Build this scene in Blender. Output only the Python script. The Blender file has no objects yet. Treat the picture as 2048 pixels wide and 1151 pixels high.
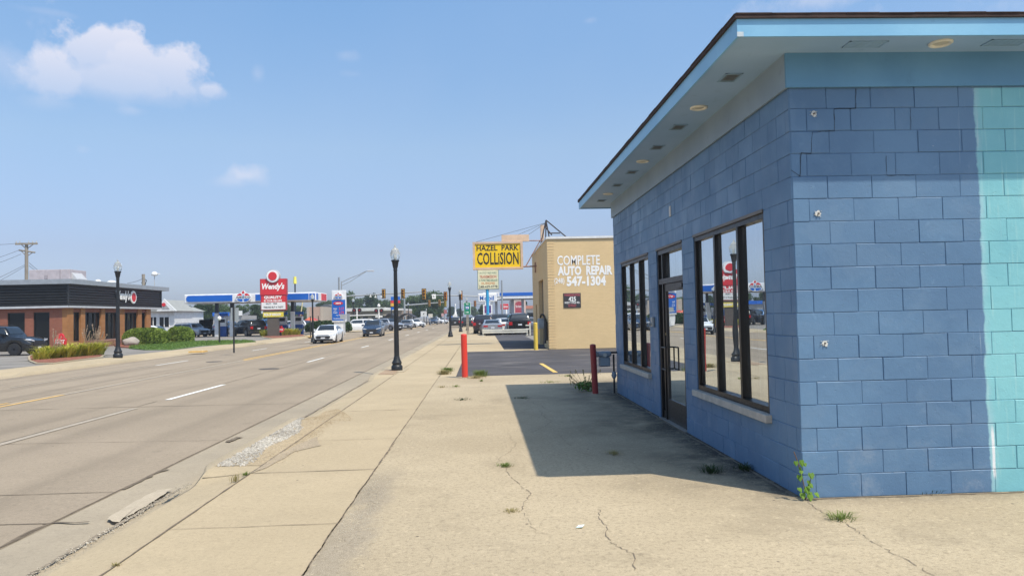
import bpy, bmesh, math, random
from mathutils import Vector, Matrix, noise as mnoise
random.seed(7)
scene = bpy.context.scene
# ------------------------------------------------------------------ camera
H = 1.67; FPX = 1480.0
YAW, PITCH, ROLL = 0.041965, 0.035893, -0.022
_f = Vector((math.sin(YAW)*math.cos(PITCH), math.cos(YAW)*math.cos(PITCH), math.sin(PITCH)))
_r = Vector((math.cos(YAW), -math.sin(YAW), 0)); _u = _r.cross(_f)
R2 = _r*math.cos(ROLL)+_u*math.sin(ROLL); U2 = -_r*math.sin(ROLL)+_u*math.cos(ROLL)
cam_d = bpy.data.cameras.new('camera'); cam = bpy.data.objects.new('camera', cam_d)
scene.collection.objects.link(cam); scene.camera = cam
cam_d.sensor_width = 36; cam_d.lens = 36*FPX/2048; cam_d.clip_end = 5000; cam_d.clip_start = .05
cam.matrix_world = Matrix(((R2.x,U2.x,-_f.x,0),(R2.y,U2.y,-_f.y,0),(R2.z,U2.z,-_f.z,H),(0,0,0,1)))
def ray(x, y): return _f*FPX+R2*(x-1024)-U2*(y-575.5)
def G(x, y, z=0.0):                       # photo point lying on the ground -> place
    d = ray(x, y); t = (z-H)/d.z; return Vector((d.x*t, d.y*t, z))
def P(x, y, Y):                           # photo point at a known distance -> place
    d = ray(x, y); t = Y/d.y; return Vector((d.x*t, Y, H+d.z*t))
# ------------------------------------------------------------------ light
SUN = Vector((.39, -.42, 1.0)).normalized()
elev = math.asin(SUN.z); azim = math.atan2(SUN.x, SUN.y)
sd = bpy.data.lights.new('sun', 'SUN'); sun = bpy.data.objects.new('sun', sd); scene.collection.objects.link(sun)
sd.energy = 4.1; sd.angle = math.radians(.53); sd.color = (1.0, .915, .775)
sun.rotation_euler = SUN.to_track_quat('Z', 'Y').to_euler()
sun.location = (0, 0, 30)
W = bpy.data.worlds.new('World'); scene.world = W; W.use_nodes = True
nt = W.node_tree; nt.nodes.clear(); N = nt.nodes; L = nt.links
def nd(t, **k):
    n = N.new(t)
    for a, v in k.items(): setattr(n, a, v)
    return n
def sv(op, a, b=None, c=None, clamp=False):
    n = nd('ShaderNodeMath', operation=op, use_clamp=clamp)
    for i, v in enumerate((a, b, c)):
        if v is None: continue
        if isinstance(v, (int, float)): n.inputs[i].default_value = v
        else: L.new(v, n.inputs[i])
    return n.outputs[0]
out = nd('ShaderNodeOutputWorld'); bg = nd('ShaderNodeBackground'); L.new(bg.outputs[0], out.inputs[0])
sky = nd('ShaderNodeTexSky', sky_type='NISHITA', sun_disc=False, sun_elevation=elev, sun_rotation=azim)
sky.altitude = 200; sky.air_density = 1.0; sky.dust_density = 1.6; sky.ozone_density = 1.6
bg.inputs[1].default_value = .12
tc = nd('ShaderNodeTexCoord')
def dotv(v):
    n = nd('ShaderNodeVectorMath', operation='DOT_PRODUCT'); L.new(tc.outputs['Generated'], n.inputs[0]); n.inputs[1].default_value = v
    return n.outputs['Value']
nz = nd('ShaderNodeTexNoise'); nz.inputs['Scale'].default_value = 21; nz.inputs['Detail'].default_value = 9; nz.inputs['Roughness'].default_value = .62
L.new(tc.outputs['Generated'], nz.inputs['Vector'])
nz2 = nd('ShaderNodeTexNoise'); nz2.inputs['Scale'].default_value = 5; nz2.inputs['Detail'].default_value = 6
L.new(tc.outputs['Generated'], nz2.inputs['Vector'])
nzo = sv('SUBTRACT', nz.outputs['Fac'], .5)
UP = Vector((0, 0, 1))
def cloud(px, py, rx, ry, amp, soft=.7, nzk=2.2):      # one puff of cloud in its own patch of sky
    c = ray(px, py).normalized(); e = c.cross(UP).normalized(); n = e.cross(c)
    df = dotv(c); u = sv('DIVIDE', dotv(e), df); v = sv('DIVIDE', dotv(n), df)
    a = rx/FPX; b = ry/FPX
    u2 = sv('POWER', sv('ABSOLUTE', sv('DIVIDE', u, a)), 2.0); v2 = sv('POWER', sv('ABSOLUTE', sv('DIVIDE', v, b)), 2.0)
    d = sv('SQRT', sv('ADD', u2, v2))
    d = sv('ADD', d, sv('MULTIPLY', nzo, nzk))
    m = sv('DIVIDE', sv('SUBTRACT', 1.0, d), soft, clamp=True)
    m = sv('MULTIPLY', m, sv('GREATER_THAN', df, 0.2))
    # undersides thin out into the haze
    low = sv('ADD', sv('MULTIPLY', sv('DIVIDE', v, b), .42), .72, clamp=True)
    return sv('MULTIPLY', sv('MULTIPLY', m, low), amp*.86)
cl = None
for a in ((235,158,165,50,.85,.6,.9),(120,150,66,52,.95,.5),(215,108,78,62,1.05,.32),(312,142,92,58,1.,.38),(232,160,150,50,.8,.7),(372,180,52,36,.7,.7),(414,182,30,20,.8,.6),
          (490,352,52,24,.85,.8),(470,362,60,18,.5,.9),(690,112,34,15,.26,.9),(705,150,30,10,.14,.9),(515,150,16,20,.3,.9),(265,222,30,12,.3,.9),
          (18,140,70,46,.32,.9),(1640,2,150,26,.6,.9,3.),(1180,42,20,9,.25,.9),(165,300,14,10,.2,.9),(100,205,60,18,.25,.9),
          (2500,-300,500,140,.7,.9,3.),(-700,-200,420,120,.6,.9,3.)):
    m = cloud(*a); cl = m if cl is None else sv('MAXIMUM', cl, m)
# thin streak of high cloud
st = cloud(100, 26, 70, 9, .22, .9, 1.5); cl = sv('MAXIMUM', cl, st)
veil = sv('MULTIPLY', nz2.outputs['Fac'], .10)
cl = sv('MAXIMUM', cl, sv('SUBTRACT', veil, .03))
mix = nd('ShaderNodeMix', data_type='RGBA'); L.new(cl, mix.inputs['Factor'])
sp = nd('ShaderNodeSeparateXYZ'); L.new(tc.outputs['Generated'], sp.inputs[0])
rp = nd('ShaderNodeValToRGB'); L.new(sp.outputs[2], rp.inputs[0]); e = rp.color_ramp.elements      # summer haze: greyer blue low down, richer blue above
for i, (t_, c_) in enumerate(((0, (.76, .87, 1.27)), (.09, (.86, .84, 1.02)), (.22, (1.22, 1.22, 1.21)), (.40, (1.24, 1.48, 1.54)), (1, (1.2, 1.4, 1.45)))):
    q = e[i] if i < 2 else e.new(t_)
    q.position = t_; q.color = (*[v/1.6 for v in c_], 1)
tm = nd('ShaderNodeMix', data_type='RGBA', blend_type='MULTIPLY'); tm.inputs['Factor'].default_value = 1; tm.clamp_result = False
L.new(sky.outputs[0], tm.inputs['A']); L.new(rp.outputs[0], tm.inputs['B'])
t2 = nd('ShaderNodeVectorMath', operation='SCALE'); L.new(tm.outputs['Result'], t2.inputs[0]); t2.inputs['Scale'].default_value = 1.6
L.new(t2.outputs[0], mix.inputs['A']); mix.inputs['B'].default_value = (5.75, 5.8, 6.6, 1)
L.new(mix.outputs['Result'], bg.inputs[0])
scene.view_settings.view_transform = 'Standard'; scene.view_settings.look = 'None'
scene.view_settings.exposure = .25; scene.view_settings.gamma = 1; scene.view_settings.use_curve_mapping = False
scene.render.engine = 'CYCLES'
scene.cycles.max_bounces = 6; scene.cycles.transparent_max_bounces = 16

# ------------------------------------------------------------------ materials
MATS = {}
class MatB:
    def __init__(s, name):
        s.m = bpy.data.materials.new(name); s.m.use_nodes = True; s.t = s.m.node_tree
        s.b = s.t.nodes['Principled BSDF']; s.pos = None
    def n(s, t, **k):
        n = s.t.nodes.new(t)
        for a, v in k.items(): setattr(n, a, v)
        return n
    def l(s, a, b): s.t.links.new(a, b)
    def P(s):
        if s.pos is None: s.pos = s.n('ShaderNodeNewGeometry').outputs['Position']
        return s.pos
    def noise(s, scale, detail=4, rough=.55, stretch=None, dist=0, vec=None):
        v = vec or s.P()
        if stretch:
            mp = s.n('ShaderNodeMapping'); mp.inputs['Scale'].default_value = stretch; s.l(v, mp.inputs[0]); v = mp.outputs[0]
        t = s.n('ShaderNodeTexNoise'); t.inputs['Scale'].default_value = scale; t.inputs['Detail'].default_value = detail
        t.inputs['Roughness'].default_value = rough; t.inputs['Distortion'].default_value = dist; s.l(v, t.inputs['Vector']); return t.outputs['Fac']
    def voro(s, scale, feature='F1', out='Distance', stretch=None):
        v = s.P()
        if stretch:
            mp = s.n('ShaderNodeMapping'); mp.inputs['Scale'].default_value = stretch; s.l(v, mp.inputs[0]); v = mp.outputs[0]
        t = s.n('ShaderNodeTexVoronoi', feature=feature); t.inputs['Scale'].default_value = scale; s.l(v, t.inputs['Vector']); return t.outputs[out]
    def ramp(s, f, a, b, lo=0.0, hi=1.0):
        r = s.n('ShaderNodeMapRange', interpolation_type='SMOOTHSTEP'); s.l(f, r.inputs[0])
        for i, v in zip((1, 2, 3, 4), (a, b, lo, hi)): r.inputs[i].default_value = v
        return r.outputs[0]
    def mth(s, op, a, b=None, clamp=False):
        n = s.n('ShaderNodeMath', operation=op, use_clamp=clamp)
        for i, v in enumerate((a, b)):
            if v is None: continue
            if isinstance(v, (int, float)): n.inputs[i].default_value = v
            else: s.l(v, n.inputs[i])
        return n.outputs[0]
    def mixc(s, f, a, b, mode='MIX'):
        n = s.n('ShaderNodeMix', data_type='RGBA', blend_type=mode)
        for k, v in (('Factor', f), ('A', a), ('B', b)):
            i = n.inputs[k] if k != 'Factor' else n.inputs[0]
            if isinstance(v, (int, float)): i.default_value = v
            elif isinstance(v, tuple): i.default_value = (*v[:3], 1)
            else: s.l(v, i)
        return n.outputs['Result']
    def sep(s):
        n = s.n('ShaderNodeSeparateXYZ'); s.l(s.P(), n.inputs[0]); return n.outputs
    def bump(s, h, strength=.3, dist=.01):
        b = s.n('ShaderNodeBump'); b.inputs['Strength'].default_value = strength; b.inputs['Distance'].default_value = dist
        s.l(h, b.inputs['Height']); s.l(b.outputs[0], s.b.inputs['Normal'])
    def out(s, col=None, rough=.6, metal=0, spec=.5):
        if col is not None:
            if isinstance(col, tuple): s.b.inputs['Base Color'].default_value = (*col[:3], 1)
            else: s.l(col, s.b.inputs['Base Color'])
        if isinstance(rough, (int, float)): s.b.inputs['Roughness'].default_value = rough
        else: s.l(rough, s.b.inputs['Roughness'])
        s.b.inputs['Metallic'].default_value = metal; s.b.inputs['Specular IOR Level'].default_value = spec
        return s.m
def mat(name, col, rough=.6, metal=0, var=.12, scale=3.0, bump=0.0, spec=.5, coat=0):
    if name in MATS: return MATS[name]
    m = MatB(name)
    f = m.noise(scale, 5); f2 = m.noise(scale*9, 3)
    f = m.mth('ADD', m.mth('MULTIPLY', f, .65), m.mth('MULTIPLY', f2, .35))
    f = m.ramp(f, .3, .7)
    c = m.mixc(f, tuple(max(0, x*(1-var)) for x in col), tuple(min(1, x*(1+var)) for x in col))
    if bump: m.bump(m.noise(scale*12, 4), bump, .01)
    m.out(c, m.ramp(f2, .2, .8, max(.02, rough-.06), min(1, rough+.08)), metal, spec)
    if coat: m.b.inputs['Coat Weight'].default_value = coat; m.b.inputs['Coat Roughness'].default_value = .04
    MATS[name] = m.m; return m.m
# ------------------------------------------------------------------ mesh helpers
COL = scene.collection
class MB:
    def __init__(s): s.v = []; s.f = []; s.smooth = []
    def add(s, vs, fs, sm=False):
        o = len(s.v); s.v += [tuple(v) for v in vs]; s.f += [tuple(i+o for i in f) for f in fs]; s.smooth += [sm]*len(fs); return s
    def box(s, x0, x1, y0, y1, z0, z1, M=None, bev=0):
        if bev:
            bm = bmesh.new(); bmesh.ops.create_cube(bm, size=1)
            for v in bm.verts: v.co = Vector(((x0+x1)/2+v.co.x*(x1-x0), (y0+y1)/2+v.co.y*(y1-y0), (z0+z1)/2+v.co.z*(z1-z0)))
            bmesh.ops.bevel(bm, geom=bm.edges[:], offset=bev, segments=1, affect='EDGES')
            vs = [v.co.copy() for v in bm.verts]; bm.verts.index_update()
            fs = [[v.index for v in f.verts] for f in bm.faces]; bm.free()
            if M: vs = [M@v for v in vs]
            return s.add(vs, fs)
        vs = [Vector((x, y, z)) for z in (z0, z1) for y in (y0, y1) for x in (x0, x1)]
        if M: vs = [M@v for v in vs]
        return s.add(vs, [(0,2,3,1),(4,5,7,6),(0,1,5,4),(2,6,7,3),(0,4,6,2),(1,3,7,5)])
    def quad(s, *p): return s.add(p, [tuple(range(len(p)))])
    def cyl(s, p0, p1, r0, r1=None, n=10, caps=True):
        p0 = Vector(p0); p1 = Vector(p1); r1 = r0 if r1 is None else r1
        d = (p1-p0).normalized(); a = d.orthogonal().normalized(); b = d.cross(a)
        vs = []
        for p, r in ((p0, r0), (p1, r1)):
            for i in range(n):
                t = 2*math.pi*i/n; vs.append(p+a*math.cos(t)*r+b*math.sin(t)*r)
        s.add(vs, [(i, (i+1) % n, n+(i+1) % n, n+i) for i in range(n)], True)
        if caps: s.add(vs[:n], [tuple(range(n-1, -1, -1))]); s.add(vs[n:], [tuple(range(n))])
        return s
    def tube(s, pts, r, n=8):
        for a, b in zip(pts[:-1], pts[1:]): s.cyl(a, b, r, n=n)
        return s
    def lathe(s, prof, c=(0,0,0), n=16, sm=True):
        c = Vector(c); vs = []
        for r, z in prof:
            for i in range(n):
                t = 2*math.pi*i/n; vs.append(c+Vector((r*math.cos(t), r*math.sin(t), z)))
        fs = [(k*n+i, k*n+(i+1) % n, (k+1)*n+(i+1) % n, (k+1)*n+i) for k in range(len(prof)-1) for i in range(n)]
        s.add(vs, fs, sm); s.add(vs[:n], [tuple(range(n-1, -1, -1))]); s.add(vs[-n:], [tuple(range(n))]); return s
    def prism(s, poly, y0, y1, axis='y'):      # polygon (a,b) swept along an axis
        n = len(poly)
        def pt(a, b, t): return {'y': (a, t, b), 'x': (t, a, b), 'z': (a, b, t)}[axis]
        vs = [pt(a, b, y0) for a, b in poly]+[pt(a, b, y1) for a, b in poly]
        s.add(vs, [tuple(range(n)), tuple(range(2*n-1, n-1, -1))]+[(i, n+i, n+(i+1) % n, (i+1) % n) for i in range(n)]); return s
    def grid(s, xs, ys, zf, sm=True):
        nx = len(xs); vs = [(x, y, zf(x, y)) for y in ys for x in xs]
        return s.add(vs, [(j*nx+i, j*nx+i+1, (j+1)*nx+i+1, (j+1)*nx+i) for j in range(len(ys)-1) for i in range(nx-1)], sm)
    def build(s, name, m, parent=None, label=None, fix=True, bevel=0):
        me = bpy.data.meshes.new(name); off = Vector((0, 0, 0))
        q = parent
        while q is not None:
            if q.parent is None: off = q.location.copy()
            q = q.parent
        me.from_pydata([Vector(v)-off for v in s.v], [], s.f)
        me.polygons.foreach_set('use_smooth', s.smooth)
        if fix:
            bm = bmesh.new(); bm.from_mesh(me); bmesh.ops.recalc_face_normals(bm, faces=bm.faces); bm.to_mesh(me); bm.free()
        if isinstance(m, (list, tuple)):
            for q in m: me.materials.append(q)
        elif m: me.materials.append(m)
        me.update()
        o = bpy.data.objects.new(name, me); COL.objects.link(o); o.parent = parent
        if label: o['label'] = label
        if bevel:
            b = o.modifiers.new('bevel', 'BEVEL'); b.width = bevel; b.segments = 2; b.limit_method = 'ANGLE'
        return o
def thing(name, label, cat, loc=(0,0,0), group=None, rz=0):
    o = bpy.data.objects.new(name, None); COL.objects.link(o); o.location = loc; o.rotation_euler = (0, 0, rz); o.empty_display_size = .2
    o['label'] = label; o['category'] = cat
    if group: o['group'] = group
    return o
def tag(o, label, cat, group=None):
    o['label'] = label; o['category'] = cat
    if group: o['group'] = group
    return o
def struct(o): o['kind'] = 'structure'; return o
def stuff(o): o['kind'] = 'stuff'; return o
def dup(root, loc, rz=0, label=None, group=None, sc=None):
    def cp(o, par):
        c = o.copy(); COL.objects.link(c); c.parent = par
        for ch in KIDS.get(o.name, [x for x in o.children]): cp(ch, c)
        return c
    r = cp(root, None); r.location = loc; r.rotation_euler = (0, 0, rz)
    if sc is not None: r.scale = (sc,)*3 if isinstance(sc, (int, float)) else sc
    if label: r['label'] = label
    if group: r['group'] = group
    return r
KIDS = {}
def text(name, s, cx, cy, cz, w, h, m, parent=None, face='-y', ext=.004, bold=.0, shear=0, label=None, curved=None):
    cu = bpy.data.curves.new('t', 'FONT'); cu.body = s; cu.extrude = 0; cu.offset = bold; cu.shear = shear; cu.align_x = 'CENTER'; cu.resolution_u = 2
    o = bpy.data.objects.new('t', cu); COL.objects.link(o)
    dg = bpy.context.evaluated_depsgraph_get(); me = bpy.data.meshes.new_from_object(o.evaluated_get(dg))
    vs = [v.co.copy() for v in me.vertices]; fs = [tuple(p.vertices) for p in me.polygons]
    bpy.data.objects.remove(o); bpy.data.curves.remove(cu); bpy.data.meshes.remove(me)
    x0 = min(v.x for v in vs); x1 = max(v.x for v in vs); y0 = min(v.y for v in vs); y1 = max(v.y for v in vs)
    mb = MB(); q = []
    for v in vs:
        a = ((v.x-x0)/(x1-x0)-.5)*w; b = ((v.y-y0)/(y1-y0)-.5)*h
        if face == '-y': q.append((cx+a, cy-ext, cz+b))
        elif face == '+x': q.append((cx+ext, cy+a, cz+b))
        elif face == '+y': q.append((cx-a, cy+ext, cz+b))
        elif face == '-x': q.append((cx-ext, cy-a, cz+b))
    mb.add(q, fs); return mb.build(name, m, parent, label, fix=False)
# ================================================================== setting: ground, road, pavements
def concrete(name, col, dark, speck=.5, scale=1.0, lane=False, stain=False, bump=.25):
    m = MatB(name)
    big = m.noise(.22*scale, 6, .6); mid = m.noise(1.7*scale, 6, .65); fine = m.noise(38, 3, .7); grit = m.noise(150, 2, .8)
    c = m.mixc(m.ramp(big, .34, .64), dark, col)
    c = m.mixc(m.mth('MULTIPLY', m.ramp(mid, .45, .68), .5), c, tuple(x*.80 for x in col))
    c = m.mixc(m.mth('MULTIPLY', m.ramp(fine, .52, .78), speck), c, tuple(x*.62 for x in col))
    c = m.mixc(m.mth('MULTIPLY', m.ramp(grit, .52, .72), min(1, speck*1.3)), c, tuple(min(1, x*1.45) for x in col))
    c = m.mixc(m.mth('MULTIPLY', m.ramp(m.noise(75, 2, .6), .60, .74), min(1, speck*1.2)), c, tuple(x*.5 for x in col))
    c = m.mixc(m.mth('MULTIPLY', m.ramp(m.noise(9, 3), .68, .78), .5*speck), c, tuple(x*.55 for x in col))
    x, y, z = m.sep()
    if lane:
        wx = m.mth('ADD', x, m.mth('MULTIPLY', m.noise(.15, 2), .7))
        s = m.mth('SINE', m.mth('MULTIPLY', wx, 2*math.pi/1.65)); s = m.ramp(s, -.2, 1)
        n2 = m.noise(1.0, 5, stretch=(1.6, .06, 1))
        c = m.mixc(m.mth('MULTIPLY', m.mth('MULTIPLY', s, m.ramp(n2, .3, .75)), .55), c, tuple(q*.66 for q in dark))
        c = m.mixc(m.mth('MULTIPLY', m.ramp(m.noise(2.6, 4), .66, .74), .35), c, tuple(q*.5 for q in dark))
        # patched oil spots far up the lanes
        c = m.mixc(m.mth('MULTIPLY', m.mth('MULTIPLY', m.ramp(m.noise(.5, 3, stretch=(1, .25, 1)), .55, .7), m.ramp(y, 30, 60)), .4), c, tuple(q*.55 for q in dark))
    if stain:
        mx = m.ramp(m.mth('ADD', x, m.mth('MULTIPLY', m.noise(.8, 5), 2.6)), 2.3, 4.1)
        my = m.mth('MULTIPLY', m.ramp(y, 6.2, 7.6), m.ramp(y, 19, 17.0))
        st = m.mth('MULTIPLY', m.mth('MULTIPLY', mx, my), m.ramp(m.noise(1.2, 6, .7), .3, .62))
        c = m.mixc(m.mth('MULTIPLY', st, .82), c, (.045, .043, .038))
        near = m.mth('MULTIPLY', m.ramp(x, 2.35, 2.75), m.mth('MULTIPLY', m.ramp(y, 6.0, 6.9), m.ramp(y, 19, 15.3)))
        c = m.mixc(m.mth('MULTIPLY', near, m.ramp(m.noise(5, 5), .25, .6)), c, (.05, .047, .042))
        gz = m.mth('ADD', x, m.mth('MULTIPLY', m.mth('SUBTRACT', m.noise(1.6, 5, .7), .5), .5))
        gzm = m.mth('MULTIPLY', m.ramp(gz, -.78, -.98), m.mth('MULTIPLY', m.ramp(y, 8.6, 7.2), m.ramp(m.noise(1.1, 3), .30, .45)))
        c = m.mixc(m.mth('MULTIPLY', gzm, .75), c, m.mixc(m.ramp(grit, .4, .65), (.20, .165, .12), (.46, .40, .31)))
        # dirt washed along the front of the wall, and worn exposed gravel
        c = m.mixc(m.mth('MULTIPLY', m.ramp(m.noise(.55, 6, .7, dist=.6), .52, .68), .45), c, tuple(q*.7 for q in dark))
        agg = m.voro(70, 'F1', 'Distance'); zone = m.ramp(m.noise(.45, 4), .42, .6)
        c = m.mixc(m.mth('MULTIPLY', m.mth('MULTIPLY', m.ramp(agg, .32, .12), zone), .42), c, (.56, .5, .4))
        c = m.mixc(m.mth('MULTIPLY', m.mth('MULTIPLY', m.ramp(m.voro(48), .3, .1), zone), .4), c, (.13, .11, .085))
    # coarse grain that still reads a few metres away, and scattered dark spots
    g1_ = m.noise(24, 3, .75); c = m.mixc(m.mth('MULTIPLY', m.ramp(g1_, .50, .66), min(1, .75*speck)), c, tuple(q*.66 for q in dark))
    c = m.mixc(m.mth('MULTIPLY', m.ramp(m.noise(17, 3, .8, dist=.4), .56, .70), min(1, .6*speck)), c, tuple(min(1, q*1.35) for q in col))
    vd = m.voro(2.6); c = m.mixc(m.mth('MULTIPLY', m.ramp(vd, .045, .025), .8), c, (.06, .05, .04))
    vd2 = m.voro(6.5); c = m.mixc(m.mth('MULTIPLY', m.ramp(vd2, .06, .035), .45), c, (.14, .115, .085))
    h = m.mth('ADD', m.mth('MULTIPLY', fine, .7), m.mth('MULTIPLY', grit, .5))
    m.bump(h, bump, .008)
    return m.out(c, .92, 0, .25)
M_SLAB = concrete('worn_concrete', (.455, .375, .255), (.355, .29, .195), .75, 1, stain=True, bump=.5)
M_WALK = concrete('sidewalk_concrete', (.455, .37, .245), (.39, .315, .205), .38, .8)
M_CURB = concrete('curb_concrete', (.43, .355, .245), (.35, .29, .20), .5)
M_GUT = concrete('gutter_concrete', (.36, .305, .225), (.285, .245, .185), .35, 1.4)
M_ROAD = concrete('road_concrete', (.33, .27, .20), (.27, .222, .163), .5, .5, lane=True)
def asphalt(name, col, bands=False):
    m = MatB(name); a = m.noise(.5, 6, .65); b = m.noise(90, 3, .7)
    c = m.mixc(m.ramp(a, .3, .7), tuple(x*.8 for x in col), tuple(x*1.3 for x in col))
    c = m.mixc(m.mth('MULTIPLY', m.ramp(b, .5, .8), .5), c, tuple(x*1.9 for x in col))
    if bands:       # thin worn streaks where concrete shows through the sealer
        s = m.noise(1.0, 5, .6, stretch=(.35, 2.6, 1)); s2 = m.noise(.25, 3)
        c = m.mixc(m.mth('MULTIPLY', m.mth('MULTIPLY', m.ramp(s, .56, .66), m.ramp(s2, .35, .55)), .55), c, (.26, .235, .20))
    m.bump(b, .4, .006); return m.out(c, .88, 0, .3)
M_ASPH = asphalt('sealed_asphalt', (.068, .065, .070), True)
M_ASPH2 = asphalt('grey_asphalt', (.21, .195, .175))
M_SOIL = mat('dry_soil', (.30, .24, .16), .95, var=.3, scale=1.2, bump=.5)
def sstep(a, b, x):
    t = max(0, min(1, (x-a)/(b-a))); return t*t*(3-2*t)
def frange(a, b, d):
    n = max(1, int(round((b-a)/d))); return [a+(b-a)*i/n for i in range(n+1)]
gp = MB().grid(frange(-900, 900, 100), [-60, 0, 60]+frange(160, 2500, 180), lambda x, y: -.32)
struct(gp.build('ground', M_ASPH2, fix=False))
# road: slightly crowned sheet
CROWN = lambda x: -.15+.035*(1-((x+9.9)/6.6)**2)
rd = MB().grid(frange(-16.42, -3.95, 1.04), [-12, -4]+frange(0, 120, 4)+frange(130, 420, 20), lambda x, y: CROWN(max(-16.4, min(-3.4, x))))
struct(rd.build('road', M_ROAD, fix=False))
rr = MB().grid([-200, -60, -16.42], [84, 92, 100], lambda x, y: -.11)       # cross street
rr.grid([.4, 30, 120], [86, 92, 98], lambda x, y: .006)
struct(rr.build('cross_street', M_ROAD, fix=False))
# raised amount of the kerb along the street
def kr(y):
    k = 0
    for a, b, ea, eb in ((8.45, 12.9, .35, .7), (21.6, 96, .35, 1)):
        k = max(k, min(sstep(a-ea, a+ea*.3, y), 1-sstep(b-eb*.3, b+eb, y)))
    return k
def kl(y):
    k = 0
    for a, b in ((27.5, 36.4), (43.4, 57.6), (66, 79)):
        k = max(k, min(sstep(a-.5, a+.1, y), 1-sstep(b-.1, b+.5, y)))
    return k
YS = frange(-8, 30, .12)+frange(30.5, 120, .75)
gut = MB().grid([-3.97, -3.6, -3.34], YS, lambda x, y: -.146-(.028*(x+3.97)/.63 if x > -3.9 else 0))
struct(gut.build('gutter', M_GUT, fix=False))
def inx(y):      # the kerb swings in at the end of the driveway
    return .22*(1-sstep(8.2, 9.0, y)) if 7.5 < y < 9.2 else 0
cb = MB()
sec = lambda y: [(-3.34, -.172), (-3.30+inx(y)*.6, -.165+.02*(1-kr(y))), (-3.275+inx(y), -.12+.10*kr(y)), (-3.25+inx(y), -.115+.113*kr(y)), (-3.13, -.105+.103*kr(y)), (-3.115, -.102+.1*kr(y))]
prev = None
vs = []; fs = []
for j, y in enumerate(YS):
    for (x, z) in sec(y): vs.append((x, y, z))
n = 6
for j in range(len(YS)-1):
    for i in range(n-1): fs.append((j*n+i, j*n+i+1, (j+1)*n+i+1, (j+1)*n+i))
cb.add(vs, fs, True); struct(cb.build('curb', M_CURB, fix=False))
def walkz(x, y):
    k = kr(y); t = (x+3.115)/(3.115-2.57)
    if x > -2.57: return -.012+.012*(x+2.57)/1.37
    return (-.102+.1*k)*(1-t)+(-.012)*t
sw = MB().grid([-3.115, -2.95, -2.75, -2.577], YS, walkz)
sw.grid([-2.573, -1.9, -1.207], YS, walkz)
struct(sw.build('sidewalk', M_WALK, fix=False))
us = MB().grid([-3.2, -1.0], [-8, 120], lambda x, y: -.2); struct(us.build('joint_soil', M_SOIL, fix=False))
slab = MB().box(-1.204, 2.9, -8, 20.5, -.2, 0).box(2.9, 30, -8, 20.5, -.2, 0)
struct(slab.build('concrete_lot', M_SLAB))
s2 = MB().box(-1.195, -.74, 20.53, 34.3, -.2, -.002).box(-1.195, 1.05, 34.3, 60, -.2, -.002).box(1.05, 3.1, 34.3, 35.6, -.2, -.002)
s2.box(-1.195, .3, 60, 120, -.2, -.002)
struct(s2.build('concrete_strip', M_WALK))
al = MB()
ed = [(-.74+.12*math.sin(i*2.1)*(i % 2), 20.52+.05*math.sin(i*3.7)) for i in range(1)]
al.add([(-.73, 20.62, .003), (.4, 20.52, .003), (1.6, 20.46, .003), (3.0, 20.53, .003), (40, 20.53, .003), (40, 34.7, .003), (3.1, 34.5, .003), (1.0, 34.1, .003), (-.2, 33.4, .003), (-.73, 31.6, .003)], [tuple(range(10))])
al.box(-.739, 40, 20.53, 34.7, -.2, -.004)
al.box(1.06, 3.3, 35.61, 59.5, -.2, 0)
al.box(.31, 60, 59.6, 120, -.2, -.003)
struct(al.build('asphalt_lot', M_ASPH))
sh = MB().box(3.3, 60, 34.71, 59.5, -.2, -.05); struct(sh.build('lot_base', M_ASPH2))
# left hand side
cl_ = MB(); vs = []; fs = []
YL = frange(-8, 140, .5)
for y in YL:
    k = kl(y)
    for x, z in ((-16.40, -.155), (-16.45, -.11+.1*k), (-16.60, -.105+.105*k), (-16.62, -.10+.10*k)): vs.append((x, y, z))
for j in range(len(YL)-1):
    for i in range(3): fs.append((j*4+i+1, j*4+i, (j+1)*4+i, (j+1)*4+i+1))
cl_.add(vs, fs, True); struct(cl_.build('curb_far', M_CURB, fix=False))
def lz(x, y):
    k = kl(y); t = (-16.62-x)/1.1
    return (-.10+.10*k)*(1-min(1, t))+.004*min(1, t)
sl = MB().grid([-18.3, -17.72, -17.2, -16.62], YL, lz); struct(sl.build('sidewalk_far', M_WALK, fix=False))
ll = MB().grid([-200, -100, -60, -40, -18.29], [-8, 27, 60, 84], lambda x, y: .0); struct(ll.build('restaurant_lot', M_ASPH2, fix=False))
l3 = MB().grid([-200, -100, -60, -40, -18.29], [100, 150, 500], lambda x, y: -.06); struct(l3.build('far_lot', M_ASPH2, fix=False))
# painted markings
M_WHITE = mat('road_paint_white', (.78, .77, .72), .7, var=.15, scale=6)
M_WHITEW = mat('road_paint_worn', (.375, .32, .25), .8, var=.15, scale=6)
M_YEL = mat('road_paint_yellow', (.66, .42, .14), .7, var=.2, scale=5)
M_YELW = mat('road_paint_yellow_worn', (.52, .40, .24), .8, var=.2, scale=5)
def stripe(mb, x, y0, y1, w, taper=0):
    ys = frange(y0, y1, 2.)
    for a, b in zip(ys[:-1], ys[1:]):
        za = CROWN(x)+.006
        mb.add([(x-w/2, a, CROWN(x-w/2)+.008), (x+w/2, a, CROWN(x+w/2)+.008), (x+w/2, b, CROWN(x+w/2)+.008), (x-w/2, b, CROWN(x-w/2)+.008)], [(0, 1, 2, 3)])
wm = MB(); stripe(wm, -7.27, 17.45, 21.2, .13); stripe(wm, -7.27, 31.2, 34.4, .12)
for k in range(6): stripe(wm, -7.27, 45+k*13, 48+k*13, .12)
stripe(wm, -13.6, 31.6, 34.9, .12)
for k in range(4): stripe(wm, -13.6, 44.5+k*13, 47.5+k*13, .12)
struct(wm.build('lane_marking_white', M_WHITE))
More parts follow.
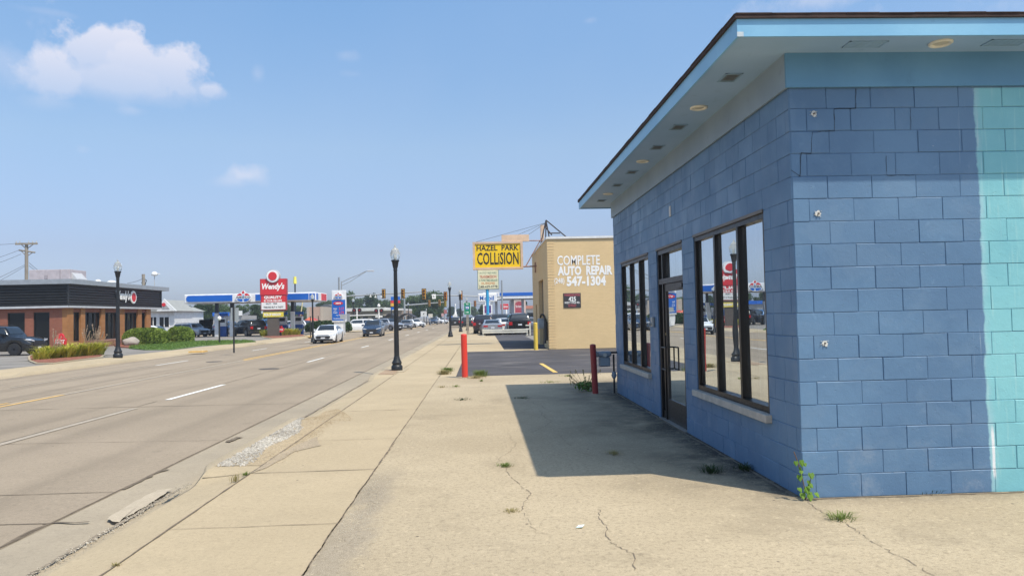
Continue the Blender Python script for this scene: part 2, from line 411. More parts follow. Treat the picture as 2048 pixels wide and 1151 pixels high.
ww = MB(); stripe(ww, -7.29, 5.4, 15.9, .14); stripe(ww, -13.6, 22, 31.6, .10); stripe(ww, -7.27, 34.4, 37, .11)
struct(ww.build('lane_marking_faded', M_WHITEW))
ym = MB(); stripe(ym, -10.63, 13, 19.3, .12); stripe(ym, -10.93, 13, 17.6, .11)
stripe(ym, -10.62, 33.5, 96, .14); stripe(ym, -10.92, 34.5, 96, .14)
stripe(ym, -10.62, 102, 300, .2)
struct(ym.build('centre_line_yellow', M_YEL))
yw = MB(); stripe(yw, -10.63, 19.3, 33.5, .12)
struct(yw.build('centre_line_faded', M_WHITEW))
a, b = G(1082, 727, .01), G(1113, 745, .01)
pk = MB().add([(1.9, 24.9, .011), (2.03, 24.9, .011), (2.13, 20.95, .011), (2.0, 20.95, .011)], [(0, 1, 2, 3)])
struct(pk.build('parking_stripe', mat('lot_paint_yellow', (.68, .46, .13), .7, var=.2, scale=8)))
# joints and cracks
M_JOINT = mat('joint_dark', (.15, .118, .082), .95, var=.35, scale=14)
M_JOINTL = mat('joint_light', (.22, .18, .13), .95, var=.3, scale=14)
rj = random.Random(3)
def blob(mb, poly, z):
    c = sum((Vector(p) for p in poly), Vector((0, 0, 0)))/len(poly)
    out = []
    n = len(poly)
    for i in range(n):
        a = Vector(poly[i]); b = Vector(poly[(i+1) % n])
        for k in range(6):
            p = a.lerp(b, k/6); out.append(Vector((p.x+.035*mnoise.noise(p*9), p.y+.06*mnoise.noise(p*7+Vector((5, 0, 0))), z(p.x, p.y) if callable(z) else z)))
    c.z = out[0].z
    mb.add([c]+out, [(0, 1+i, 1+(i+1) % len(out)) for i in range(len(out))])
def crack(mb, pts, w, z=None, jit=.03, step=.12, zf=None, gaps=0):
    out = []
    for a, b in zip(pts[:-1], pts[1:]):
        a = Vector(a); b = Vector(b); n = max(1, int((b-a).length/step))
        for i in range(n): out.append(a.lerp(b, i/n))
    out.append(Vector(pts[-1]))
    L_ = []; R_ = []
    for i, p in enumerate(out):
        q = out[min(i+1, len(out)-1)]-out[max(i-1, 0)]; t = Vector((-q.y, q.x, 0)).normalized()
        j = (mnoise.noise(Vector((p.x*3, p.y*3, 1.7)))*jit+rj.uniform(-.25, .25)*jit) if 0 < i < len(out)-1 else 0
        ww_ = w*.5*rj.uniform(.45, 1.35)
        c = p+t*j
        zz = (zf(c.x, c.y) if zf else 0)+.004
        L_.append((*(c+t*ww_).xy, zz)); R_.append((*(c-t*ww_).xy, zz))
    n = len(out); rk_ = gaps
    mb.add(L_+R_, [(i, i+1, n+i+1, n+i) for i in range(n-1) if rj.random() >= rk_])
def GP(*pts, z=0): return [G(x, y, z) for x, y in pts]
roadz = lambda x, y: CROWN(x)+.002
M_GRIT2 = mat('seam_grit', (.27, .22, .16), .95, var=.5, scale=18, bump=.8)
jr = MB()
for yy, w in ((7.0, .03), (8.2, .03), (11.5, .02), (16.2, .045), (21, .02), (27.5, .02), (35, .02), (44, .03), (56, .03), (70, .05), (84, .06)):
    crack(jr, [(-16.3, yy+rj.uniform(-.4, .4), 0), (-3.99, yy, 0)], w*.55, jit=.012, step=.4, zf=roadz)
crack(jr, [(-3.97, 3, 0), (-3.97, 60, 0)], .02, jit=.01, step=.25, zf=lambda x, y: -.142)
for a, b in ((3, 5.6), (11, 17.2), (21.2, 60)): crack(jr, [(-7.4, a, 0), (-7.4, b, 0)], .02, jit=.012, step=.3, zf=roadz)
crack(jr, [(-11.05, 13, 0), (-11.05, 50, 0)], .025, jit=.012, step=.3, zf=roadz)
crack(jr, [(-13.85, 20, 0), (-13.85, 50, 0)], .02, jit=.012, step=.3, zf=roadz)
crack(jr, [(-15.9, 20, 0), (-15.9, 80, 0)], .03, jit=.02, step=.4, zf=roadz)
# tarry breaks beside the gutter
crack(jr, GP((245, 978), (275, 962), (305, 948), (335, 938), z=-.14), .055, jit=.05, zf=roadz)
crack(jr, GP((85, 1047), (120, 1043), (150, 1043), (178, 1042), z=-.14), .03, jit=.03, zf=roadz)
crack(jr, GP((0, 1094), (60, 1062), (100, 1046), z=-.14), .035, jit=.02, zf=roadz)
crack(jr, GP((455, 883), (468, 877), (480, 873), z=-.14), .10, jit=.05, step=.06, zf=roadz)
struct(jr.build('road_joints', M_JOINT, fix=False))
jw = MB()
wz = lambda x, y: walkz(x, y)+.002
crack(jw, [(-2.575, 3, 0), (-2.575, 60, 0)], .017, jit=.008, step=.15, zf=wz)
crack(jw, [(-1.205, 3, 0), (-1.205, 60, 0)], .013, jit=.012, step=.12, zf=lambda x, y: .001)
for yy, w, xa in ((6.15, .012, -2.57), (8.28, .026, -3.1), (10.35, .014, -2.57), (13.5, .03, -3.1), (15.4, .012, -2.57), (17.5, .014, -2.57), (19.8, .022, -2.57), (21.9, .02, -3.1), (24.6, .03, -3.1), (27, .02, -2.57), (30, .03, -2.57), (33, .03, -3.1), (37, .05, -2.57), (41, .03, -2.57), (46, .03, -2.57), (52, .05, -2.57)):
    crack(jw, [(xa, yy-.05*(xa+2), 0), (-1.21, yy, 0)], w*.6, jit=.01, step=.12, zf=wz)
struct(jw.build('sidewalk_joints', M_JOINT, fix=False))
# ragged gritty seam between gutter and drive, newer pale concrete patch beside it
sm = MB(); crack(sm, [(-3.235, 3.2, 0), (-3.23, 5.3, 0), (-3.235, 8.1, 0)], .045, jit=.02, step=.05, zf=lambda x, y: -.098, gaps=.05); crack(sm, [(-3.24, 13.2, 0), (-3.24, 21.2, 0)], .035, jit=.015, step=.08, zf=lambda x, y: -.098)
struct(sm.build('gritty_seam', M_GRIT2, fix=False))
npz = [G(x, y, -.125) for x, y in ((345, 974), (318, 975), (262, 1004), (212, 1036), (236, 1040), (290, 1010))]
npm = MB(); blob(npm, npz, lambda x, y: -.135+.03*max(0, x+3.34)); struct(npm.build('concrete_patch', concrete('new_concrete', (.45, .385, .29), (.40, .34, .255), .4, 2), fix=False))
js = MB(); fl = lambda x, y: 0.001
for pts, w in ((((605, 1151), (700, 1010), (790, 885)), .02),
    (((1000, 770), (1090, 768), (1238, 765)), .012),
    (((870, 801), (930, 799), (1020, 798), (1062, 797), (1150, 793), (1245, 789)), .014),
    (((930, 817), (1055, 817), (1110, 812), (1240, 808)), .009),
    (((1076, 864), (1160, 860), (1260, 855)), .014),
    (((880, 775), (940, 771), (990, 769)), .014),
    (((965, 752), (963, 765), (955, 778)), .012),
    (((1057, 797), (1060, 803), (1082, 810), (1092, 818)), .016),
    (((1075, 820), (1090, 835), (1104, 842), (1090, 852), (1072, 862)), .016),
    (((1110, 845), (1128, 852), (1150, 862)), .010),
    (((1112, 866), (1125, 872), (1130, 882), (1150, 898), (1185, 912)), .014),
    (((1015, 868), (1034, 885), (1020, 900), (1000, 915), (996, 925)), .010),
    (((1010, 930), (1020, 955), (1050, 975), (1062, 985), (1055, 1000), (1042, 1020)), .014),
    (((1048, 1025), (1058, 1050), (1072, 1065), (1110, 1070)), .008),
    (((1195, 1018), (1205, 1040), (1212, 1072), (1235, 1095), (1262, 1110), (1270, 1140)), .014),
    (((1255, 1108), (1300, 1108)), .008),
    (((855, 960), (950, 955), (1100, 950), (1300, 944)), .004),
    (((1095, 1020), (1230, 1012), (1370, 1008)), .004),
    (((770, 1050), (900, 1042), (1010, 1030)), .004),
    (((850, 1090), (870, 1110), (860, 1130)), .006),
    (((745, 900), (800, 890), (870, 886)), .003),
    (((1615, 1000), (1690, 1050), (1780, 1100), (1870, 1151)), .014)):
    crack(js, GP(*pts), w*.45, jit=.05 if len(pts) > 3 else .01, step=.035, zf=fl, gaps=.12 if len(pts) > 3 else .35)
crack(js, [(2.74, 6.6, 0), (2.74, 15.3, 0)], .03, jit=.03, step=.1, zf=fl)
crack(js, [(2.8, 6.42, 0), (6, 6.42, 0)], .022, jit=.02, step=.07, zf=fl)
struct(js.build('pavement_cracks', mat('crack_brown', (.20, .16, .115), .95, var=.4, scale=14), fix=False))
# loose dark grit collected along the joint
M_GRIT = concrete('loose_grit', (.42, .34, .24), (.32, .26, .18), .95, 3, bump=.9)
gr = MB()
0 and blob(gr, GP((642, 1100), (700, 1012), (735, 962), (748, 985), (742, 1030), (720, 1070), (690, 1100), (650, 1151), (612, 1151)), .0045)
blob(gr, GP((500, 945), (560, 905), (600, 885), (635, 872), (640, 890), (590, 900), (540, 930)), lambda x, y: walkz(x, y)+.006)
0 and blob(gr, GP((300, 1005), (360, 975), (385, 962), (392, 945), (400, 948), (385, 975), (340, 1000), z=-.08), lambda x, y: walkz(max(-3.11, x), y)+.02)
struct(gr.build('grit_patch', M_GRIT, fix=False))
# manhole covers
for (px, py, r) in ((538, 738, .36), (470, 721, .34)):
    c = G(px, py, -.13)
    if py == 721: c = Vector((-11.8, 33.2, -.12))
    o = MB().lathe([(r, CROWN(c.x)-.02), (r, CROWN(c.x)+.009), (r*.93, CROWN(c.x)+.012), (r*.9, CROWN(c.x)+.006)], (c.x, c.y, 0), 24).build('manhole_cover', mat('cast_iron', (.10, .09, .08), .8, .3))
    tag(o, 'round iron manhole cover in the right traffic lane' if py == 738 else 'round iron manhole cover in the road near the yellow line', 'manhole cover')
# concrete and mulch: planting beds on the left
M_MULCH = mat('red_mulch', (.23, .085, .05), .95, var=.45, scale=9, bump=.8)
M_LAWN = mat('lawn_green', (.10, .17, .035), .95, var=.35, scale=2.5, bump=.8)
def flat(name, pts, m, z, h=.0):
    mb = MB(); n = len(pts); top = [(p[0], p[1], z) for p in pts]; bot = [(p[0], p[1], z-.15) for p in pts]
    mb.add(top+bot, [tuple(range(n))]+[(i, (i+1) % n, n+(i+1) % n, n+i) for i in range(n)]); return mb.build(name, m)
bed = [G(x, y) for x, y in ((62, 722), (75, 727), (108, 727), (160, 720), (200, 715), (205, 711), (186, 706), (120, 703), (75, 706), (60, 714))]
struct(flat('mulch_bed', bed, M_MULCH, .07))
cen = sum(bed, Vector())/len(bed)
struct(flat('bed_curb', [cen+(p-cen)*1.07 for p in bed], M_CURB, .055))
bed2 = [G(x, y) for x, y in ((527, 674), (545, 677), (580, 675), (610, 672), (600, 668), (530, 668))]
struct(flat('mulch_bed', bed2, M_MULCH, .07))
cen2 = sum(bed2, Vector())/len(bed2)
struct(flat('bed_curb', [cen2+(p-cen2)*1.1 for p in bed2], M_CURB, .05))
lawn = [G(x, y) for x, y in ((258, 697), (290, 700), (345, 699.5), (400, 692), (460, 688), (512, 683.5), (490, 681), (430, 682), (330, 685), (262, 688))]
struct(flat('lawn', lawn, M_LAWN, .06))
bed3 = [G(x, y) for x, y in ((235, 695), (262, 696), (300, 689), (375, 684), (300, 682), (250, 687), (228, 691))]
struct(flat('mulch_bed', bed3, M_MULCH, .075))
yk = MB()
for pts in (((378, 703), (408, 701.5)), ((610, 673), (634, 672))):
    a, b = (G(x, y) for x, y in pts); yk.box(min(a.x, b.x), max(a.x, b.x)+.2, a.y-.1, max(b.y, a.y+.3), -.05, .035)
struct(yk.build('curb_paint_yellow', M_YEL))
# ================================================================== blue block building
BX, BY = 2.79, 6.46; YEND = 15.35; XEND = 12.0
def blockpaint(name, teal):
    m = MatB(name); x, y, z = m.sep()
    blue = m.mixc(m.ramp(m.noise(.8, 5), .3, .7), (.088, .172, .292), (.124, .23, .365))
    blue = m.mixc(m.mth('MULTIPLY', m.ramp(m.noise(14, 5, .7), .6, .78), .3), blue, (.22, .36, .52))
    blue = m.mixc(m.mth('MULTIPLY', m.ramp(m.noise(4, 6, .7), .62, .72), .35), blue, (.08, .16, .27))
    gi = m.n('ShaderNodeNewGeometry').outputs['Random Per Island']
    blue = m.mixc(m.ramp(gi, .0, 1., .0, .18), blue, (.070, .135, .235))
    blue = m.mixc(m.mth('MULTIPLY', m.ramp(m.noise(1.7, 6, .7, dist=.5), .50, .60), .35), blue, (.135, .225, .34))
    # scuffs and chips near the bottom
    lowm = m.mth('MULTIPLY', m.ramp(z, 1.1, .0), m.ramp(m.noise(3, 6, .75), .52, .72))
    blue = m.mixc(m.mth('MULTIPLY', lowm, .45), blue, (.28, .33, .40))
    chips = m.mth('MULTIPLY', m.ramp(m.noise(26, 4, .7), .73, .77), .9)
    blue = m.mixc(chips, blue, (.5, .52, .55))
    if teal:
        edge = m.mth('ADD', 4.50, m.mth('MULTIPLY', m.mth('SUBTRACT', m.noise(3.2, 5, .7), .5), .10))
        f = m.ramp(m.mth('SUBTRACT', x, edge), -.012, .012)
        topm = m.ramp(z, 3.635, 3.62); f = m.mth('MULTIPLY', f, topm)
        tl = m.mixc(m.ramp(m.noise(1.2, 5), .3, .7), (.17, .44, .50), (.23, .53, .565))
        # runs of thin light paint
        tl = m.mixc(m.mth('MULTIPLY', m.ramp(m.noise(7, 4, stretch=(4, 1, .25)), .56, .68), .3), tl, (.38, .62, .60))
        blue = m.mixc(f, blue, tl)
        pe = m.mth('MULTIPLY', m.ramp(m.mth('SUBTRACT', x, edge), -.012, .004), m.ramp(m.mth('SUBTRACT', x, edge), .07, .0)); blue = m.mixc(m.mth('MULTIPLY', m.mth('MULTIPLY', pe, topm), m.ramp(m.noise(5, 4), .35, .6, .2, .7)), blue, (.33, .52, .58))
        near = m.mth('MULTIPLY', m.ramp(x, 4.15, 4.48), m.ramp(x, 4.75, 4.6))
        dr = m.mth('MULTIPLY', m.mth('MULTIPLY', near, m.ramp(m.noise(1.3, 3), .45, .6)), m.ramp(m.noise(20, 3, stretch=(3, 1, .07)), .62, .68))
        blue = m.mixc(m.mth('MULTIPLY', dr, .30), blue, (.5, .58, .64))
        w = m.mth('MULTIPLY', m.mth('MULTIPLY', m.ramp(z, .62, .5), m.ramp(z, .1, .16)), m.ramp(m.mth('ABSOLUTE', m.mth('SUBTRACT', m.mth('SUBTRACT', x, 4.515), m.mth('MULTIPLY', m.noise(5, 3), .03))), .018, .008))
        blue = m.mixc(w, blue, (.72, .74, .75))
    h = m.mth('ADD', m.mth('MULTIPLY', m.noise(60, 5, .75), .5), m.mth('MULTIPLY', m.noise(7, 5, .6), 1.6))
    h = m.mth('SUBTRACT', h, m.mth('MULTIPLY', m.ramp(m.noise(34, 3, .6), .66, .72), 1.2))
    m.bump(h, .38, .008)
    return m.out(blue, m.ramp(m.noise(3, 4), .3, .7, .42, .62), 0, .45)
M_BLK = blockpaint('blue_block_paint', True)
bw = thing('blue_block_building', 'low painted concrete block shop, blue with a teal end, dark framed windows', 'building', (BX, BY, 0))
CH = .2032; BL = .4064; J = .005
rb = random.Random(11)
def blocks(mb, axis, plane, a0, a1, holes, ztop, phase=0):
    nrow = int(math.ceil(ztop/CH))
    for r in range(nrow):
        z0 = r*CH; z1 = min(ztop, z0+CH)
        iv = [(a0, a1)]
        for (h0, h1, hz0, hz1) in holes:
            if z0+CH*.5 > hz0 and z0+CH*.5 < hz1:
                iv = [q for (s, e) in iv for q in ((s, min(e, h0)), (max(s, h1), e)) if q[1]-q[0] > .02]
        for (s, e) in iv:
            off = (r % 2)*BL/2+phase+rb.uniform(-.025, .025)
            k = math.floor((s-off)/BL); 
            while True:
                b0 = max(s, off+k*BL); b1 = min(e, off+(k+1)*BL); k += 1
                if b1-b0 < .03:
                    if b0 >= e-.03: break
                    continue
                cuts = [b0, b1]
                if axis == 'x' and rb.random() < .18 and b1-b0 > .35: cuts = [b0, (b0+b1)/2, b1]
                for c0, c1 in zip(cuts[:-1], cuts[1:]):
                    d = rb.uniform(-.003, .002); bv = rb.uniform(.002, .006)
                    t = [rb.uniform(-.001, .001) for _ in range(4)]
                    jj = J*rb.uniform(.1, .55)
                    dj = rb.uniform(-.002, .002); p = [(c0+jj, z0+jj), (c1-jj, z0+jj), (c1-jj, z1-jj), (c0+jj, z1-jj)]
                    q = [(c0+jj+bv, z0+jj+bv), (c1-jj-bv, z0+jj+bv), (c1-jj-bv, z1-jj-bv), (c0+jj+bv, z1-jj-bv)]
                    back = .012
                    def pt(a, z, dep): return (plane+dep, a, z) if axis == 'x' else (a, plane+dep, z)
                    vs = [pt(a, z, back) for a, z in p]+[pt(a, z, .004) for a, z in p]+[pt(a, z, d+tt) for (a, z), tt in zip(q, t)]
                    fs = [(0, 1, 5, 4), (1, 2, 6, 5), (2, 3, 7, 6), (3, 0, 4, 7), (4, 5, 9, 8), (5, 6, 10, 9), (6, 7, 11, 10), (7, 4, 8, 11), (8, 9, 10, 11)]
                    mb.add(vs, fs)
                if b1 >= e-.001: break
WH = ((7.15, 9.56, .61, 2.642), (10.12, 11.62, 0, 2.642), (12.2, 14.6, .61, 2.642))
mb = MB(); blocks(mb, 'x', BX, BY+.004, YEND, WH, 3.70, .06); mb.build('block_wall', M_BLK, bw)
mb = MB(); blocks(mb, 'y', BY, BX+.004, XEND, (), 3.70, .09); mb.build('block_wall', M_BLK, bw)
# solid wall behind the block faces: mortar shows as thin lines
M_MORT = mat('mortar_paint', (.095, .175, .29), .75, var=.2, scale=9)
core = MB()
xs0, xs1 = BX+.0055, BX+.20
ys = [BY+.0055]
for a, b, c, d in WH:
    core.box(xs0, xs1, ys[-1], a, 0, 3.7); 
    if c > 0: core.box(xs0, xs1, a, b, 0, c)
    core.box(xs0, xs1, a, b, d, 3.7); ys.append(b)
core.box(xs0, xs1, ys[-1], YEND-.003, 0, 3.7)
core.box(xs1, XEND, BY+.0055, BY+.2, 0, 3.7)
core.box(BX+.01, XEND, YEND-.2, YEND, 0, 3.7).box(XEND-.2, XEND, BY+.2, YEND-.2, 0, 3.7)
core.build('wall_core', M_MORT, bw)
M_DARKIN = mat('dark_interior', (.035, .033, .03), .9)
MB().box(BX+.9, BX+.92, BY+.25, YEND-.25, 0, 3.6).box(BX+.21, BX+.9, BY+.25, YEND-.25, .0, .012).box(BX+.21, BX+.9, BY+.25, YEND-.25, 3.55, 3.6).build('interior', M_DARKIN, bw)
# stepped settlement crack beside the corner
M_CRK = mat('crack_dark', (.018, .022, .03), .9)
ck = MB(); pts = [(1711, 178), (1711, 212), (1668, 218), (1668, 257), (1624, 265), (1622, 303), (1602, 306), (1599, 337), (1582, 340)]
pp = [P(x, y, BY) for x, y in pts]
snap = [Vector((p.x, BY-.004, round(p.z/CH)*CH if i % 2 == 1 else p.z)) for i, p in enumerate(pp)]
def wallcrack(mb, pp, w):
    for a, b in zip(pp[:-1], pp[1:]):
        n = max(2, int((b-a).length/.04)); 
        pr = [a.lerp(b, i/n)+Vector((rb.uniform(-.003, .003), 0, rb.uniform(-.003, .003))) for i in range(n+1)]
        for p, q in zip(pr[:-1], pr[1:]):
            d = (q-p).normalized(); t = Vector((-d.z, 0, d.x))*w*rb.uniform(.5, 1.1)
            mb.add([p+t-d*.002, q+t+d*.002, q-t+d*.002, p-t-d*.002], [(0, 1, 2, 3)])
wallcrack(ck, snap, .0030); ck.build('settlement_crack', M_CRK, bw); ck = MB()
x1 = 3.66
wallcrack(ck, [Vector((x1, BY-.004, 3.02)), Vector((x1, BY-.004, 2.84)), Vector((x1+.25, BY-.004, 2.84))], .0018); ck.build('settlement_crack', M_CRK, bw); ck = MB()
wallcrack(ck, [Vector((3.9, BY-.004, 3.45)), Vector((3.9, BY-.004, 3.25))], .0018)
ck.build('settlement_crack', M_CRK, bw)
# frieze, soffit, fascia, roof
def eavepaint(name, a, b, rough=.55):
    m = MatB(name)
    c = m.mixc(m.ramp(m.noise(.9, 5), .35, .65), a, b)
    c = m.mixc(m.mth('MULTIPLY', m.ramp(m.noise(6, 6, .7), .58, .72), .35), c, tuple(x*.7 for x in a))
    m.bump(m.noise(30, 4), .15, .004); return m.out(c, rough)
M_FRZ = eavepaint('frieze_paint', (.10, .25, .40), (.13, .30, .46))
M_FRZG = eavepaint('frieze_grey_paint', (.22, .29, .35), (.27, .345, .40))
M_SOF = eavepaint('soffit_paint', (.28, .43, .60), (.33, .48, .66))
M_FAS = eavepaint('fascia_paint', (.19, .42, .62), (.24, .49, .68), .4)
M_SHG = mat('shingle_brown', (.045, .026, .022), .9, var=.35, scale=9, bump=.5)
EX, EY, EYF, SZ = 2.17, 5.98, 16.0, 3.95
MB().box(BX-.03, XEND, BY-.032, BY-.008, 3.64, SZ).build('frieze_board', M_FRZ, bw)
MB().box(BX-.032, BX-.008, BY-.008, YEND+.02, 3.64, SZ).build('frieze_board', M_FRZG, bw)
MB().box(EX+.02, XEND+.6, EY+.02, EYF-.02, SZ, SZ+.02).build('soffit', M_SOF, bw)
MB().box(EX, XEND+.6, EY, EY+.02, SZ-.018, SZ+.13).box(EX, EX+.02, EY+.02, EYF, SZ-.018, SZ+.13).box(EX+.02, XEND+.6, EYF-.02, EYF, SZ-.018, SZ+.13).build('fascia', M_FAS, bw)
rf = MB(); RX0, RX1, RY0, RY1, RZ = EX-.022, XEND+.65, EY-.022, EYF+.022, SZ+.131
hip = 1.9; x0, x1_, y0, y1 = RX0, RX1, RY0, RY1; ym = (y0+y1)/2
rf.add([(x0, y0, RZ), (x1_, y0, RZ), (x1_, y1, RZ), (x0, y1, RZ), (x0, y0, RZ+.030), (x1_, y0, RZ+.030), (x1_, y1, RZ+.030), (x0, y1, RZ+.030), (x0+3, ym, RZ+.5), (x1_-3, ym, RZ+.5)],
       [(0, 3, 2, 1), (0, 1, 5, 4), (1, 2, 6, 5), (2, 3, 7, 6), (3, 0, 4, 7), (4, 5, 9, 8), (5, 6, 9), (6, 7, 8, 9), (7, 4, 8)])
# ragged shingle tabs along the drip edge
yy = y0
while yy < y1-.3:
    l = rb.uniform(.28, .34); d = rb.uniform(.0, .004); rf.box(x0-d-.004, x0+.12, yy+.004, yy+l, RZ+.031, RZ+.038+rb.uniform(0, .004)); yy += l
xx = x0
while xx < x1_-.3:
    l = rb.uniform(.28, .34); d = rb.uniform(.0, .004); rf.box(xx+.004, xx+l, y0-d-.004, y0+.12, RZ+.031, RZ+.038+rb.uniform(0, .004)); xx += l
rf.build('roof', M_SHG, bw)
MB().box(EX-.004, EX+.05, EY-.006, EY-.001, SZ-.02, SZ+.02).build('trim_cap', mat('bare_metal', (.5, .52, .5), .4, .6), bw)
M_CREAM = mat('cream_plastic', (.74, .70, .58), .5); M_CREAMD = mat('cream_lens', (.56, .51, .38), .35)
for (x, y) in ((2.49, 8.15), (2.49, 11.05), (2.48, 14.06), (4.04, 6.2)):
    t = MB().lathe([(.098, SZ-.001), (.098, SZ-.012), (.086, SZ-.020), (.068, SZ-.012), (.064, SZ-.004)], (x, y, 0), 28).build('soffit_light', M_CREAM, bw)
    MB().lathe([(.062, SZ-.004), (.05, SZ-.010), (.02, SZ-.013)], (x, y, 0), 20).build('lens', M_CREAMD, t)
M_VENT = mat('vent_screen', (.10, .115, .12), .8, var=.3, scale=30); M_VENTF = mat('vent_frame', (.24, .37, .50), .6)
for (x, y, w, l) in ((2.49, 7.1, .17, .26), (2.49, 9.02, .17, .26), (2.49, 10.13, .17, .26), (2.5, 11.92, .17, .26), (2.48, 13.13, .17, .26), (2.49, 14.93, .17, .26), (3.38, 6.22, .34, .15), (4.62, 6.2, .34, .15), (5.9, 6.2, .34, .15)):
    f = MB()
    f.box(x-w/2, x+w/2, y-l/2, y-l/2+.015, SZ-.008, SZ-.001).box(x-w/2, x+w/2, y+l/2-.015, y+l/2, SZ-.008, SZ-.001)
    f.box(x-w/2, x-w/2+.015, y-l/2, y+l/2, SZ-.0085, SZ-.001).box(x+w/2-.015, x+w/2, y-l/2, y+l/2, SZ-.0085, SZ-.001)
    for k in range(1, 6):
        if w < l: f.box(x-w/2, x+w/2, y-l/2+l*k/6-.002, y-l/2+l*k/6+.002, SZ-.006, SZ-.002)
        else: f.box(x-w/2+w*k/6-.002, x-w/2+w*k/6+.002, y-l/2, y+l/2, SZ-.006, SZ-.002)
    v = f.build('soffit_vent', M_VENTF, bw)
    big = w > l
    MB().box(x-w/2+.01, x+w/2-.01, y-l/2+.01, y+l/2-.01, SZ-.004, SZ-.001).build('screen', M_VENTF if big else mat('vent_screen2', (.15, .185, .195), .8), v)
    if not big: MB().box(x-.05, x+.05, y-.075, y+.075, SZ-.0075, SZ-.0045).build('opening', M_VENT, v)
# windows and door on the street side
M_FRAME = mat('bronze_frame', (.022, .019, .017), .35, .5, spec=.5)
M_FRAMEL = mat('weathered_bronze', (.16, .14, .12), .5, .3)
g_ = MatB('window_glass')
gl = g_.n('ShaderNodeBsdfGlossy'); gl.inputs['Roughness'].default_value = .0; gl.inputs['Color'].default_value = (.86, .92, .96, 1)
tr = g_.n('ShaderNodeBsdfTransparent'); tr.inputs['Color'].default_value = (.55, .58, .58, 1)
lw = g_.n('ShaderNodeLayerWeight'); lw.inputs['Blend'].default_value = .62
ms = g_.n('ShaderNodeMixShader'); fz = g_.ramp(lw.outputs['Facing'], 0., 1., .12, .92); g_.l(fz, ms.inputs[0]); g_.l(tr.outputs[0], ms.inputs[1]); g_.l(gl.outputs[0], ms.inputs[2])
bp = g_.n('ShaderNodeBump'); bp.inputs['Strength'].default_value = .06; bp.inputs['Distance'].default_value = .02; g_.l(g_.noise(1.1, 2), bp.inputs['Height']); g_.l(bp.outputs[0], gl.inputs['Normal'])
dd = g_.n('ShaderNodeBsdfDiffuse'); dd.inputs['Color'].default_value = (.55, .54, .50, 1); m9 = g_.n('ShaderNodeMixShader'); g_.l(g_.ramp(g_.noise(3.5, 6, .7, stretch=(1, 1, .35)), .4, .75, .015, .13), m9.inputs[0]); g_.l(ms.outputs[0], m9.inputs[1]); g_.l(dd.outputs[0], m9.inputs[2])
g_.l(m9.outputs[0], g_.t.nodes['Material Output'].inputs['Surface']); M_GLASS = g_.m
M_SILL = mat('sill_stone', (.46, .42, .36), .8, var=.15, scale=8, bump=.3)
M_CURT = mat('curtain_white', (.62, .63, .62), .9)
for wi, (y0, y1, z0, z1) in enumerate((WH[0], WH[2])):
    w = MB(); fx0, fx1 = BX+.01, BX+.13          # frame depth
    for yy in (y0, y1-.05): w.box(fx0, fx1, yy, yy+.05, z0+.04, z1-.02)
    w.box(fx0, fx1, y0+.05, y1-.05, z0+.04, z0+.10).box(fx0+.001, fx1, y0+.05, y1-.05, z1-.075, z1-.02)
    for k in (1, 2):
        yc = y0+(y1-y0)*k/3; w.box(fx0+.004, fx1, yc-.028, yc+.028, z0+.10, z1-.075)
    w.box(fx0+.03, fx1-.01, y0+.05, y0+.075, z0+.10, z1-.075).box(fx0+.03, fx1-.01, y1-.075, y1-.05, z0+.10, z1-.075)
    fr = w.build('window', M_FRAME, bw)
    MB().box(BX-.012, BX+.10, y0+.002, y1-.002, z1-.02, z1+.012).build('header_trim', M_FRAMEL, fr)
    gp_ = [(fx0+.058, y0+.05), (fx0+.042, y1-.05)]; MB().add([(gp_[0][0], gp_[0][1], z0+.10), (gp_[1][0], gp_[1][1], z0+.10), (gp_[1][0], gp_[1][1], z1-.07), (gp_[0][0], gp_[0][1], z1-.07)], [(0, 1, 2, 3)]).build('glass', M_GLASS, fr)
    MB().box(BX-.065, BX+.12, y0-.05, y1+.05, z0-.045, z0+.035, bev=.006).build('sill', M_SILL, fr)
    c = MB(); n = 60; cy0, cy1 = (y0+.05, y0+.95) if wi == 0 else (y0+.1, y1-.1)
    vs = []
    for i in range(n+1):
        yy = cy0+(cy1-cy0)*i/n; vs += [(BX+.28+.03*math.sin(i*1.3), yy, z0), (BX+.28+.03*math.sin(i*1.3+.3), yy, z1)]
    c.add(vs, [(2*i, 2*i+2, 2*i+3, 2*i+1) for i in range(n)], True); c.build('curtain', M_CURT, fr, fix=False)
y0, y1, z0, z1 = WH[1]
d = MB(); fx0, fx1 = BX+.015, BX+.13
d.box(fx0, fx1, y0, y0+.06, 0, z1-.02).box(fx0, fx1, y1-.06, y1, 0, z1-.02).box(fx0, fx1, y0+.06, y1-.06, 2.09, 2.17).box(fx0, fx1, y0+.06, y1-.06, z1-.09, z1-.02)
d.box(fx0+.001, fx1, y1-.31, y1-.26, 0, 2.09).box(fx0+.001, fx1, y1-.31, y1-.26, 2.17, z1-.09).box(fx0+.02, fx1, y1-.26, y1-.06, 0, .12)
df = d.build('door_frame', M_FRAME, bw)
MB().box(BX-.012, BX+.10, y0+.002, y1-.002, z1-.02, z1+.012).build('header_trim', M_FRAMEL, df)
MB().box(fx0+.06, fx0+.067, y0+.06, y1-.31, 2.17, z1-.09).box(fx0+.06, fx0+.067, y1-.26, y1-.06, .12, z1-.09).build('transom_glass', M_GLASS, df)
lf = MB(); a, b = y0+.065, y1-.315; X0, X1 = fx0+.02, fx0+.075
lf.box(X0, X1, a, a+.10, .012, 2.085).box(X0, X1, b-.10, b, .012, 2.085).box(X0, X1, a+.10, b-.10, .012, .34).box(X0, X1, a+.10, b-.10, 1.97, 2.085)
leaf = lf.build('door', mat('door_bronze', (.04, .034, .03), .4, .4), bw, bevel=.004)
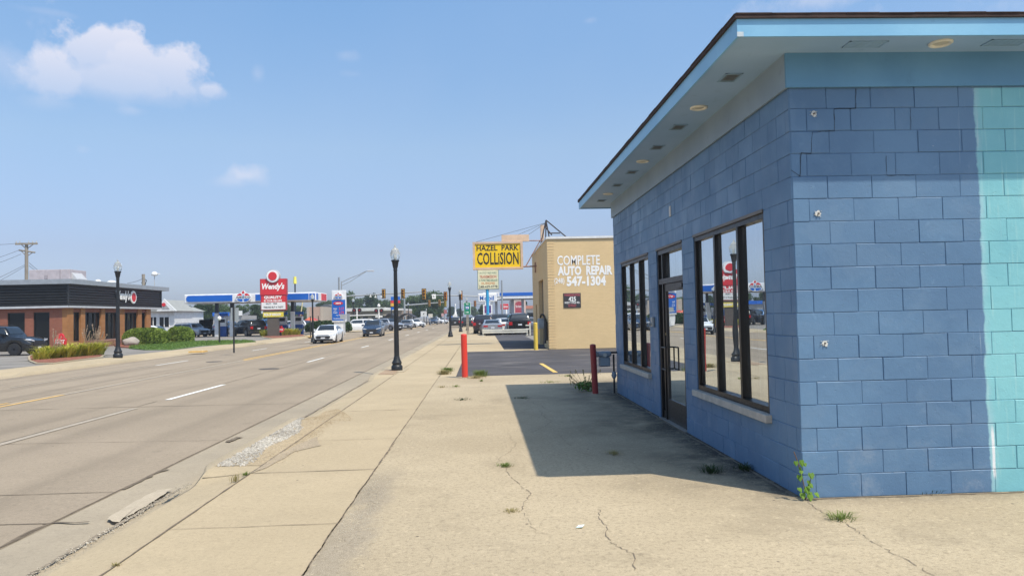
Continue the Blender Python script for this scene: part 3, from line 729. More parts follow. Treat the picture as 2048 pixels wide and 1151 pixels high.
MB().box(X0+.02, X0+.027, a+.10, b-.10, .34, 1.97).build('glass', M_GLASS, leaf)
h = MB(); hy = b-.06
hy = b-.03; h.tube([(X0, hy, 1.12), (X0-.075, hy, 1.12), (X0-.075, hy-.02, 1.12)], .012).tube([(X0-.075, hy, 1.12), (X0-.075, hy-.0, .79), (X0, hy, .79)], .012)
h.tube([(X0-.075, hy, 1.12), (X0-.075, hy-.26, 1.12), (X0-.075, hy-.26, .79), (X0-.075, hy, .79)], .012)
h.build('handle', M_FRAME, leaf)
MB().cyl((X0-.006, hy, 1.32), (X0, hy, 1.32), .02, n=12).build('lock', mat('brass', (.6, .5, .3), .3, .9), leaf)
MB().box(X0-.03, X0+.0, a+.02, a+.30, 2.0, 2.06).build('closer', M_FRAME, leaf)
MB().box(BX-.03, BX+.14, y0+.01, y1-.01, .002, .012).build('threshold', mat('alu_threshold', (.42, .40, .37), .45, .7), df)
# small fixtures left on the wall
p = MB().box(BX-.05, BX-.004, 11.83, 11.93, 1.42, 1.58, bev=.008).cyl((BX-.09, 11.88, 1.47), (BX-.05, 11.88, 1.47), .02)
p.build('wall_bracket', mat('old_galvanised', (.42, .42, .40), .5, .4), bw)
M_PLT = mat('bare_anchor', (.60, .60, .56), .7, var=.5, scale=40, bump=.5)
for (px, py) in ((1627, 228), (1636, 427), (1649, 686)):
    c = P(px, py, BY); a = MB()
    vs = [(c.x, BY-.006, c.z)]
    for k in range(14):
        t = 2*math.pi*k/14; r = .026*rb.uniform(.75, 1.25); vs.append((c.x+r*math.cos(t), BY-.0055, c.z+r*math.sin(t)))
    a.add(vs, [(0, 1+k, 1+(k+1) % 14) for k in range(14)])
    for (dx, dz) in ((.028, .02), (-.03, .018), (.02, -.028), (-.034, -.01)): a.lathe([(.006, 0), (.004, .003)], (c.x+dx, BY-.006, c.z+dz), 6)
    o = a.build('anchor_scar', M_PLT, bw)
    MB().cyl((c.x, BY-.02, c.z), (c.x, BY, c.z), .007, n=8).build('bolt', mat('rust_bolt', (.12, .09, .07), .7, .5), o)
MB().box(BX-.012, BX-.004, 10.62, 10.70, 3.05, 3.2).build('conduit_patch', mat('white_patch', (.62, .6, .55), .7), bw)
# ------------------------------------------------------------------ gas meter, posts
gm = thing('gas_meter', 'grey gas meter on black pipes beside the blue wall corner', 'gas meter', (2.45, 15.3, 0))
M_MET = mat('meter_grey', (.27, .32, .37), .55, .2); M_PIPE = mat('pipe_black', (.03, .032, .035), .5, .4)
g0 = Vector((2.5, 15.25, 0)); zc = .78
MB().box(2.40, 2.63, 15.17, 15.33, .56, .76, bev=.02).box(2.37, 2.66, 15.16, 15.34, .76, .87, bev=.03).cyl((2.515, 15.14, .80), (2.515, 15.17, .80), .055, n=16).box(2.42, 2.61, 15.15, 15.16, .58, .74).build('meter_body', M_MET, gm, bevel=.004)
MB().cyl((2.515, 15.13, .80), (2.515, 15.142, .80), .04, n=16).build('dial', mat('dial_pale', (.5, .5, .46), .4), gm)
MB().cyl((2.30, 15.22, .82), (2.38, 15.22, .82), .04, n=12).lathe([(.05, 0), (.06, .02), (.05, .09), (.03, .12)], (2.34, 15.22, .76), 12).build('regulator', mat('regulator_silver', (.35, .36, .36), .4, .5), gm)
MB().tube([(2.72, 15.3, 0), (2.72, 15.3, .80)], .020).tube([(2.6, 15.28, .84), (2.79, 15.28, .84), (2.9, 15.28, .84)], .020).build('pipe', M_PIPE, gm)
MB().lathe([(.025, .30), (.045, .33), (.045, .42), (.025, .45)], (2.72, 15.3, 0), 10).box(2.67, 2.77, 15.27, 15.33, .35, .39).build('valve', M_MET, gm)
def bollard(name, label, x, y, h, r, col, lean=0):
    t = thing(name, label, 'bollard', (x, y, 0))
    m = MatB(name+'_paint'); c = m.mixc(m.ramp(m.noise(7, 5, .7), .62, .7), col, tuple(q*.55 for q in col)); c = m.mixc(m.ramp(m.noise(30, 3), .7, .75), c, (.5, .45, .4))
    m.bump(m.noise(25, 3), .2, .004); m.out(c, .5)
    MB().cyl((x, y, 0), (x+lean, y, h-.02), r, n=20).lathe([(r, h-.021), (r*.96, h-.006), (r*.7, h+.004), (r*.2, h+.010)], (x+lean, y, 0), 20).build('post', m.m, t)
    MB().lathe([(r+.045, -.002), (r+.035, .014), (r+.004, .02)], (x, y, 0), 18).build('collar', mat('post_collar', (.30, .24, .17), .9, bump=.4), t)
b = G(930, 755); bollard('safety_bollard', 'bright red steel bollard at the front edge of the asphalt lot', b.x, b.y, 1.17, .083, (.66, .045, .028), -.01)
b = G(1191, 788); bollard('safety_bollard', 'dark maroon steel bollard beside the gas meter', b.x, b.y, 1.02, .062, (.30, .03, .028), -.03)
b = G(1072, 700); bollard('safety_bollard', 'yellow steel bollard at the corner of the tan building', b.x, b.y, 1.27, .095, (.72, .50, .07))
# ================================================================== tan auto repair building
def brickmat(name, c1, c2, mortar, bw_=.2, bh=.067, bump=.5, axis_mix=True, var=.6):
    m = MatB(name); g = m.n('ShaderNodeNewGeometry'); 
    s = m.n('ShaderNodeSeparateXYZ'); m.l(g.outputs['Position'], s.inputs[0]); 
    u = m.mth('ADD', s.outputs[0], s.outputs[1]); cb_ = m.n('ShaderNodeCombineXYZ'); m.l(u, cb_.inputs[0]); m.l(s.outputs[2], cb_.inputs[1])
    b = m.n('ShaderNodeTexBrick'); m.l(cb_.outputs[0], b.inputs['Vector']); b.inputs['Scale'].default_value = 1
    b.inputs['Color1'].default_value = (*c1, 1); b.inputs['Color2'].default_value = (*c2, 1); b.inputs['Mortar'].default_value = (*mortar, 1)
    b.inputs['Brick Width'].default_value = bw_; b.inputs['Row Height'].default_value = bh; b.inputs['Mortar Size'].default_value = .006; b.inputs['Mortar Smooth'].default_value = .3
    c = m.mixc(m.mth('MULTIPLY', m.ramp(m.noise(.6, 6, .65), .4, .7), .35), b.outputs['Color'], tuple(x*var for x in c1))
    c = m.mixc(m.mth('MULTIPLY', m.ramp(m.noise(2.5, 5, .7, stretch=(1, 1, 5)), .6, .72), .35), c, tuple(x*.72 for x in c1))
    inv = m.mth('SUBTRACT', 1.0, b.outputs['Fac']); m.bump(m.mth('ADD', inv, m.mth('MULTIPLY', m.noise(20, 3), .3)), bump, .012)
    return m.out(c, .8, 0, .3)
M_TAN = brickmat('tan_painted_brick', (.72, .53, .29), (.68, .50, .27), (.655, .48, .252), var=.80, bump=.22)
M_COP = mat('white_coping', (.72, .72, .70), .5)
TX, TY = 3.17, 34.82; TH = 5.2
tb = thing('auto_repair_building', 'tan painted brick garage with white lettering on its side wall', 'building', (TX, TY, 0))
k = MB().box(TX, 24, TY, TY+.3, 0, TH).box(TX+.3, 24, 45, 45.3, 0, TH).box(23.7, 24, TY+.3, 45, 0, TH)
k.box(TX, TX+.3, TY+.3, 37.6, 0, TH).box(TX, TX+.3, 37.6, 40.6, 3.45, TH).box(TX, TX+.3, 40.6, 42.1, 0, TH).box(TX, TX+.3, 42.1, 43.0, 2.2, TH).box(TX, TX+.3, 43.0, 45.3, 0, TH)
# vertical stack of projecting header bricks at the corner
for z in frange(.05, 5.1, .134): k.box(TX-.02, TX+.32, TY-.012, TY, z, z+.067)
k.build('wall', M_TAN, tb)
MB().box(TX+.3, 23.7, TY+.3, 45, TH-.3, TH-.2).build('roof', mat('roof_tar', (.1, .1, .1), .9), tb)
MB().box(TX-.05, 24.05, TY-.06, TY+.3, TH, TH+.10).box(TX-.05, TX+.3, TY+.3, 45.35, TH, TH+.10).build('coping', M_COP, tb)
MB().box(TX+.2, TX+.24, 37.6, 40.6, 0, 3.45).build('garage_door', mat('garage_door_brown', (.12, .09, .07), .6), tb)
MB().box(TX+.2, TX+.24, 42.1, 43.0, 0, 2.2).build('door', mat('side_door', (.10, .08, .07), .6), tb)
M_LET = mat('letter_white', (.86, .85, .82), .6, var=.05)
def lettering(name, s, x0, y0, x1, y1, Y, **kw):
    a = P(x0, y0, Y); b = P(x1, y1, Y)
    return text(name, s, (a.x+b.x)/2, Y-.004, (a.z+b.z)/2, abs(b.x-a.x), abs(a.z-b.z), kw.pop('m', M_LET), **kw)
lettering('lettering', 'COMPLETE', 1114, 511, 1200, 529, TY, parent=tb, bold=.014)
lettering('lettering', 'AUTO  REPAIR', 1115, 532, 1225, 549, TY, parent=tb, bold=.045)
lettering('lettering', '(248)', 1108, 556, 1129, 569, TY, parent=tb, bold=.02)
lettering('lettering', '547-1304', 1133, 552, 1212, 571, TY, parent=tb, bold=.045)
# parking sign
a, b = P(1126.5, 586, TY), P(1162, 614.5, TY)
ps = thing('parking_sign', 'small black parking sign with red and white print on the tan wall', 'sign', ((a.x+b.x)/2, TY-.03, b.z))
MB().box(a.x, b.x, TY-.03, TY-.003, b.z, a.z, bev=.008).build('panel', mat('sign_black', (.045, .042, .045), .5), ps)
M_RED = mat('sign_red', (.62, .03, .04), .45, var=.06); M_PINK = mat('sign_red_print', (.55, .12, .14), .5)
lettering('lettering', 'PARKING FOR', 1129, 587.5, 1160, 591.5, TY-.03, parent=ps, m=M_PINK, bold=.02)
lettering('lettering', '425', 1137, 593, 1152, 602, TY-.03, parent=ps, bold=.03)
lettering('lettering', 'WEST 9 MILE RD.', 1129, 603, 1160, 606.5, TY-.03, parent=ps, bold=.02)
lettering('lettering', 'OTHERS WILL', 1136, 608, 1153, 610.2, TY-.03, parent=ps, m=M_PINK, bold=.02)
lettering('lettering', 'BE TOWED', 1137, 611, 1152, 613, TY-.03, parent=ps, m=M_PINK, bold=.02)
# electric meter on the corner
em = thing('electric_meter', 'grey electric meter box with black conduits on the tan building corner', 'electric meter', (TX-.15, 36.2, 0))
MB().box(TX-.42, TX-.02, 35.9, 36.5, .95, 1.45, bev=.03).cyl((TX-.22, 35.84, 1.2), (TX-.22, 35.9, 1.2), .16, n=16).build('meter_box', M_MET, em)
MB().tube([(TX-.12, 35.6, .25), (TX-.12, 35.6, 1.5), (TX-.18, 35.62, 1.62), (TX-.28, 35.7, 1.64), (TX-.33, 35.8, 1.5)], .045).tube([(TX-.08, 35.3, .4), (TX-.08, 35.3, 1.3)], .06).build('conduit', M_PIPE, em)
# ------------------------------------------------------------------ collision sign with its roof mast
cs = thing('projecting_sign', 'yellow cabinet sign with two lines of black lettering hung off the tan building', 'sign', (2.4, 41.5, 4.9))
Y = 41.5; a, b = P(945, 484, Y), P(1046.5, 537.5, Y); M_PEACH = mat('sign_frame_peach', (.62, .45, .32), .5, var=.15)
f = MB(); t = .12
f.box(a.x, b.x, Y-.05, Y+.35, b.z, b.z+t).box(a.x, b.x, Y-.05, Y+.35, a.z-t*.9, a.z).box(a.x, a.x+t, Y-.05, Y+.35, b.z+t, a.z-t*.9).box(b.x-t*1.1, b.x, Y-.05, Y+.35, b.z+t, a.z-t*.9)
f.box(a.x+t, b.x-t, Y+.05, Y+.35, b.z+t, a.z-t)
f.build('frame', M_PEACH, cs)
MB().box(a.x+t, b.x-t*1.1, Y, Y+.05, b.z+t, a.z-t*.9).build('face', mat('sign_yellow', (.84, .55, .01), .35, var=.04), cs)
M_BLKL = mat('letter_black', (.02, .02, .02), .5)
lettering('lettering', 'HAZEL  PARK', 953, 490.5, 1037, 500, Y, parent=cs, m=M_BLKL, bold=.02)
lettering('lettering', 'COLLiSION', 954, 505, 1037.5, 528, Y, parent=cs, m=M_BLKL, bold=.015)
c, d = P(1003, 470, Y+.1), P(1058, 483.5, Y+.1); MB().box(c.x, d.x, Y, Y+.3, a.z+.001, c.z).build('upper_box', mat('box_peach', (.66, .47, .32), .6), cs)
mt = MB(); apex = P(1092, 440, 42.0); r_ = .035
feet = [(1085, 472), (1097.5, 470), (1127, 469), (1091.5, 472)]
for p in feet: p = P(*p, 42.0); q = apex+(p-apex)*((apex.z-TH+.1)/(apex.z-p.z)); mt.cyl(apex, q, r_, n=6)
mt.cyl(P(1097, 466, 42), P(1120, 466, 42), r_, n=6).cyl(P(1089, 452, 42), P(1104, 470, 42), r_, n=6)
mt.build('mast', mat('mast_dark', (.05, .04, .04), .7), cs)
M_RUST = mat('rusty_steel', (.30, .17, .13), .8, var=.3)
mt = MB(); mt.cyl(P(1058, 481, 41.6), P(1088, 481, 41.8), .03, n=6).cyl(P(1083, 476, 41.8), P(1051, 533, 41.7), .03, n=6).cyl(P(1046, 533, 41.7), Vector((TX, 41.7, P(1073, 532, 41.7).z)), .04, n=6).cyl(Vector((TX-.08, 41.7, P(1073, 524, 41.7).z)), Vector((TX-.08, 41.7, P(1073, 545, 41.7).z)), .04, n=6)
mt.build('bracket', M_RUST, cs)
gw = MB(); top = apex
for p in (P(951, 484, Y), P(1002, 484, Y), P(1035, 484, Y)): gw.cyl(top+Vector((0, 0, -.15)), p, .012, n=4)
gw.build('guy_wire', mat('wire', (.05, .05, .055), .6), cs)
pb = P(1084, 458, 43); MB().box(pb.x-.08, pb.x+.12, 43, 43.3, TH+.1, pb.z+.25).build('vent_stack', M_PEACH, cs)
# ================================================================== street lamps
M_IRON = mat('lamp_black_iron', (.022, .024, .027), .42, .3, var=.25, scale=5)
gm_ = MatB('lamp_globe'); d_ = gm_.n('ShaderNodeBsdfGlass'); d_.inputs['IOR'].default_value = 1.25; d_.inputs['Roughness'].default_value = .04
tr_ = gm_.n('ShaderNodeBsdfTranslucent'); tr_.inputs['Color'].default_value = (.78, .84, .84, 1); df_ = gm_.n('ShaderNodeBsdfDiffuse'); df_.inputs['Color'].default_value = (.86, .90, .90, 1)
m1 = gm_.n('ShaderNodeMixShader'); m1.inputs[0].default_value = .5; gm_.l(tr_.outputs[0], m1.inputs[1]); gm_.l(df_.outputs[0], m1.inputs[2])
m2 = gm_.n('ShaderNodeMixShader'); m2.inputs[0].default_value = .6; gm_.l(m1.outputs[0], m2.inputs[1]); gm_.l(d_.outputs[0], m2.inputs[2])
gm_.l(m2.outputs[0], gm_.t.nodes['Material Output'].inputs['Surface']); M_GLOBE = gm_.m
def make_lamp():
    t = thing('street_lamp', '', 'street lamp', (0, 0, 0))
    MB().lathe([(.19, 0), (.195, .03), (.195, .15), (.17, .18), (.155, .2), (.155, .24), (.175, .26), (.165, .29), (.12, .38), (.1, .47), (.092, .5)], (0, 0, 0), 20).build('base', M_IRON, t)
    n = 16; f = MB(); prof = [(.088, .5), (.082, 1.1), (.072, 1.9), (.06, 2.9), (.058, 3.42)]
    f.lathe(prof, (0, 0, 0), 16)
    for k in range(8):
        an = 2*math.pi*k/8; q = Vector((math.cos(an), math.sin(an), 0)); f.cyl(q*.078+Vector((0, 0, .5)), q*.052+Vector((0, 0, 3.4)), .012, n=5)
    f.build('pole', M_IRON, t)
    MB().lathe([(.058, 3.42), (.075, 3.44), (.075, 3.47), (.062, 3.49), (.085, 3.56), (.105, 3.66), (.115, 3.74), (.14, 3.76), (.14, 3.80), (.11, 3.81)], (0, 0, 0), 18).build('collar', M_IRON, t)
    gb = MB(); prof = [(.11, 3.81), (.14, 3.86), (.165, 3.98), (.165, 4.06), (.135, 4.09), (.14, 4.10), (.11, 4.17), (.06, 4.22), (.035, 4.235), (.04, 4.26), (.02, 4.30), (.004, 4.345)]
    nn = 32; vs = []
    for r, z in prof:
        for i in range(nn): tt = 2*math.pi*i/nn; rr_ = r*(1+(.045 if i % 2 else -.03)); vs.append((rr_*math.cos(tt), rr_*math.sin(tt), z))
    gb.add(vs, [(k*nn+i, k*nn+(i+1) % nn, (k+1)*nn+(i+1) % nn, (k+1)*nn+i) for k in range(len(prof)-1) for i in range(nn)], True)
    gb.build('globe', M_GLOBE, t)
    MB().lathe([(.03, 3.8), (.045, 3.88), (.045, 3.98), (.02, 4.0)], (0, 0, 0), 10).build('bulb', mat('bulb_housing', (.55, .55, .5), .4), t)
    return t
LG = 'black globe street lamps along the road'
lamp0 = make_lamp(); lamp0['group'] = LG
p = G(794, 740); lamp0.location = (p.x-.0, p.y, -.01); lamp0.scale = (3.97/4.34,)*3; lamp0['label'] = 'nearest black street lamp with clear ribbed globe standing in the pavement at the kerb'
p = G(236, 715); dup(lamp0, p, .3, 'black street lamp standing in front of the brick restaurant across the road', LG, 4.78/4.34)
p = G(901, 673); dup(lamp0, p, .5, 'slim black street lamp left of the red bollard, nearer of the kerb pair', LG, 4.50/4.34)
p = G(921.5, 663); dup(lamp0, p, .9, 'farther black street lamp just behind the other lamp by the green highway sign', LG, 4.43/4.34)
p = G(626, 684); dup(lamp0, Vector((p.x, p.y, 0)), .2, 'black street lamp beside the petrol station canopy, behind the white sedan', LG, (P(626, 586, p.y).z)/4.34)
for px, yt, Y, lb in ((707, 594, 112, 'street lamp with round white globe before the long low brown store'), (817, 603, 135, 'small far street lamp near the traffic light pole right of the nearest lamp'), (853, 615, 170, 'tiny far street lamp in front of the trees right of the square grey road sign'), (863, 619, 190, 'tiniest far street lamp before the trees down the road'), (934, 592, 84, 'black street lamp standing behind the green highway sign')):
    q = P(px, 640, Y); dup(lamp0, (q.x, Y, -.1), 0, lb, LG, P(px, yt, Y).z/4.34)
MB_pad = MB().box(lamp0.location.x-.42, lamp0.location.x+.30, 22.7, 24.2, -.05, .004)
struct(MB_pad.build('lamp_footing', M_CURB))
struct(MB().box(-3.08, -2.62, 21.9, 23.9, -.1, .0055).build('brick_paver_strip', brickmat('paver_brick', (.36, .24, .15), (.42, .31, .2), (.34, .28, .2), .2, .1)))
# ================================================================== vegetation helpers
def leafmat(name, a, b, rough=.6, trans=.25):
    m = MatB(name); f = m.noise(1.3, 3); g = m.n('ShaderNodeNewGeometry')
    c = m.mixc(m.mth('ADD', m.mth('MULTIPLY', g.outputs['Random Per Island'], .6), m.mth('MULTIPLY', m.ramp(f, .3, .7), .4)), a, b)
    m.out(c, rough, 0, .3)
    t = m.n('ShaderNodeBsdfTranslucent'); m.l(c, t.inputs['Color']); mx = m.n('ShaderNodeMixShader'); mx.inputs[0].default_value = trans
    m.l(m.b.outputs[0], mx.inputs[1]); m.l(t.outputs[0], mx.inputs[2]); m.l(mx.outputs[0], m.t.nodes['Material Output'].inputs['Surface']); return m.m
M_LEAF = leafmat('leaf_green', (.04, .075, .022), (.11, .17, .045))
M_LEAFD = leafmat('leaf_dark', (.022, .048, .02), (.065, .11, .036))
M_HEDGE = leafmat('hedge_leaf', (.085, .14, .018), (.27, .35, .055))
M_HEDGED = leafmat('hedge_dark_leaf', (.016, .04, .012), (.055, .10, .025))
M_GRASS = leafmat('grass_blade', (.11, .17, .03), (.22, .28, .07), trans=.35)
M_GRASSD = leafmat('grass_dry', (.26, .22, .09), (.40, .34, .16), trans=.3)
M_LILY = leafmat('lily_blade', (.30, .34, .03), (.74, .68, .13), trans=.4)
M_PLUME = leafmat('plume', (.30, .21, .15), (.55, .42, .31), trans=.3)
M_VINE = leafmat('vine_leaf', (.08, .19, .02), (.22, .37, .05), trans=.4)
M_BARK = mat('bark', (.09, .07, .05), .9, bump=.6)
def leafcloud(mb, c, rx, ry, rz, n, s, rnd, shell=.55):
    for _ in range(n):
        u = rnd.uniform(-1, 1); a = rnd.uniform(0, 2*math.pi); q = math.sqrt(1-u*u)
        r = rnd.uniform(shell, 1)**.6
        p = Vector((c[0]+rx*r*q*math.cos(a), c[1]+ry*r*q*math.sin(a), c[2]+rz*r*u))
        d = Vector((rnd.gauss(0, 1), rnd.gauss(0, 1), rnd.gauss(0, .7))).normalized(); e = d.orthogonal().normalized(); e = (e*math.cos(a*3)+d.cross(e)*math.sin(a*3)); k = d.cross(e)
        ss = s*rnd.uniform(.6, 1.3)
        mb.add([p-e*ss, p+k*ss*.5, p+e*ss, p-k*ss*.5], [(0, 1, 2, 3)])
def make_tree(h, w, seed, m, conic=False, dens=1.0):
    rnd = random.Random(seed); t = thing('tree', '', 'tree', (0, 0, 0)); tr = MB()
    tr.cyl((0, 0, -.3), (rnd.uniform(-.2, .2), 0, h*.5), h*.028, h*.014, n=8)
    cr = MB(); n = 16
    for i in range(n):
        zt = rnd.uniform(.30, .92); 
        ww = (1-zt)*1.1+.12 if conic else math.sqrt(max(.05, 1-((zt-.55)/.5)**2))
        a = rnd.uniform(0, 2*math.pi); rr_ = rnd.uniform(.2, .8)*w*.5*ww
        c = (rr_*math.cos(a), rr_*math.sin(a), h*zt); s = rnd.uniform(.13, .24)*w*(.7 if conic else 1)
        if i < 7: tr.cyl((0, 0, h*.25+h*.03*i), c, h*.010, h*.004, n=5)
        leafcloud(cr, c, s*1.1, s*1.1, s*.8, int(230*dens), .034*w+.06, rnd, .3)
    leafcloud(cr, (0, 0, h*.58), w*.33, w*.33, h*.28, int(500*dens), .05*w, rnd, .1)
    tr.build('trunk', M_BARK, t, fix=False); cr.build('crown', m, t, fix=False); return t
TG = 'trees in the background'
protos = [make_tree(10, 9, 1, M_LEAF), make_tree(10, 8, 2, M_LEAFD), make_tree(11, 6.5, 3, M_LEAFD, True), make_tree(10, 10, 5, M_LEAF)]
used = [False]*4
def tree(k, px, ytop, Y, wpx, label, zb=-.1):
    q = P(px, 640, Y); h = P(px, ytop, Y).z-zb; w = wpx/FPX*Y
    bh = (10, 10, 11, 10)[k]; bw_ = (9, 8, 6.5, 10)[k]
    sc = (w/bw_*.95, w/bw_*.95, h/bh*.97)
    if not used[k]:
        used[k] = True; o = protos[k]; o.location = (q.x, Y, zb); o.scale = sc; o['label'] = label; o['group'] = TG; return o
    return dup(protos[k], (q.x, Y, zb), (px*7.3) % 6.28, label, TG, sc)
for a in ((0, 349, 604, 190, 34, 'hazy tall tree just right of the white gabled building'), (3, 372, 613, 150, 36, 'round pale green tree left of the petrol canopy column'),
          (1, 398, 606, 135, 42, 'dark green tree behind the car with its bonnet raised'), (1, 421, 603, 140, 40, 'dark tree directly behind the left petrol canopy column'),
          (0, 455, 612, 170, 40, 'mid green tree seen behind the back of the grey sign'), (3, 482, 610, 185, 44, 'tree seen under the canopy emblem'), (1, 512, 607, 150, 36, 'dark bushy tree just left of the red pylon sign'),
          (2, 538, 604, 130, 34, 'dark tree directly behind the pylon sign base'), (3, 566, 607, 185, 32, 'tree between the pylon sign and the right canopy column'),
          (0, 604, 610, 210, 40, 'tree behind the right canopy column'), (1, 640, 604, 230, 40, 'tree behind the far pink brick block'), (0, 655, 598, 240, 40, 'tree behind the tall blue price sign, left side'),
          (3, 692, 584, 220, 44, 'round tree right of the blue price sign'), (0, 716, 594, 250, 40, 'lower tree behind the far globe lamp'), (1, 742, 586, 215, 40, 'dark tree behind the left traffic light'),
          (2, 750, 580, 225, 24, 'pointed tree top rising above the left traffic light arm'), (3, 768, 600, 240, 44, 'tree left of the nearest lamp pole'), (0, 800, 596, 230, 46, 'tree right of the nearest lamp pole'),
          (3, 826, 592, 200, 56, 'broad tree at the middle of the tree row beyond the junction'), (1, 848, 586, 190, 44, 'dark tree behind the third traffic light'), (3, 868, 584, 195, 50, 'tallest broad tree behind the white regulatory sign'),
          (0, 882, 600, 210, 26, 'right end tree of the row beyond the junction'), (1, 903, 612, 320, 24, 'far hazy tree at the end of the road, left side'), (0, 948, 612, 330, 30, 'far hazy tree at the end of the road, right side'),
          (1, 965, 608, 170, 22, 'tree behind the pole of the blue advertising sign'), (2, 1052, 598, 190, 16, 'dark tree seen over the orange roof'), (1, 920, 616, 380, 20, 'farthest hazy tree at the road vanishing point'),
          (0, 328, 612, 210, 26, 'hazy tree hidden mostly behind the white gable'), (3, 440, 608, 230, 46, 'hazy tree far behind the canopy column'), (3, 585, 612, 260, 50, 'hazy tree far behind the orange cabinet'),
          (1, 676, 606, 300, 50, 'hazy tree far behind the price sign'), (3, 790, 602, 320, 60, 'hazy tree far behind the yellow and blue sign')):
    tree(*a)
# clipped hedges
def hedge(label, c, rx, ry, h, m, n, rzz=0, seed=1, s=.07):
    t = thing('clipped_shrub', label, 'shrub', c, 'clipped shrubs'); rnd = random.Random(seed)
    core = MB(); nn = 18; prof = [(.55, .05), (.92, .3), (.98, .55), (.85, .8), (.55, .94), (.1, 1.0)]
    vs = []
    for r, z in prof:
        for i in range(nn): a = 2*math.pi*i/nn; vs.append((c.x+rx*.9*r*math.cos(a), c.y+ry*.9*r*math.sin(a), c.z+z*h*.92))
    core.add(vs, [(k*nn+i, k*nn+(i+1) % nn, (k+1)*nn+(i+1) % nn, (k+1)*nn+i) for k in range(len(prof)-1) for i in range(nn)], True)
    core.add([vs[-nn+i] for i in range(nn)], [tuple(range(nn))])
    core.build('inner_growth', M_LEAFD, t)
    lf = MB()
    for _ in range(n):
        a = rnd.uniform(0, 2*math.pi); ct = rnd.uniform(-.25, 1); z = ct; q = (1-abs(ct)**3)**(1/3)
        bmp = 1+.07*mnoise.noise(Vector((math.cos(a)*2.2, math.sin(a)*2.2, ct*2+seed)))+rnd.uniform(-.06, .03)
        p = Vector((c.x+rx*q*math.cos(a)*bmp, c.y+ry*q*math.sin(a)*bmp, c.z+h*.32+h*.68*z*bmp if z > 0 else c.z+h*.32+h*.9*z))
        d = Vector((rnd.gauss(0, 1), rnd.gauss(0, 1), rnd.gauss(.3, 1))).normalized(); e = d.orthogonal().normalized(); kk = d.cross(e); ss = s*rnd.uniform(.6, 1.4)
        lf.add([p-e*ss, p+kk*ss*.5, p+e*ss, p-kk*ss*.5], [(0, 1, 2, 3)])
    lf.build('foliage', m, t, fix=False); return t
def hpx(x0, x1, yb, yt, dep=1.0):       # footprint centre, half width and height of a shrub from its outline
    a = G(x0, yb); b = G(x1, yb); c = (a+b)/2; r = (b.x-a.x)/2; q = P((x0+x1)/2, 640, c.y+r*dep); return Vector((q.x, q.y, 0)), r*q.y/c.y, P((x0+x1)/2, yt, q.y).z
c, r_, h = hpx(258, 325, 690, 656, .5); hedge('long clipped shrub nearest the brick restaurant on the lawn edge', c, r_*.98, r_*.55, h, M_HEDGE, 6000, seed=2, s=.085)
c, r_, h = hpx(343, 378, 685, 653, .9); hedge('rounder clipped shrub right of the long one, on the lawn edge', c, r_*1.06, r_*1.0, h, M_HEDGE, 4500, seed=3, s=.085)
c, r_, h = hpx(622, 692, 664, 641, .6); hedge('long dark clipped hedge below the price sign behind the white sedan', c, r_*1.04, r_*.45, h, M_HEDGED, 5000, seed=4, s=.12)
c, r_, h = hpx(693, 716, 653, 633, 1); hedge('small dark shrub at the left end of the brown store', c, r_*1.2, r_*.9, h, M_HEDGED, 900, seed=6, s=.2)
# boulder
t = G(262, 692); bo = MB(); bm = bmesh.new(); bmesh.ops.create_icosphere(bm, subdivisions=3, radius=1)
for v in bm.verts:
    n_ = mnoise.noise(v.co*1.3+Vector((3, 1, 0)))*.25+mnoise.noise(v.co*4)*.06; v.co = v.co*(1+n_)
bm.verts.index_update(); bo.add([(t.x+v.co.x*.55, t.y+v.co.y*.45, .28+v.co.z*.36) for v in bm.verts], [[v.index for v in f_.verts] for f_ in bm.faces], True); bm.free()
tag(bo.build('boulder', mat('boulder_stone', (.34, .30, .26), .9, bump=.5)), 'pale rounded boulder at the left end of the long clipped shrub', 'boulder')
# grasses
def blades(mb, c, n, h, spread, w, rnd, lean=.5, up=0.0):
    for _ in range(n):
        a = rnd.uniform(0, 2*math.pi); r = rnd.uniform(0, spread)*rnd.random()**.3
        b = Vector((c[0]+r*math.cos(a), c[1]+r*math.sin(a), c[2]))
        hh = h*rnd.uniform(.5, 1.1); a2 = a+rnd.uniform(-.9, .9); l = lean*hh*rnd.uniform(.3, 1.2)
        d = Vector((math.cos(a2), math.sin(a2), 0)); s = Vector((-d.y, d.x, 0))*w*.5*rnd.uniform(.7, 1.3)
        m_ = b+d*l*.35+Vector((0, 0, hh*.62)); tp = b+d*l+Vector((0, 0, hh*(1-.25*lean+up)))
        mb.add([b-s, b+s, m_+s*.8, m_-s*.8, tp], [(0, 1, 2, 3), (3, 2, 4)])
def make_lily(seed, plume=True):
    rnd = random.Random(seed); t = thing('ornamental_grass', '', 'plant', (0, 0, 0)); m = MB(); blades(m, (0, 0, 0), 60, .66, .20, .05, rnd, 1.1); m.build('foliage', M_LILY, t, fix=False)
    if plume:
        m = MB()
        for _ in range(9):
            a = rnd.uniform(0, 6.28); b = Vector((.1*math.cos(a), .1*math.sin(a), .3)); tp = Vector((rnd.uniform(-.25, .25), rnd.uniform(-.2, .2), rnd.uniform(.75, 1.12)))
            m.cyl(b, tp, .006, n=4); dd = (tp-b).normalized()
            for k in range(10): p = tp-dd*.025*k; v = Vector((rnd.gauss(0, 1), rnd.gauss(0, 1), rnd.gauss(0, .5))).normalized()*.03; m.add([p-v, p+dd*.04, p+v], [(0, 1, 2)])
        m.build('seed_heads', M_PLUME, t, fix=False)
    return t
LGp = 'yellow green ornamental grasses in the planting beds'
l0 = make_lily(1); l1 = make_lily(2, False)
spots = []
ii = 0; rl = random.Random(9); first = [True, True]
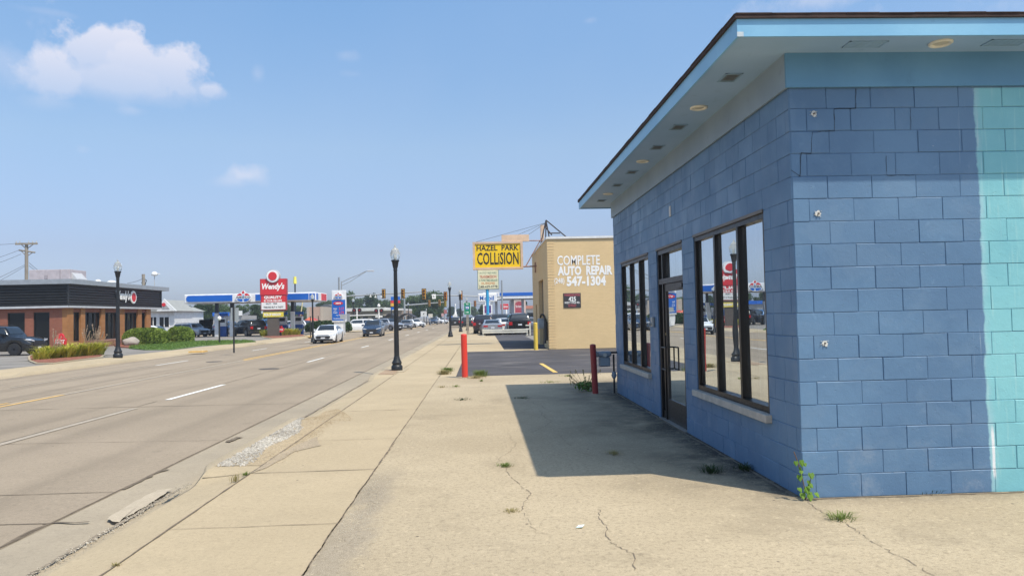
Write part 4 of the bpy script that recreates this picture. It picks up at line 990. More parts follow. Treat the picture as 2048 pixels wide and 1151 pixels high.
def lily(i, x, y, s, lab):
    pr = (l0, l1)[i]
    if first[i]: first[i] = False; pr.location = (x, y, .06); pr.scale = (s,)*3; pr['label'] = lab; pr['group'] = LGp; return
    dup(pr, (x, y, .06), rl.uniform(0, 6), lab, LGp, s)
a, b = G(74, 721), G(186, 712)
LAB1 = 'yellow green grass clump in the mulch bed by the red exit sign'; LAB1P = 'yellow green grass clump with brown seed heads in the mulch bed by the red exit sign'
for r in range(3):
    for k in range(11):
        f_ = (k+.5*(r % 2)+.3)/11; p = a.lerp(b, f_)
        pl_ = r > 0 and (k+r) % 2 == 0 and not (3 <= k <= 6); lily(0 if pl_ else 1, p.x+rl.uniform(-.15, .15), p.y+r*.62+rl.uniform(-.1, .1)-.1, rl.uniform(.8, 1.6)*(.8 if 3 <= k <= 6 and r else 1), LAB1P if pl_ else LAB1)
a, b = G(528, 673), G(594, 670)
for k in range(12):
    p = a.lerp(b, k/11); lily(1, p.x, p.y+rl.uniform(-.2, .2), rl.uniform(1.3, 1.6), 'yellow green grass clump in the mulch bed below the red pylon sign')
    
def tuft(label, px, py, h, w, n, m=None, z=0.0, lean=.9, cat='weed'):
    p = G(px, py, z); rnd = random.Random(int(px*3+py)); mb = MB()
    blades(mb, p, n, h, w, .006 if h < .15 else .012, rnd, lean); return tag(mb.build('weed', m or M_GRASS, fix=False), label, cat)
tuft('small green grass tuft in the middle of the slab left of the shadow', 1010, 932, .05, .11, 110, lean=1.6)
tuft('flattened brown grass tuft below the green one on the slab', 1024, 1022, .025, .09, 70, M_GRASSD, lean=1.8)
tuft('green weed at the wall foot, left one of two under the near window', 1424, 944, .10, .13, 120, M_HEDGED, lean=1.4)
tuft('green weed at the wall foot, right one of two nearer the corner', 1492, 938, .085, .14, 120, M_HEDGED, lean=1.4)
tuft('grass tuft in the joint right of the building corner', 1682, 1038, .07, .12, 110, lean=1.5)
tuft('small weed at the foot of the sunlit blue wall', 1852, 984, .06, .12, 90, M_HEDGED, lean=1.3)
tuft('dry brown tuft in the shadow by the wall stain', 1228, 908, .07, .10, 70, M_GRASSD, lean=1.3)
tuft('green and dry weeds left of the red bollard', 888, 748, .17, .24, 200, M_GRASSD)
tuft('green weed clump left behind the red bollard', 895, 742, .16, .22, 220, M_GRASS)
tuft('tall thin green weeds just right of the red bollard', 962, 752, .22, .25, 260, M_GRASS, lean=.6)
tuft('dry grass fringe right of the red bollard', 950, 756, .10, .35, 220, M_GRASSD)
tuft('low weed in the joint left of the slab shadow', 925, 799, .05, .22, 90, M_HEDGED, lean=1.5)
tuft('dark weed in the joint inside the slab shadow', 1045, 796, .05, .2, 90, M_HEDGED, lean=1.5)
tuft('weed in the first joint nearest the pavement', 884, 774, .06, .16, 70, M_GRASSD)
tuft('weed on the joint between the slab and first bollard', 912, 773, .06, .16, 70, M_GRASS)
tuft('small weed at the end of the short vertical joint', 963, 762, .07, .08, 50, M_GRASS)
tuft('thin grass line at the asphalt edge near the meter', 1100, 764, .05, .4, 90, M_GRASS)
tuft('small weed at the asphalt edge left of the yellow stripe', 1135, 752, .06, .3, 90, M_GRASS)
tuft('dry weed sprig in the joint beside the gravel strip', 470, 962, .10, .06, 40, M_GRASSD, z=-.01, lean=.6)
tuft('green weed sprig in the joint at the gravel strip corner', 490, 950, .05, .05, 40, M_GRASS, z=-.01)
tuft('brown moss tuft in the sidewalk joint at bottom left', 232, 1130, .02, .045, 60, M_GRASSD, z=-.01)
# leafy weed behind the maroon bollard
wb = thing('weed_bush', 'leafy green weed growing behind the maroon bollard', 'weed', G(1172, 782)); p = wb.location; mb = MB(); rnd = random.Random(4)
leafcloud(mb, (p.x, p.y, .12), .24, .18, .11, 240, .035, rnd, .1); mb.build('foliage', leafmat('weed_leaf', (.08, .17, .03), (.16, .28, .07)), wb, fix=False)
mb = MB()
for k in range(22):
    a = rnd.uniform(0, 6.28); tp = Vector((p.x+.34*math.cos(a), p.y+.2*math.sin(a), rnd.uniform(.2, .5))); mb.cyl((p.x, p.y, .02), tp, .004, n=4)
    for q in range(4): v = Vector((rnd.gauss(0, 1), rnd.gauss(0, 1), rnd.gauss(0, 1)))*.014; w_ = tp-Vector((0, 0, .03*q)); mb.add([w_-v, w_+Vector((0, 0, .03)), w_+v], [(0, 1, 2)])
mb.build('stem', M_GRASSD, wb, fix=False)
# vine at the corner
vn = thing('vine', 'bright green vine climbing the blue building corner', 'vine', (BX-.02, BY-.05, 0)); mb = MB()
stem = [Vector((BX-.0, BY-.05, 0)), Vector((BX-.01, BY-.06, .12)), Vector((BX-.03, BY-.05, .24)), Vector((BX-.055, BY-.05, .33)), Vector((BX-.09, BY-.06, .42))]
mb.tube(stem, .004, 6); mb.tube([stem[0], Vector((BX+.04, BY-.06, .1)), Vector((BX+.05, BY-.06, .19))], .003, 5); mb.build('stem', mat('vine_stem', (.16, .09, .05), .7), vn)
mb = MB()
for k in range(20):
    i = rnd.randint(0, 2); q = stem[i].lerp(stem[i+1], rnd.random()); 
    if k % 3 == 0: q = Vector((BX+.03+rnd.uniform(-.01, .03), BY-.06, rnd.uniform(.04, .24)))
    q = q+Vector((rnd.uniform(-.05, .05), rnd.uniform(-.05, -.005), rnd.uniform(-.02, .03)))
    s = rnd.uniform(.018, .034); n_ = Vector((rnd.uniform(-.5, .5), -1, rnd.uniform(.1, .9))).normalized(); e = n_.cross(Vector((0, 0, 1))).normalized(); u = e.cross(n_)
    mb.add([q+u*s*.55, q+e*s*.55+u*s*.75, q+e*s*.85+u*s*.1, q+e*s*.5-u*s*.6, q-u*s*1.3+n_*.01, q-e*s*.5-u*s*.6, q-e*s*.85+u*s*.1, q-e*s*.55+u*s*.75], [(0, 1, 2, 3, 4), (0, 4, 5, 6, 7)])
mb.build('foliage', M_VINE, vn, fix=False)
# litter
p = G(1158, 1052, .004); tag(MB().add([(p.x-.03, p.y-.03, .006), (p.x+.02, p.y-.045, .012), (p.x+.045, p.y, .02), (p.x, p.y+.03, .008)], [(0, 1, 2, 3)]).build('paper_scrap', mat('scrap_paper', (.72, .85, .80), .5)), 'crumpled white and teal paper scrap on the slab', 'litter')
# gravel strip between the kerb and the walk
def stones(mb, n, xa, xb, ya, yb, s0, s1, rnd, zf):
    base = [Vector(v) for v in ((1, 0, 0), (-1, 0, 0), (0, 1, 0), (0, -1, 0), (0, 0, 1), (0, 0, -1))]; fs = [(0, 2, 4), (2, 1, 4), (1, 3, 4), (3, 0, 4), (2, 0, 5), (1, 2, 5), (3, 1, 5), (0, 3, 5)]
    for _ in range(n):
        y = rnd.uniform(ya, yb); f = (y-ya)/(yb-ya); x = rnd.uniform(xa, xb)
        if callable(zf): z = zf(x, y)
        else: z = zf
        s = rnd.uniform(s0, s1); R = Matrix.Rotation(rnd.uniform(0, 3), 3, Vector((rnd.random(), rnd.random(), rnd.random())).normalized())
        vs = [R@(v*s*rnd.uniform(.6, 1.1)) for v in base]; mb.add([(x+v.x, y+v.y, z+s*.35+v.z*.7) for v in vs], fs)
rnd = random.Random(12)
M_PEB = leafmat('pebbles_white', (.20, .18, .15), (.58, .54, .47), .8, 0.0); M_PEBT = leafmat('pebbles_tan', (.30, .23, .14), (.56, .46, .32), .9, 0.0)
g1 = MB(); wz2 = lambda x, y: walkz(x, y)
for k in range(3000):
    y = rnd.uniform(8.72, 12.7); f = (y-8.7)/4
    x = -3.1+abs(rnd.random()+rnd.gauss(0, .08))*(.30+.05*math.sin(y*3))*(1 if f < .75 else max(.25, (1-f)*4))
    stones(g1, 1, x, x, y, y+.001, .010, .024, rnd, wz2)
stuff(g1.build('gravel', M_PEB, fix=False))
g2 = MB()
for k in range(6500):
    y = rnd.uniform(8.8, 14.2); x = -2.86+rnd.random()*.40+rnd.gauss(0, .06)
    if y > 12.3: x = -3.0+rnd.random()*.9*(1-(y-12.3)/2.6)
    stones(g2, 1, x, x, y, y+.001, .004, .011, rnd, wz2)
stuff(g2.build('pea_gravel', M_PEBT, fix=False))
gb_ = MB(); gb_.grid([-3.11, -2.95, -2.75, -2.585], frange(8.75, 12.5, .25), lambda x, y: walkz(x, y)+.004); struct(gb_.build('gravel_bed', mat('gravel_bed_sand', (.38, .30, .19), .95, var=.3, scale=20, bump=.6), fix=False))
g3 = MB()
for k in range(1500):
    p = G(*rnd.choice(((700+rnd.gauss(0, 25), 1030+rnd.gauss(0, 45)), (740+rnd.gauss(0, 14), 985+rnd.gauss(0, 20)))), 0)
    if p.x > -1.19: stones(g3, 1, p.x, p.x, p.y, p.y+.001, .002, .006, rnd, 0.004)
for k in range(900):
    y = rnd.uniform(4.5, 8.3); x = -3.2+rnd.gauss(0, .03); stones(g3, 1, x, x, y, y+.001, .003, .009, rnd, lambda x, y: -.09)
for k in range(500):
    p = Vector((rnd.uniform(-1.1, 3), rnd.uniform(4.5, 16), 0)); stones(g3, 1, p.x, p.x, p.y, p.y+.001, .002, .006, rnd, 0.002)
stuff(g3.build('loose_stones', leafmat('stone_bits', (.2, .17, .12), (.62, .56, .46), .9, 0), fix=False))
# lawn blades
lb_ = MB(); rnd = random.Random(5)
def inpoly(x, y, poly):
    c = False; n = len(poly)
    for i in range(n):
        a, b = poly[i], poly[(i+1) % n]
        if (a.y > y) != (b.y > y) and x < (b.x-a.x)*(y-a.y)/(b.y-a.y)+a.x: c = not c
    return c
xs_ = [p.x for p in lawn]; ys_ = [p.y for p in lawn]; k = 0
while k < 9000:
    x = rnd.uniform(min(xs_), max(xs_)); y = rnd.uniform(min(ys_), max(ys_)); k += 1
    if inpoly(x, y, lawn): blades(lb_, (x, y, .06), 2, .10, .05, .03, rnd, .6)
stuff(lb_.build('lawn_grass', leafmat('lawn_blade', (.09, .16, .03), (.17, .26, .05)), fix=False))
# ================================================================== vehicles
M_TYRE = mat('tyre', (.02, .02, .021), .85); M_RIM = mat('alloy', (.45, .46, .48), .3, .8); M_RIMD = mat('alloy_dark', (.06, .06, .065), .35, .7)
M_CGL = mat('car_glass', (.016, .022, .028), .04, .0, spec=.9, var=.02); M_TRIM = mat('car_trim_black', (.018, .018, .02), .5)
M_HL = mat('headlight_lens', (.72, .75, .78), .12, .3); M_TL = mat('taillight_red', (.42, .012, .015), .2); M_CHR = mat('chrome', (.7, .71, .73), .18, 1.0); M_PLATE = mat('plate', (.62, .64, .68), .5)
def paint(name, col, metal=.25): return mat('paint_'+name, col, .24, metal, var=.03, coat=.8)
PW = paint('white', (.78, .79, .80), 0); PK = paint('black', (.010, .011, .013)); PDB = paint('dark_blue', (.035, .065, .12), .4); PS = paint('silver', (.42, .44, .48), .5); PG = paint('grey', (.20, .21, .24), .5); PB = paint('blue', (.05, .16, .38), .3); PM = paint('maroon_black', (.03, .015, .018)); PDG = paint('dark_grey', (.045, .055, .06), .4)
SHAPE = {  # L, W, H, hood z, belt z, trunk z, windshield base/top, rear top/base (fractions of the length), clearance, wheel r, front/rear wheel y
 'sedan': (4.9, 1.85, 1.46, .92, .95, 1.06, .28, .43, .74, .90, .20, .33, .19, .80),
 'suv':   (4.75, 1.9, 1.70, 1.08, 1.10, 1.12, .25, .37, .90, .975, .24, .36, .19, .79),
 'bigsuv':(4.95, 1.96, 1.79, 1.14, 1.16, 1.18, .25, .35, .92, .985, .25, .38, .18, .78),
 'hatch': (4.6, 1.82, 1.56, 1.0, 1.02, 1.06, .26, .40, .84, .965, .20, .33, .19, .79),
 'pickup':(5.7, 2.0, 1.88, 1.16, 1.18, 1.18, .25, .34, .56, .60, .3, .40, .18, .78)}
def make_car(kind, name, pm, label, cat, group=None, rim=None, hood_open=False):
    Ln, Wd, Ht, zh, zb, zt, a1, a2, a3, a4, clr, wr, wf, wrr = SHAPE[kind]
    t = thing(name, label, cat, (0, 0, 0), group); hw = Wd/2; y0 = -Ln/2
    yf, yr = y0+Ln*wf, y0+Ln*wrr
    ys = sorted(set([round(y0+Ln*q/46, 4) for q in range(47)]))
    mb = MB(); nP = 0; vs = []
    for y in ys:
        f = (y-y0)/Ln
        # plan taper
        tp = 1-.13*max(0, 1-f/.10)**2-.09*max(0, (f-.92)/.08)**2
        w = hw*tp
        if f < a1: top = zh-.24*max(0, 1-f/.12)**1.8-.10*(1-f/a1)
        elif f > a4: top = zt-.10*max(0, (f-.96)/.04)**1.5
        else: top = zb+(zt-zb)*(f-a1)/(a4-a1)
        if kind == 'pickup' and f > a4: top = zt-.02
        b = clr+.10*max(0, 1-f/.05)+.12*max(0, (f-.95)/.05)
        for yw in (yf, yr):
            dd = abs(y-yw); R = wr*1.15
            if dd < R: b = max(b, wr*.98+math.sqrt(R*R-dd*dd)*1.0)
        bb = min(b, top-.16)
        mid = max(bb+.02, .62 if kind != 'sedan' else .55)
        ring = [(w*.93, bb), (w, min(mid, top-.14)), (w*.985, top-.12), (w*.94, top-.03), (w*.84, top), (w*.45, top+.025), (0, top+.03)]
        vs += [(x, y, z) for x, z in ring]+[(-x, y, z) for x, z in reversed(ring[:-1])]; nP = 13
    fs = []
    for j in range(len(ys)-1):
        for i in range(nP-1): fs.append((j*nP+i, (j+1)*nP+i, (j+1)*nP+i+1, j*nP+i+1))
    mb.add(vs, fs, True); mb.add(vs[:nP], [tuple(range(nP))]); mb.add(vs[-nP:], [tuple(range(nP))])
    # cabin
    cw = hw*.92; rw = hw*(.70 if kind in ('sedan', 'hatch') else .76)
    ya1, ya2, ya3, ya4 = (y0+Ln*q for q in (a1, a2, a3, a4)); zr = Ht-.04
    def cab(y):      # roof / belt height and width of the cabin at y
        if y < ya2: s = (y-ya1)/(ya2-ya1); z = zb+(zr-.03-zb)*max(0,math.sin(s*math.pi/2))**.95
        elif y > ya3: s = (ya4-y)/(ya4-ya3); z = zt+(zr-.05-zt)*max(0,math.sin(s*math.pi/2))**.9
        else: s = 1; z = zr+.04*math.sin(math.pi*(y-ya2)/(ya3-ya2))-.02
        zl = zb+(zt-zb)*(y-ya1)/(ya4-ya1)-.02
        k = max(0, min(1, (z-zl)/(zr-zl))); return zl, z, cw+(rw-cw)*k
    cy = frange(ya1, ya4, .12); n2 = 9; vs2 = []
    for y in cy:
        zl, z, w_ = cab(y); q = [(cw, zl), ((cw*1.4+w_*.6)/2, zl+(z-zl)*.35), (w_*1.02, max(zl, z-.07)), (w_*.9, z-.015), (0, z+.015)]
        vs2 += [(x, y, zz) for x, zz in q]+[(-x, y, zz) for x, zz in reversed(q[:-1])]
    fs2 = [(j*n2+i, (j+1)*n2+i, (j+1)*n2+i+1, j*n2+i+1) for j in range(len(cy)-1) for i in range(n2-1)]
    mb.add(vs2, fs2, True)
    if hood_open: pass
    mb.build('body', pm, t)
    # glazing, laid just outside the cabin skin
    def side(y, u, s, o=.012):
        zl, z, w_ = cab(y); zz = zl+.05+(max(zl, z-.10)-zl-.05)*u
        k = max(0, min(1, (zz-zl)/max(.01, (z-.07-zl)))); x = cw+(w_*1.02-cw)*k
        # follow the two-segment wall
        xm = (cw*1.4+w_*.6)/2; 
        x = cw+(xm-cw)*(k/.38) if k < .38 else xm+(w_*1.02-xm)*(k-.38)/.62
        return (s*(x+o), y, zz)
    segs = [(ya1+(ya2-ya1)*.42, (ya2+ya3)/2-.06), ((ya2+ya3)/2+.02, ya3+(ya4-ya3)*(.35 if kind != 'pickup' else .2))]
    for s in (-1, 1):
        for (p, q) in segs:
            g = MB(); yy = frange(p, q, .12); g.add([side(y, u, s) for y in yy for u in (0, .5, 1)], [(3*j+i, 3*j+3+i, 3*j+4+i, 3*j+1+i) for j in range(len(yy)-1) for i in (0, 1)], True); g.build('side_window', M_CGL, t)
    def screen(p, q, pull):
        g = MB(); yy = frange(p, q, .1); v = []
        for y in yy:
            zl, z, w_ = cab(y)
            for xx in (-.88, -.45, 0, .45, .88): v.append((xx*w_*(.93 if abs(xx) > .5 else 1), y+pull*.012, z+.022-.012*abs(xx)*1.2))
        g.add(v, [(5*j+i, 5*j+i+1, 5*j+6+i, 5*j+5+i) for j in range(len(yy)-1) for i in range(4)], True); return g
    screen(ya1+.06, ya2-.03, -1).build('windshield', M_CGL, t); screen(ya3+.03, ya4-.05, 1).build('rear_window', M_CGL, t)
    # under side, wheel wells
    MB().box(-hw*.86, hw*.86, y0+.25, -y0-.25, clr, .62).build('underbody', M_TRIM, t)
    for y in (yf, yr):
        for s in (-1, 1):
            w = MB(); x0 = s*(hw-.02); x1 = s*(hw-.24)
            w.cyl((x0, y, wr), (x1, y, wr), wr, n=18).cyl((x0, y, wr), (x0+s*.006, y, wr), wr*.93, wr*.86, n=18)
            wo = w.build('wheel', M_TYRE, t)
            r = MB(); xr = x0+s*.008; r.cyl((xr-s*.01, y, wr), (xr, y, wr), wr*.68, n=18)
            rimm = r.build('rim', M_TRIM, wo); sp = MB()
            for k in range(5):
                an = 2*math.pi*k/5+.3; d = Vector((0, math.cos(an), math.sin(an))); e = Vector((0, -math.sin(an), math.cos(an))); c = Vector((xr+s*.006, y, wr))
                sp.add([c+e*.05, c-e*.05, c+d*wr*.66-e*.028, c+d*wr*.66+e*.028], [(0, 1, 2, 3)])
            an_ = [Vector((xr+s*.004, y+wr*rr*math.cos(q), wr+wr*rr*math.sin(q))) for rr in (.70, .62) for q in [2*math.pi*i/18 for i in range(18)]]
            sp.add(an_, [(i, (i+1) % 18, 18+(i+1) % 18, 18+i) for i in range(18)])
            sp.build('spokes', rim or M_RIM, wo)
    # front
    tf = 1-.13
    def fy(f): return y0+Ln*f
    for s in (-1, 1):
        hl = MB(); zc = zh-.27
        hl.add([(s*hw*.88, y0-.012, zc+.02), (s*hw*.52, y0-.02, zc-.05), (s*hw*.50, y0-.02, zc+.02), (s*hw*.86, y0-.012, zc+.10), (s*(hw*.955), y0+.24, zc+.05), (s*(hw*.955), y0+.24, zc+.12)], [(0, 1, 2, 3), (0, 3, 5, 4)]); hl.build('headlight', M_HL, t)
        tl = MB(); z1 = zt-.10; 
        if kind in ('sedan',): tl.box(s*hw*.50, s*hw*.89, -y0-.02, -y0+.012, z1-.20, z1-.06).box(s*(hw*.87), s*(hw*.94), -y0-.22, -y0-.0, z1-.18, z1-.06)
        else: tl.box(s*hw*.66, s*hw*.90, -y0-.02, -y0+.012, z1-.30, z1-.02).box(s*(hw*.86), s*(hw*.945), -y0-.18, -y0, z1-.28, z1-.02)
        tl.build('taillight', M_TL, t)
        mr = MB(); mr.box(s*(hw-.02), s*(hw+.16), ya1+.28, ya1+.40, zb+.02, zb+.15, bev=.02).build('mirror', pm, t)
    gr_ = MB()
    if kind == 'sedan': gr_.prism([(-hw*.62, .50), (-hw*.5, .40), (hw*.5, .40), (hw*.62, .50), (hw*.52, .60), (-hw*.52, .60)], y0-.018, y0+.02).box(-hw*.5, hw*.5, y0-.022, y0+.02, .66, .70)
    else: gr_.prism([(-hw*.58, .62), (-hw*.50, .46), (hw*.50, .46), (hw*.58, .62), (hw*.56, zh-.28), (-hw*.56, zh-.28)], y0-.018, y0+.02)
    gr_.build('grille', M_TRIM, t)
    MB().box(-hw*.80, hw*.80, y0-.03, y0+.05, clr+.08, clr+.17).build('front_bumper', M_TRIM, t)
    MB().box(-hw*.86, hw*.86, -y0-.05, -y0+.03, clr+.14, clr+.28).build('rear_bumper', M_TRIM if pm not in (PS, PW) else pm, t)
    MB().box(-.16, .16, y0-.036, y0-.03, .40, .50).build('license_plate', M_PLATE, t)
    MB().box(-.16, .16, -y0+.003, -y0+.016, zt-.42, zt-.30).build('license_plate', M_PLATE, t)
    if kind in ('suv', 'bigsuv'):
        rk = MB()
        for s in (-1, 1): rk.tube([(s*rw*.88, ya2+.15, zr+.02), (s*rw*.88, ya2+.25, zr+.06), (s*rw*.88, ya3-.1, zr+.06), (s*rw*.88, ya3, zr+.01)], .018, 6)
        rk.build('roof_rack', M_TRIM, t)
    if hood_open:
        M_ = Matrix.Translation((0, fy(a1)-.02, zh+.02))@Matrix.Rotation(math.radians(-52), 4, 'X')
        MB().box(-hw*.80, hw*.80, -1.05, 0, 0, .05, M=M_, bev=.02).build('bonnet', pm, t)
        MB().box(-hw*.62, hw*.62, y0+.18, fy(a1)-.1, zh-.02, zh+.04).cyl((-.3, y0+.5, zh+.02), (.3, y0+.5, zh+.02), .08, n=8).build('engine', M_RIMD, t)
    return t
def park(o, px, py, rz, z=-.13, Y=None, sc=.96, label=None, new=False):
    p = G(px, py, z) if Y is None else Vector((P(px, 640, Y).x, Y, z))
    if new: return dup(o, p, rz, label, o.get('group'), sc)
    o.location = p; o.rotation_euler = (0, 0, rz); o.scale = (sc,)*3; return o
R_ = math.radians
MC = 'vehicles in moving traffic'
c = make_car('sedan', 'sedan', PW, 'white sedan driving toward the camera left of the yellow centre line', 'car', MC)
park(c, 650, 686, R_(2), sc=.93); c.location.y += 1.2
c = make_car('suv', 'suv', PDB, 'dark blue suv driving toward the camera behind the white sedan', 'car', MC); park(c, 745, 673, R_(2), sc=.93); c.location.y += 1
c = make_car('suv', 'suv', PW, 'white suv seen side on behind the dark blue suv, near the low brown store', 'car', MC); park(c, 716, 657, R_(-78), Y=96, z=-.1)
c = make_car('suv', 'suv', PS, 'silver suv turning at the junction just left of the nearest lamp pole', 'car', MC); park(c, 775, 657, R_(52), Y=99, z=-.1)
c = make_car('sedan', 'sedan', PG, 'grey sedan coming toward the camera just right of the nearest lamp pole', 'car', MC); park(c, 812, 657.5, R_(4), Y=107)
c = make_car('sedan', 'sedan', PW, 'white car mostly hidden behind the grey sedan', 'car', MC); park(c, 828, 652, R_(38), Y=124)
c = make_car('suv', 'suv', PDB, 'small distant dark blue car coming toward the camera', 'car', MC); park(c, 867, 648, R_(2), Y=158)
c = make_car('sedan', 'sedan', PW, 'small distant white car right behind the distant dark blue one', 'car', MC); park(c, 880, 645, R_(40), Y=175)
c = make_car('suv', 'suv', PK, 'black suv driving away between the two right kerb lamps', 'car', MC); park(c, 910, 650, R_(182), Y=122)
c = make_car('suv', 'suv', PDG, 'dark suv waiting right behind the pole of the green highway sign', 'car', MC); park(c, 934, 650, R_(182), Y=112)
c = make_car('sedan', 'sedan', PS, 'silver car right of the green highway sign, partly behind parked cars', 'car', MC); park(c, 950, 650, R_(100), Y=118, z=0)
c = make_car('sedan', 'sedan', PG, 'tiny far car at the end of the road behind the kerb lamp', 'car', MC); park(c, 897, 645, R_(182), Y=230)
PCG = 'cars parked in the lots'
c = make_car('bigsuv', 'suv', PM, 'black suv with red tail light parked leftmost behind the white rail', 'car', PCG); park(c, 969, 660, R_(176), Y=69, z=0)
c = make_car('sedan', 'sedan', PS, 'silver sedan parked tail first behind the white rail', 'car', PCG); park(c, 981, 668, R_(184), Y=63.6, z=0, sc=.9)
c = make_car('sedan', 'sedan', PW, 'white car parked between the silver sedan and the black minivan', 'car', PCG); park(c, 1007, 664, R_(192), Y=66, z=0)
c = make_car('bigsuv', 'minivan', PK, 'black minivan parked tail first behind the white rail beside the tan wall', 'car', PCG); park(c, 1035, 666, R_(182), Y=64.5, z=0, sc=1.0)
c = make_car('bigsuv', 'suv', PK, 'long black car parked crosswise behind the silver sedan', 'car', PCG); park(c, 1008, 652, R_(90), Y=75, z=0)
c = make_car('sedan', 'sedan', PG, 'dark car half hidden by the tan wall right of the minivan', 'car', PCG); park(c, 1066, 660, R_(90), Y=72, z=0)
c = make_car('hatch', 'hatchback', PK, 'black car with its bonnet raised beside the left canopy column', 'car', PCG, hood_open=True); park(c, 408, 669, R_(28), Y=85, z=0, sc=1)
c = make_car('bigsuv', 'suv', PK, 'black suv seen from behind under the petrol canopy', 'car', PCG); park(c, 497, 673.5, R_(222), Y=80, z=0, sc=.98)
c = make_car('suv', 'suv', PS, 'pale suv half hidden by the rounder clipped shrub', 'car', PCG); park(c, 382, 668, R_(60), Y=82, z=0, sc=.9)
c = make_car('sedan', 'sedan', PW, 'white car hidden low behind the long clipped shrub beside the white building', 'car', PCG); park(c, 306, 668, R_(90), Y=74, z=0, sc=.95)
c = make_car('pickup', 'pickup', PB, 'blue pickup truck behind the black suv at the petrol station', 'truck', PCG); park(c, 537, 662, R_(-90), Y=101, z=.0, sc=.95)
c = make_car('suv', 'suv', PW, 'white suv behind the grass bed and right canopy column', 'car', PCG); park(c, 604, 660, R_(70), Y=103, z=-.1)
c = make_car('suv', 'suv', PB, 'blue suv under the canopy behind the dispenser', 'car', PCG); park(c, 456, 664, R_(170), Y=97, z=0)
c = make_car('bigsuv', 'suv', PK, 'black suv parked at the left edge beside the ornamental grass bed', 'car', PCG, rim=M_RIMD)
p = G(36, 711, 0); c.location = (p.x-1.72, p.y+.95, 0); c.rotation_euler = (0, 0, R_(90)); c.scale = (.93,)*3
for k, (px, Y, pm, rz, lb) in enumerate(((955, 135, PW, 180, 'white car far off behind the green highway sign'), (962, 150, PK, 170, 'dark far car near the blue sign pole'), (944, 165, PS, 180, 'silver far car down the right side of the street'))):
    c = make_car('hatch', 'hatchback', pm, lb, 'car', PCG); park(c, px, 650, R_(rz), Y=Y, z=-.05)
# ================================================================== restaurant
WX, WY = -27.9, 51.0
M_RBR = brickmat('red_brick', (.30, .105, .065), (.25, .085, .05), (.26, .18, .14), .22, .075)
M_PIL = brickmat('tan_tile_pilaster', (.36, .16, .06), (.40, .19, .075), (.3, .15, .07), .4, .2)
M_MIX = brickmat('mixed_brick', (.33, .14, .10), (.16, .06, .045), (.42, .32, .27), .22, .08)
M_CLAD = mat('black_cladding', (.035, .035, .036), .35, .3); M_CAP = mat('grey_fascia', (.34, .37, .40), .5, .3); M_CAPB = mat('grey_band', (.46, .47, .49), .5)
M_STG = mat('store_glass', (.010, .012, .013), .12, spec=.35, var=.02); M_STF = mat('store_frame_black', (.015, .015, .015), .5)
wb_ = thing('restaurant_building', 'low brick restaurant with black ribbed fascia band and grey roof edge', 'building', (WX, WY, 0))
mb = MB(); mb.box(-46, WX, WY, WY+.25, 0, 2.78).box(WX-.25, WX, WY+.25, 63.5, 0, .45).box(WX-.25, WX, WY+.25, 63.5, 2.5, 2.78).box(-46, WX, 63.25, 63.5, 0, 2.78)
holes = [(-31.72, -30.62), (-30.05, -29.02)]
mb = MB(); xs = [-46, -31.75, -30.62, -30.05, -29.0, WX-.3]
mb.box(-46, -31.75, WY, WY+.25, 0, 2.78).box(-30.62, -30.05, WY, WY+.25, 0, 2.78).box(-29.0, WX-.25, WY, WY+.25, 0, 2.78).box(-31.75, -30.62, WY, WY+.25, 2.52, 2.78).box(-30.05, -29.0, WY, WY+.25, 2.52, 2.78).box(-31.75, -30.62, WY, WY+.25, 0, .7)
mb.box(WX-.25, WX, WY, 63.5, 0, .5).box(WX-.25, WX, WY, 63.5, 2.5, 2.78).box(-46, WX, 63.51, 63.76, 0, 2.78)
mb.build('wall', M_RBR, wb_)
for (a, b, z) in ((-31.75, -30.62, .7), (-30.05, -29.0, 0.0)):
    o = MB().box(a, b, WY+.10, WY+.13, z, 2.52).build('window' if z else 'door', M_STG, wb_)
    MB().box(a, a+.05, WY+.05, WY+.13, z, 2.52).box(b-.05, b, WY+.05, WY+.13, z, 2.52).box(a+.05, b-.05, WY+.05, WY+.13, 2.46, 2.52).build('frame', M_STF, o)
edges = [(51.75, 52.65), (53.25, 55.42), (56.0, 58.05), (59.0, 61.2), (61.9, 62.7)]
pil = [(50.99, 51.72), (52.66, 53.22), (55.43, 55.97), (58.06, 58.97), (61.22, 61.88), (62.72, 63.5)]
for a, b in pil: MB().box(WX-.26, WX+.09, a, b, 0, 2.79).build('pilaster', M_PIL, wb_)
for a, b in edges:
    o = MB().box(WX-.15, WX-.12, a, b, .5, 2.5).build('window', M_STG, wb_); f = MB()
    n = 3 if b-a > 1.5 else 1
    for k in range(n+1): yy = a+(b-a)*k/n; f.box(WX-.15, WX-.05, yy-.03, yy+.03, .5, 2.5)
    f.box(WX-.149, WX-.06, a, b, .5, .56).box(WX-.149, WX-.06, a, b, 2.44, 2.5); f.build('frame', M_STF, o)
    MB().box(WX-.6, WX-.55, a+.1, a+.35, .9, 2.3).box(WX-.62, WX-.55, b-.5, b-.42, .5, 2.3).build('poster', mat('window_poster', (.22, .42, .40), .6), o)
MB().box(WX+.01, WX+.5, 53.6, 58.8, 0, .48).build('planter_wall', M_MIX, wb_)
cl = MB(); X1 = WX+.22
zz = frange(2.93, 4.38, .18)
for i, (a, b) in enumerate(zip(zz[:-1], zz[1:])):
    # ribbed metal: each rib is a shallow wedge
    cl.prism([(WY-.18, a), (WY-.27, a+.06), (WY-.27, a+.10), (WY-.18, a+.12), (WY-.18, b), (WY+.0, b), (WY+.0, a)], -46, X1-.001, axis='x')
    cl.prism([(X1-.01, a), (X1+.07, a+.06), (X1+.07, a+.10), (X1-.01, a+.12), (X1-.01, b), (X1-.2, b), (X1-.2, a)], WY-.20, 65.2)
cl.build('cladding', M_CLAD, wb_)
